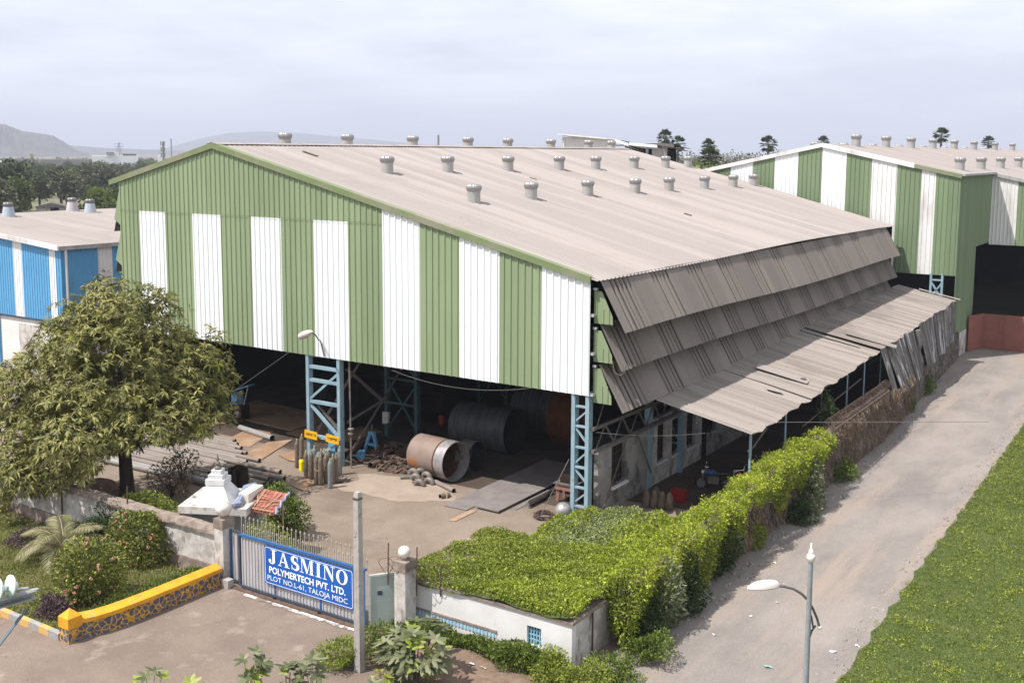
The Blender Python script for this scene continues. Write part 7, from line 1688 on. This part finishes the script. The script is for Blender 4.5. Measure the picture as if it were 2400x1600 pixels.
def bigleaf(p, r, n, label, zc, L=.34, name='broadleaf_shrub', young=.08, spread=1.0):
    t = plant(name, (p.x, p.y, 0), label, 'shrub'); P, d = blobpts(n, (p.x, p.y, zc), r, .45, 8, .3, zmin=.08); m = len(P); K = 6; a = rng.uniform(0, 6.28, (m, 1)) + np.arange(K)[None] * 6.283 / K
    axx = unit(d * .6 + np.array([0, 0, .9])); e1 = unit(np.cross(axx, rdir(m))); e2 = np.cross(axx, e1); dd = unit((e1[:, None] * np.cos(a)[..., None] + e2[:, None] * np.sin(a)[..., None] + axx[:, None] * .45).reshape(-1, 3)); pr_ = np.repeat(P, K, 0); nw = np.repeat(rng.random(m) < young, K); Ls = rng.uniform(.7, 1.15, m * K) * L
    sd__ = unit(np.cross(dd, np.repeat(axx, K, 0)))
    leafmesh('foliage', pr_[~nw], dd[~nw], sd__[~nw], Ls[~nw], Ls[~nw] * .42, 'leaf_big', t, fold=.14, droop=.25, six=True)
    if nw.any(): leafmesh('young_leaves', pr_[nw], dd[nw], sd__[nw], Ls[nw] * .9, Ls[nw] * .4, 'leaf_big_new', t, fold=.14, droop=.1, six=True)
    b = MB()
    for q in P[:: max(1, m // 14)]: b.tube([(p.x, p.y, 0), (p.x * .6 + q[0] * .4, p.y * .6 + q[1] * .4, q[2] * .5), q], [.03 * r[0], .018 * r[0], .008], 5)
    b.build('stems', 'bark_grey', t); return t
pb = gz(D(955, 1570)); bigleaf(pb, (1.3, 1.1, .85), 95, 'wide dusty shrub with large leathery leaves before the hut', 1.0, .40)
pb = gz(D(875, 1600)); bigleaf(pb, (.5, .5, .4), 14, 'small shrub with fresh green leaves at the post foot', .4, .28, young=.6)
for (px, py, top, n, yg, lb) in ((350, 1650, 1530, 5, .2, 'pale thin sapling farthest left along the bottom edge'), (440, 1650, 1550, 5, .7, 'bright sapling tip second from left along the bottom edge'), (585, 1660, 1500, 17, .45, 'tallest bright sapling rising at the bottom edge'), (660, 1650, 1535, 10, .05, 'dark leafy sapling right of the tallest bright one'), (722, 1650, 1505, 13, .03, 'dark narrow sapling with a white stake at the bottom edge'), (850, 1660, 1560, 10, .3, 'leafy sapling rising in front of the concrete post foot')):
    p = gz(D(px, py)); tz = gy(D(px, top), p.y).z; mid = tz * .62
    bigleaf(p, (.45, .45, tz * .45), int(n * 1.5), lb, mid, .34, 'sapling', yg)
p = gz(D(722, 1650)); b = MB(); b.tube([(p.x - .12, p.y, 0), (p.x - .1, p.y, gy(D(718, 1520), p.y).z)], .022, 6); o = b.build('white_stake', 'paint_white'); single(o, 'thin white stake beside the dark narrow sapling', 'stake')
# bushes along the lane side of hut and wall
for (px, py, r_, m_, n, L, lb) in ((1488, 1490, (.5, .8, .8), 'leaf_dark', 3000, .12, 'dark bush against the stained hut side wall'), (1530, 1455, (.6, .7, 1.2), 'leaf_grey', 2600, .15, 'pale grey leaved shrub against the wall end beside the hut'), (1500, 1530, (.7, .7, .55), 'leaf_hedge', 2400, .10, 'low green weeds spilling onto the lane by the hut'), (1590, 1410, (.6, .9, 1.0), 'leaf_dark', 3600, .12, 'dark green bush below the creeper near the hut end'), (1665, 1330, (.6, .9, .95), 'leaf_dark', 3600, .13, 'dark leafy bush halfway along the creeper wall'), (1730, 1262, (.5, .7, .7), 'leaf_olive', 2200, .14, 'olive bush with long leaves below the bare red stems'), (1868, 1175, (.65, .9, 1.15), 'leaf_grey', 2600, .16, 'silvery green shrub standing against the wall by the lane'), (1850, 1205, (.6, .6, .5), 'leaf_dark', 1700, .12, 'dark weeds at the foot of the silvery shrub'), (1945, 1105, (.6, 1.1, .5), 'leaf_hedge', 2000, .12, 'low green weeds beyond the silvery shrub'), (2010, 1015, (.4, .8, .7), 'leaf_hedge', 1800, .12, 'green creeper patch climbing the bare stone wall'), (2095, 945, (.4, .7, .4), 'leaf_hedge', 1000, .12, 'small weed clump at the wall foot by the white rubbish'), (2135, 905, (.45, 1.0, .6), 'leaf_hedge', 1500, .13, 'farthest green weed clump at the foot of the stone wall'), (1420, 1580, (.8, .7, .45), 'leaf_hedge', 2200, .10, 'leafy green weeds at the corner of hut and lane')):
    p = gz(D(px, py)); shrub('wall_shrub', p + Vector((-.25, .2, 0)), r_, n, L, .5, m_, lb, zc=r_[2] * .85, stem=r_[2] > .8)
shrub('lean_to_climber', Vector((-16.6, 54.0, 0)), (.4, 1.1, 1.0), 1100, .13, .45, 'leaf_dark', 'straggly climber hanging at the lean-to edge above the creeper', 'climber', zc=2.9, inner=.2)
# barbed wire and stakes round the right pillar
for i, (x, y, h) in enumerate(((-22.95, 26.95, 2.95), (-22.0, 27.3, 2.9), (-21.3, 27.7, 2.3))):
    b = MB(); b.angle((x, y, 1.2 if i else 1.5), (x + .03, y, h), .05, .01, up=(0, 1, 0)); o = b.build('wire_stake', 'rust_wire'); single(o, ('rusty angle stake left of the right pillar globe', 'rusty angle stake right of the globe lamp', 'short rusty stake at the pump house corner')[i], 'stake')
b = MB(); g = random.Random(6)
for k in range(7):
    c_ = Vector((-23.0 + .3 * k, 26.9 + .12 * k, 2.15 + .1 * math.sin(k))); b.tube([c_ + Vector((.28 * math.cos(a), .1 * math.sin(a * 2), .28 * math.sin(a))) for a in np.linspace(0, 6.283, 14)], .012, 3, caps=False)
o = b.build('barbed_wire', 'rust_wire'); single(o, 'tangled rusty barbed wire around the right gate pillar', 'barbed wire')
# ------------------------------------------------------------------ background
def far_tree(seed, m_, n=1500, leaf=0.62):
    gq = np.random.default_rng(seed); global rng
    keep = rng; rng = gq
    t = thing('broadleaf_tree', (0, 0, 0), 'tree', 'tree'); P, Dd = [], []
    for k in range(9):
        a = k * 2.4; r = 1.9 * math.sqrt(k / 9); c = (r * math.cos(a), r * math.sin(a), 4.9 + gq.uniform(-1.2, 1.7) - .25 * r); s = gq.uniform(1.3, 2.0)
        p, d = blobpts(n // 9, c, (s, s, s * .8), .6, 5, .25); P.append(p); Dd.append(d)
    P = np.concatenate(P); Dd = np.concatenate(Dd); d = unit(Dd * .6 + rdir(len(P)) * .9 + np.array([0, 0, .25])); L = leaf * gq.uniform(.6, 1.2, len(P))
    leafmesh('crown', P, d, sides(d), L, L * .62, m_, t, fold=.15, droop=.15)
    b = MB(); b.tube([(0, 0, 0), (.1, 0, 1.8), (0, .1, 4.2)], [.3, .22, .1], 7)
    for k in range(5): b.tube([(.05, 0, 1.9 + .2 * k), (1.5 * math.cos(k * 2.4), 1.5 * math.sin(k * 2.4), 4.6)], [.14, .04], 5)
    b.build('trunk', 'bark', t); rng = keep
    return t
protos = [far_tree(100 + i, m_) for i, m_ in enumerate(('tree_a', 'tree_b', 'tree_a', 'tree_d', 'tree_c', 'tree_b'))] + [far_tree(120, 'tree_c', 6500, .27), far_tree(121, 'tree_b', 6500, .27)]
used = set()
kinds = ['dense dark green tree of the wood left of the green shed', 'mid green leafy tree of the wood left of the green shed', 'dense dark green tree of the wood left of the green shed', 'dull greyish tree of the wood left of the green shed', 'light green bushy tree of the wood left of the green shed', 'mid green leafy tree of the wood left of the green shed']
def put(i, p, s, label, grp, rz=None):
    src = protos[i]; rz = random.uniform(0, 6.28) if rz is None else rz; sz = s * random.uniform(.9, 1.1)
    if i not in used:
        used.add(i); src.location = p; src.rotation_euler = (0, 0, rz); src.scale = (s, s, sz); src['label'] = label; src['group'] = grp; return src
    o = dup(src, p, rz, label, (s, s, sz)); o['group'] = grp; return o
random.seed(5)
W_ = 'trees of the wood at the left'
for (px, top, dist, s, i, lb) in ((25, 371, 300, 1.75, 0, 'tall dark tree standing out at the far left of the wood'), (232, 437, 235, 1.15, 6, 'fresh light green bushy tree just left of the green shed'), (40, 420, 250, 1.4, 1, 'broad green tree at the left above the blue shed roof'), (155, 398, 300, 1.5, 3, 'big greyish round tree in the middle of the wood'), (48, 442, 275, 1.0, 2, 'small dark tree left of the low roofed hut'), (205, 415, 310, 1.2, 5, 'leafy green tree behind the light green bush')):
    p = at(D(px, top), dist); s = p.z / 7.4 if p.z > 3 else 1.2; p.z = 0; put(i, p, s, lb, W_)
cnt = 0
for ring_ in range(9):
    dist0 = 205 + ring_ * 62
    n = 11 + ring_ * 2
    for k in range(n):
        px = -90 + 640 * (k + random.uniform(-.35, .35)) / n; dist = dist0 * random.uniform(.94, 1.07)
        top = 352 + (16 - random.uniform(6.3, 11.5)) * 2490 / dist
        if 25 < px < 215 and dist < 300: continue
        if px > 470 and dist < 330: continue
        p = at(D(px, top), dist); h = p.z; p.z = 0
        i = random.choice((0, 0, 1, 1, 2, 2, 3, 3, 5, 4)); put(i, p, h / 7.4, kinds[i], W_); cnt += 1
# far-off wood that reads as one dark band, left and behind
def band(name, pts, label, m_, n, hmin, hmax, leaf, mm=80):
    P = []
    for (px, d0, d1) in pts:
        for k in range(n):
            d = random.uniform(d0, d1); q = at(D(px + random.uniform(-30, 30), 352), d); h = random.uniform(hmin, hmax); m = mm
            c = np.array([q.x, q.y, h * .55]); pp_ = c + unit(rng.normal(size=(m, 3))) * np.array([h * .55, h * .55, h * .45]) * rng.random((m, 1)) ** .4; P.append(pp_)
    P = np.concatenate(P); P = P[P[:, 2] > .1]; d = unit(rdir(len(P)) + np.array([0, 0, .4])); L = leaf * rng.uniform(.6, 1.2, len(P))
    o = leafmesh(name, P, d, sides(d), L, L * .8, m_, None, fold=.1, kind='stuff'); tag(o, label, 'wood'); return o
band('far_wood', [(x, 760, 1500) for x in range(-80, 620, 40)], 'distant dark wood stretching below the hills at the left', 'tree_a', 34, 4, 7.5, 1.9)
band('far_wood', [(x, 380, 700) for x in range(1520, 2420, 50)], 'hazy distant wood seen between the two sheds', 'tree_d', 14, 11, 18.5, 1.1, 170)
# bushes and palms between the sheds
G2 = 'bushes between the two sheds'
for (px, top, dist, i, lb) in ((1600, 366, 190, 7, 'dark rounded bush right of the leaning palms'), (1560, 362, 200, 7, 'dark bush below the leaning palms'), (1668, 364, 170, 6, 'bright green bush nearest the striped shed roof'), (1640, 361, 180, 6, 'bright green bush under the middle fan palm'), (1700, 362, 230, 7, 'green bush at the eaves of the striped shed'), (436, 346, 250, 7, 'green tree top showing over the left gable slope')):
    p = at(D(px, top), dist); h = p.z; p.z = 0; put(i, p, h / 7.2, lb, G2 if px > 500 else W_)
fp = thing('fan_palm', (0, 0, 0), 'fan palm', 'palm tree')
b = MB(); b.tube([(0, 0, -17), (.15, 0, -8), (0, 0, 0)], [.34, .28, .2], 8); b.build('trunk', 'bark_grey', fp)
P_, D_, S_, L_l, W_l = [], [], [], [], []
for k in range(48):
    u = rdir(1)[0]; u[2] = u[2] * .85 + .25; u /= np.linalg.norm(u); e = u * 1.15; s_ = np.cross(u, [0, 0, 1.0]); s_ /= np.linalg.norm(s_) + 1e-6
    P_.append(np.zeros(3)); D_.append(u); S_.append(s_); L_l.append(1.3); W_l.append(.07)
    for j in range(11):
        a = (j - 5) * .30; P_.append(e); D_.append(u * math.cos(a) + s_ * math.sin(a) + np.array([0, 0, -.08])); S_.append(np.cross(u, s_) * .3 + s_ * math.cos(a) - u * math.sin(a)); L_l.append(1.0 - .05 * abs(j - 5)); W_l.append(.36)
leafmesh('crown', np.array(P_), unit(np.array(D_)), unit(np.array(S_)), np.array(L_l), np.array(W_l), 'fan_palm', fp, droop=.12)
for j, (px, py, rp, lb) in enumerate(((1527, 316, 18, 'taller of two close fan palms behind the small rear shed'), (1557, 331, 18, 'shorter right one of two close fan palms'), (1628, 336, 17, 'fan palm above the bright bushes between the sheds'), (1765, 332, 19, 'lone fan palm near the striped shed gable'), (1891, 327, 14, 'fan palm tip just above the striped shed ridge'), (2162, 312, 17, 'fan palm rising highest behind the striped shed roof'), (2270, 327, 13, 'small dark palm low behind the striped shed roof'), (1632, 362, 22, 'low broad fan palm among the bright bushes'))):
    dist = 2.1 * 2490 / rp; p = at(D(px, py), dist)
    if j == 7: p = at(D(px, py), 200)
    if j == 0: fp.location = p; fp.scale = (1.2, 1.2, 1.2); fp['label'] = lb; fp['group'] = 'fan palms behind the sheds'
    else: dup(fp, p, j * 1.3, lb)
# small rear shed above the ridge
rs = thing('rear_shed', gy(D(1410, 345), 112) * 1.0, 'patched grey shed with slanting white roof sheets behind the main roof', 'shed'); rs.location.z = 0
Yb = 112.0
def rp(x, y, dy=0): return gy(D(x, y), Yb + dy)
cR = crop(1290, 290, 2352 / 310); c2d = lambda x, y: (cR(x, y)[0] / SC, cR(x, y)[1] / SC)
def rq(x, y, dy=0): return gy(cR(x, y), Yb + dy)
x0, x1 = rq(210, 240).x, rq(1150, 300).x; zt = rq(600, 215).z
b = MB(); b.sheet((x0, Yb, 0), (1, 0, 0), (0, 0, 1), (0, -1, 0), rib(0, x1 - x0, .45, .06, .14), (lambda u: 8), (lambda u: rq(225, 235).z + (rq(1150, 300).z - rq(225, 235).z) * u / (x1 - x0))); b.build('sheet_wall', 'clad_white_old', rs)
def rslab(name, pts, m_, dep=6, th=.12, rise=-.5):
    b = MB(); v = [rq(x, y, -1) for x, y in pts]; n = len(v); b.add(v + [p + Vector((0, dep, rise)) for p in v] + [p - Vector((0, 0, th)) for p in v] + [p + Vector((0, dep, rise - th)) for p in v], [(i, i + 1, n + i + 1, n + i) for i in range(n - 1)] + [(2 * n + i, 2 * n + i + 1, i + 1, i) for i in range(n - 1)] + [(3 * n + i, 3 * n + i + 1, 2 * n + i + 1, 2 * n + i) for i in range(n - 1)]); b.build(name, m_, rs)
rslab('roof_sheet', [(120, 178), (560, 218), (1130, 268)], 'clad_white_old')
rslab('roof_sheet', [(1140, 268), (1390, 345)], 'clad_white', 3, .35); rslab('roof_sheet', [(1400, 335), (1900, 378)], 'clad_white', 5, .3); rslab('roof_sheet', [(1910, 335), (2200, 372)], 'hut_roof', 5, .3)
b = MB(); xa, xb = rq(1150, 350).x, rq(2060, 380).x; b.box(xa, xb, Yb + 2.5, Yb + 2.7, 6, rq(1500, 350).z); b.build('dark_opening', 'shade_black', rs)
b = MB(); b.sheet((rq(1785, 400).x, Yb + .3, 0), (1, 0, 0), (0, 0, 1), (0, -1, 0), rib(0, rq(2060, 400).x - rq(1785, 400).x, .45, .06, .14), (lambda u: 6), (lambda u: rq(1785, 395).z)); b.build('sheet_wall', 'trim_grey', rs)
b = MB(); b.box(rq(1705, 400).x, rq(1740, 400).x, Yb - .1, Yb + .1, 6, rq(1705, 390).z); b.build('column', 'steel_blue', rs)
b = MB(); b.bar(rq(1150, 385), rq(1720, 388), .12); b.build('rail', 'steel_grey', rs)
# tiled hut in the wood, white sheet, far factory, masts
hd = 292.0; hp = at(D(120, 486), hd); hp.z = 0; right = Vector((_r[0], _r[1], 0)).normalized(); right = Vector((math.cos(R(52)), math.sin(R(52)), 0)); fwd = Vector((-right.y, right.x, 0))
ht = thing('tiled_hut', hp, 'low dark roofed hut at the edge of the wood beyond the blue shed', 'hut')
b = MB(); b.obox(hp + Vector((0, 0, 1.1)), right * 3.4, fwd * 2.5, (0, 0, 1.1)); b.build('walls', 'plaster_dirty', ht)
b = MB(); b.obox(hp - fwd * 2.53 + right * .8 + Vector((0, 0, 1.05)), right * 1.0, fwd * .02, (0, 0, 1.0)); b.build('doorway', 'shade_black', ht)
b = MB(); ez, rz_ = 2.15, 3.3; A_ = hp - right * 4.3 - fwd * 3.2; v = [A_ + Vector((0, 0, ez)), A_ + right * 8.6 + Vector((0, 0, ez)), A_ + right * 8.6 + fwd * 6.4 + Vector((0, 0, ez)), A_ + fwd * 6.4 + Vector((0, 0, ez)), hp - fwd * 3.2 + Vector((0, 0, rz_)), hp + fwd * 3.2 + Vector((0, 0, rz_))]
b.add(v, [(0, 4, 5, 3), (1, 2, 5, 4), (0, 1, 4), (3, 5, 2)]); b.build('roof', 'hut_roof', ht)
def farbox(name, px0, px1, py0, py1, dist, m_, par=None, dep=25, dz=0):
    a, c = at(D(px0, py1), dist), at(D(px1, py1), dist); z1 = at(D(px0, py0), dist).z; z0 = a.z if dz else 0; d = (c - a); d.z = 0; f = Vector((-d.y, d.x, 0)).normalized()
    b = MB(); m_c = (a + c) / 2 + f * dep / 2; b.obox((m_c.x, m_c.y, (z0 + z1) / 2), d / 2, f * dep / 2, (0, 0, (z1 - z0) / 2)); return b.build(name, m_, par)
fd = 900; fac = thing('white_factory', at(D(262, 360), fd) * 1.0, 'long white factory with dark roofs on the horizon among trees', 'factory'); fac.location.z = 0
for (a_, c_, t_, bt, m_) in ((211, 246, 358.5, 366, 'far_white'), (262, 274, 350, 372, 'far_white'), (274, 318, 358, 376, 'far_white'), (246, 262, 354, 366, 'far_white')): farbox('block', a_, c_, t_, bt, fd, m_, fac)
farbox('dark_roof', 282, 313, 353.5, 357.5, fd, 'hut_roof', fac, 20, 1); farbox('dark_roof', 244, 262, 350.5, 353.5, fd - 5, 'hut_roof', fac, 15, 1)
for (a_, c_, t_, bt, dd, m_, lb) in ((362, 374, 357, 372, 800, 'far_white', 'small white building beside the antenna mast'), (92, 205, 366, 375, 850, 'far_wall', 'long low pale wall on the horizon left'), (40, 62, 366, 376, 850, 'far_wall', 'low grey shed at the far left horizon'), (0, 4, 370, 378, 700, 'far_white', 'small white gable at the left picture edge')):
    o = farbox('far_building', a_, c_, t_, bt, dd, m_); single(o, lb, 'building')
tk = thing('water_tank', at(D(72, 366), 800) * 1.0, 'small orange and cream tank house far off below the hill', 'water tank'); tk.location.z = 0
farbox('tank', 69, 78, 353.5, 362, 800, 'far_tank', tk, 6, 1); farbox('support', 71, 76, 362, 372, 801, 'far_wall', tk, 4)
mt = at(D(376, 380), 420); mt.z = 0; am = thing('antenna_mast', mt, 'grey telecom mast with clustered antennas left of the gable', 'mast')
b = MB(); zt = at(D(376, 326), 420).z; b.tube([mt, Vector((mt.x, mt.y, zt))], [.5, .35], 6); b.build('mast', 'far_wall', am)
for k in range(9):
    b = MB(); a = k * 2.1; z = zt - .6 - (k // 3) * 2.1; b.obox((mt.x + .75 * math.cos(a), mt.y + .75 * math.sin(a), z), (.14, 0, 0), (0, .14, 0), (0, 0, .8)); b.build('antenna', 'far_wall', am)
for (px, t_, dd, r_, lb) in ((394, 319, 700, .35, 'thin guyed mast right of the telecom mast'), (1007, 310, 500, .45, 'short grey mast poking above the main roof ridge')):
    q = at(D(px, 360), dd); b = MB(); b.tube([(q.x, q.y, 0), (q.x, q.y, at(D(px, t_), dd).z)], r_, 6); o = b.build('thin_mast', 'far_wall'); single(o, lb, 'mast')
q = at(D(274, 360), 1300); zt = at(D(274, 328), 1300).z; py_ = thing('pylon', (q.x, q.y, 0), 'lattice power pylon behind the white factory', 'pylon')
b = MB()
for sx, sy in ((-1, -1), (1, -1), (1, 1), (-1, 1)): b.bar((q.x + 3 * sx, q.y + 3 * sy, 0), (q.x + .4 * sx, q.y + .4 * sy, zt), .35)
b.build('legs', 'far_wall', py_)
for z in (zt * .72, zt * .83, zt * .94): b = MB(); b.bar(Vector((q.x, q.y, z)) - right * 5, Vector((q.x, q.y, z)) + right * 5, .4); b.build('crossarm', 'far_wall', py_)
# hills
def hill(sil, dist, dep, seed):
    g = np.random.default_rng(seed); xs = [s[0] for s in sil]; ys = [s[1] for s in sil]; b = MB(); n = 110; rows = 9; vs = []
    fine = np.cumsum(g.normal(size=n)) * .35; fine -= np.linspace(fine[0], fine[-1], n)
    for r in range(rows + 1):
        t = r / rows
        for i in range(n):
            px = xs[0] + (xs[-1] - xs[0]) * i / (n - 1); py = np.interp(px, xs, ys) + .5 * fine[i] * (352 - np.interp(px, xs, ys)) / 40
            top = at(D(px, min(py, 351)), dist); hh = max(0, top.z)
            ridge = hh * (math.sin(t * math.pi / 2) ** 1.3) * (1 + .16 * math.sin(i * .55 + r * 1.3) * (1 - t) + .10 * g.normal() * (1 - t))
            q = at(D(px, 352), dist - dep * (1 - t)); vs.append((q.x, q.y, ridge - (2 if r == 0 else 0)))
    b.add(vs, [(r * n + i, r * n + i + 1, (r + 1) * n + i + 1, (r + 1) * n + i) for r in range(rows) for i in range(n - 1)])
    o = b.build('hill', 'hill', None, True); o['kind'] = 'structure'
hill([(-260, 300), (-160, 270), (-60, 272), (0, 284), (25, 291), (55, 303), (95, 307), (125, 313), (150, 328), (175, 345), (196, 352), (205, 353)], 3600, 700, 3)
hill([(330, 352), (400, 335), (470, 317), (520, 307), (560, 304), (600, 303), (640, 304), (700, 308), (780, 316), (850, 321), (930, 328), (1000, 334), (1080, 341), (1200, 350), (1260, 353)], 8000, 900, 8)
hill([(-300, 330), (-120, 322), (120, 330), (240, 340), (420, 346), (560, 352)], 5400, 700, 14)
# ------------------------------------------------------------------ air
hzb = MB(); hzb.box(-8600, 2500, -250, 10500, -1.0, 275.0)
hm_ = bpy.data.materials.new('haze_air'); hm_.use_nodes = True; t_ = hm_.node_tree; t_.nodes.remove(t_.nodes['Principled BSDF'])
pv = t_.nodes.new('ShaderNodeVolumePrincipled'); pv.inputs['Color'].default_value = (0.72, 0.765, 0.90, 1); pv.inputs['Density'].default_value = 0.00021; pv.inputs['Anisotropy'].default_value = 0.0
t_.links.new(pv.outputs[0], t_.nodes['Material Output'].inputs['Volume']); MATS['haze'] = hm_
hz_o = hzb.build('haze', 'haze'); tag(hz_o, 'thin pale haze hanging over the distant plain', 'haze', None, 'stuff')
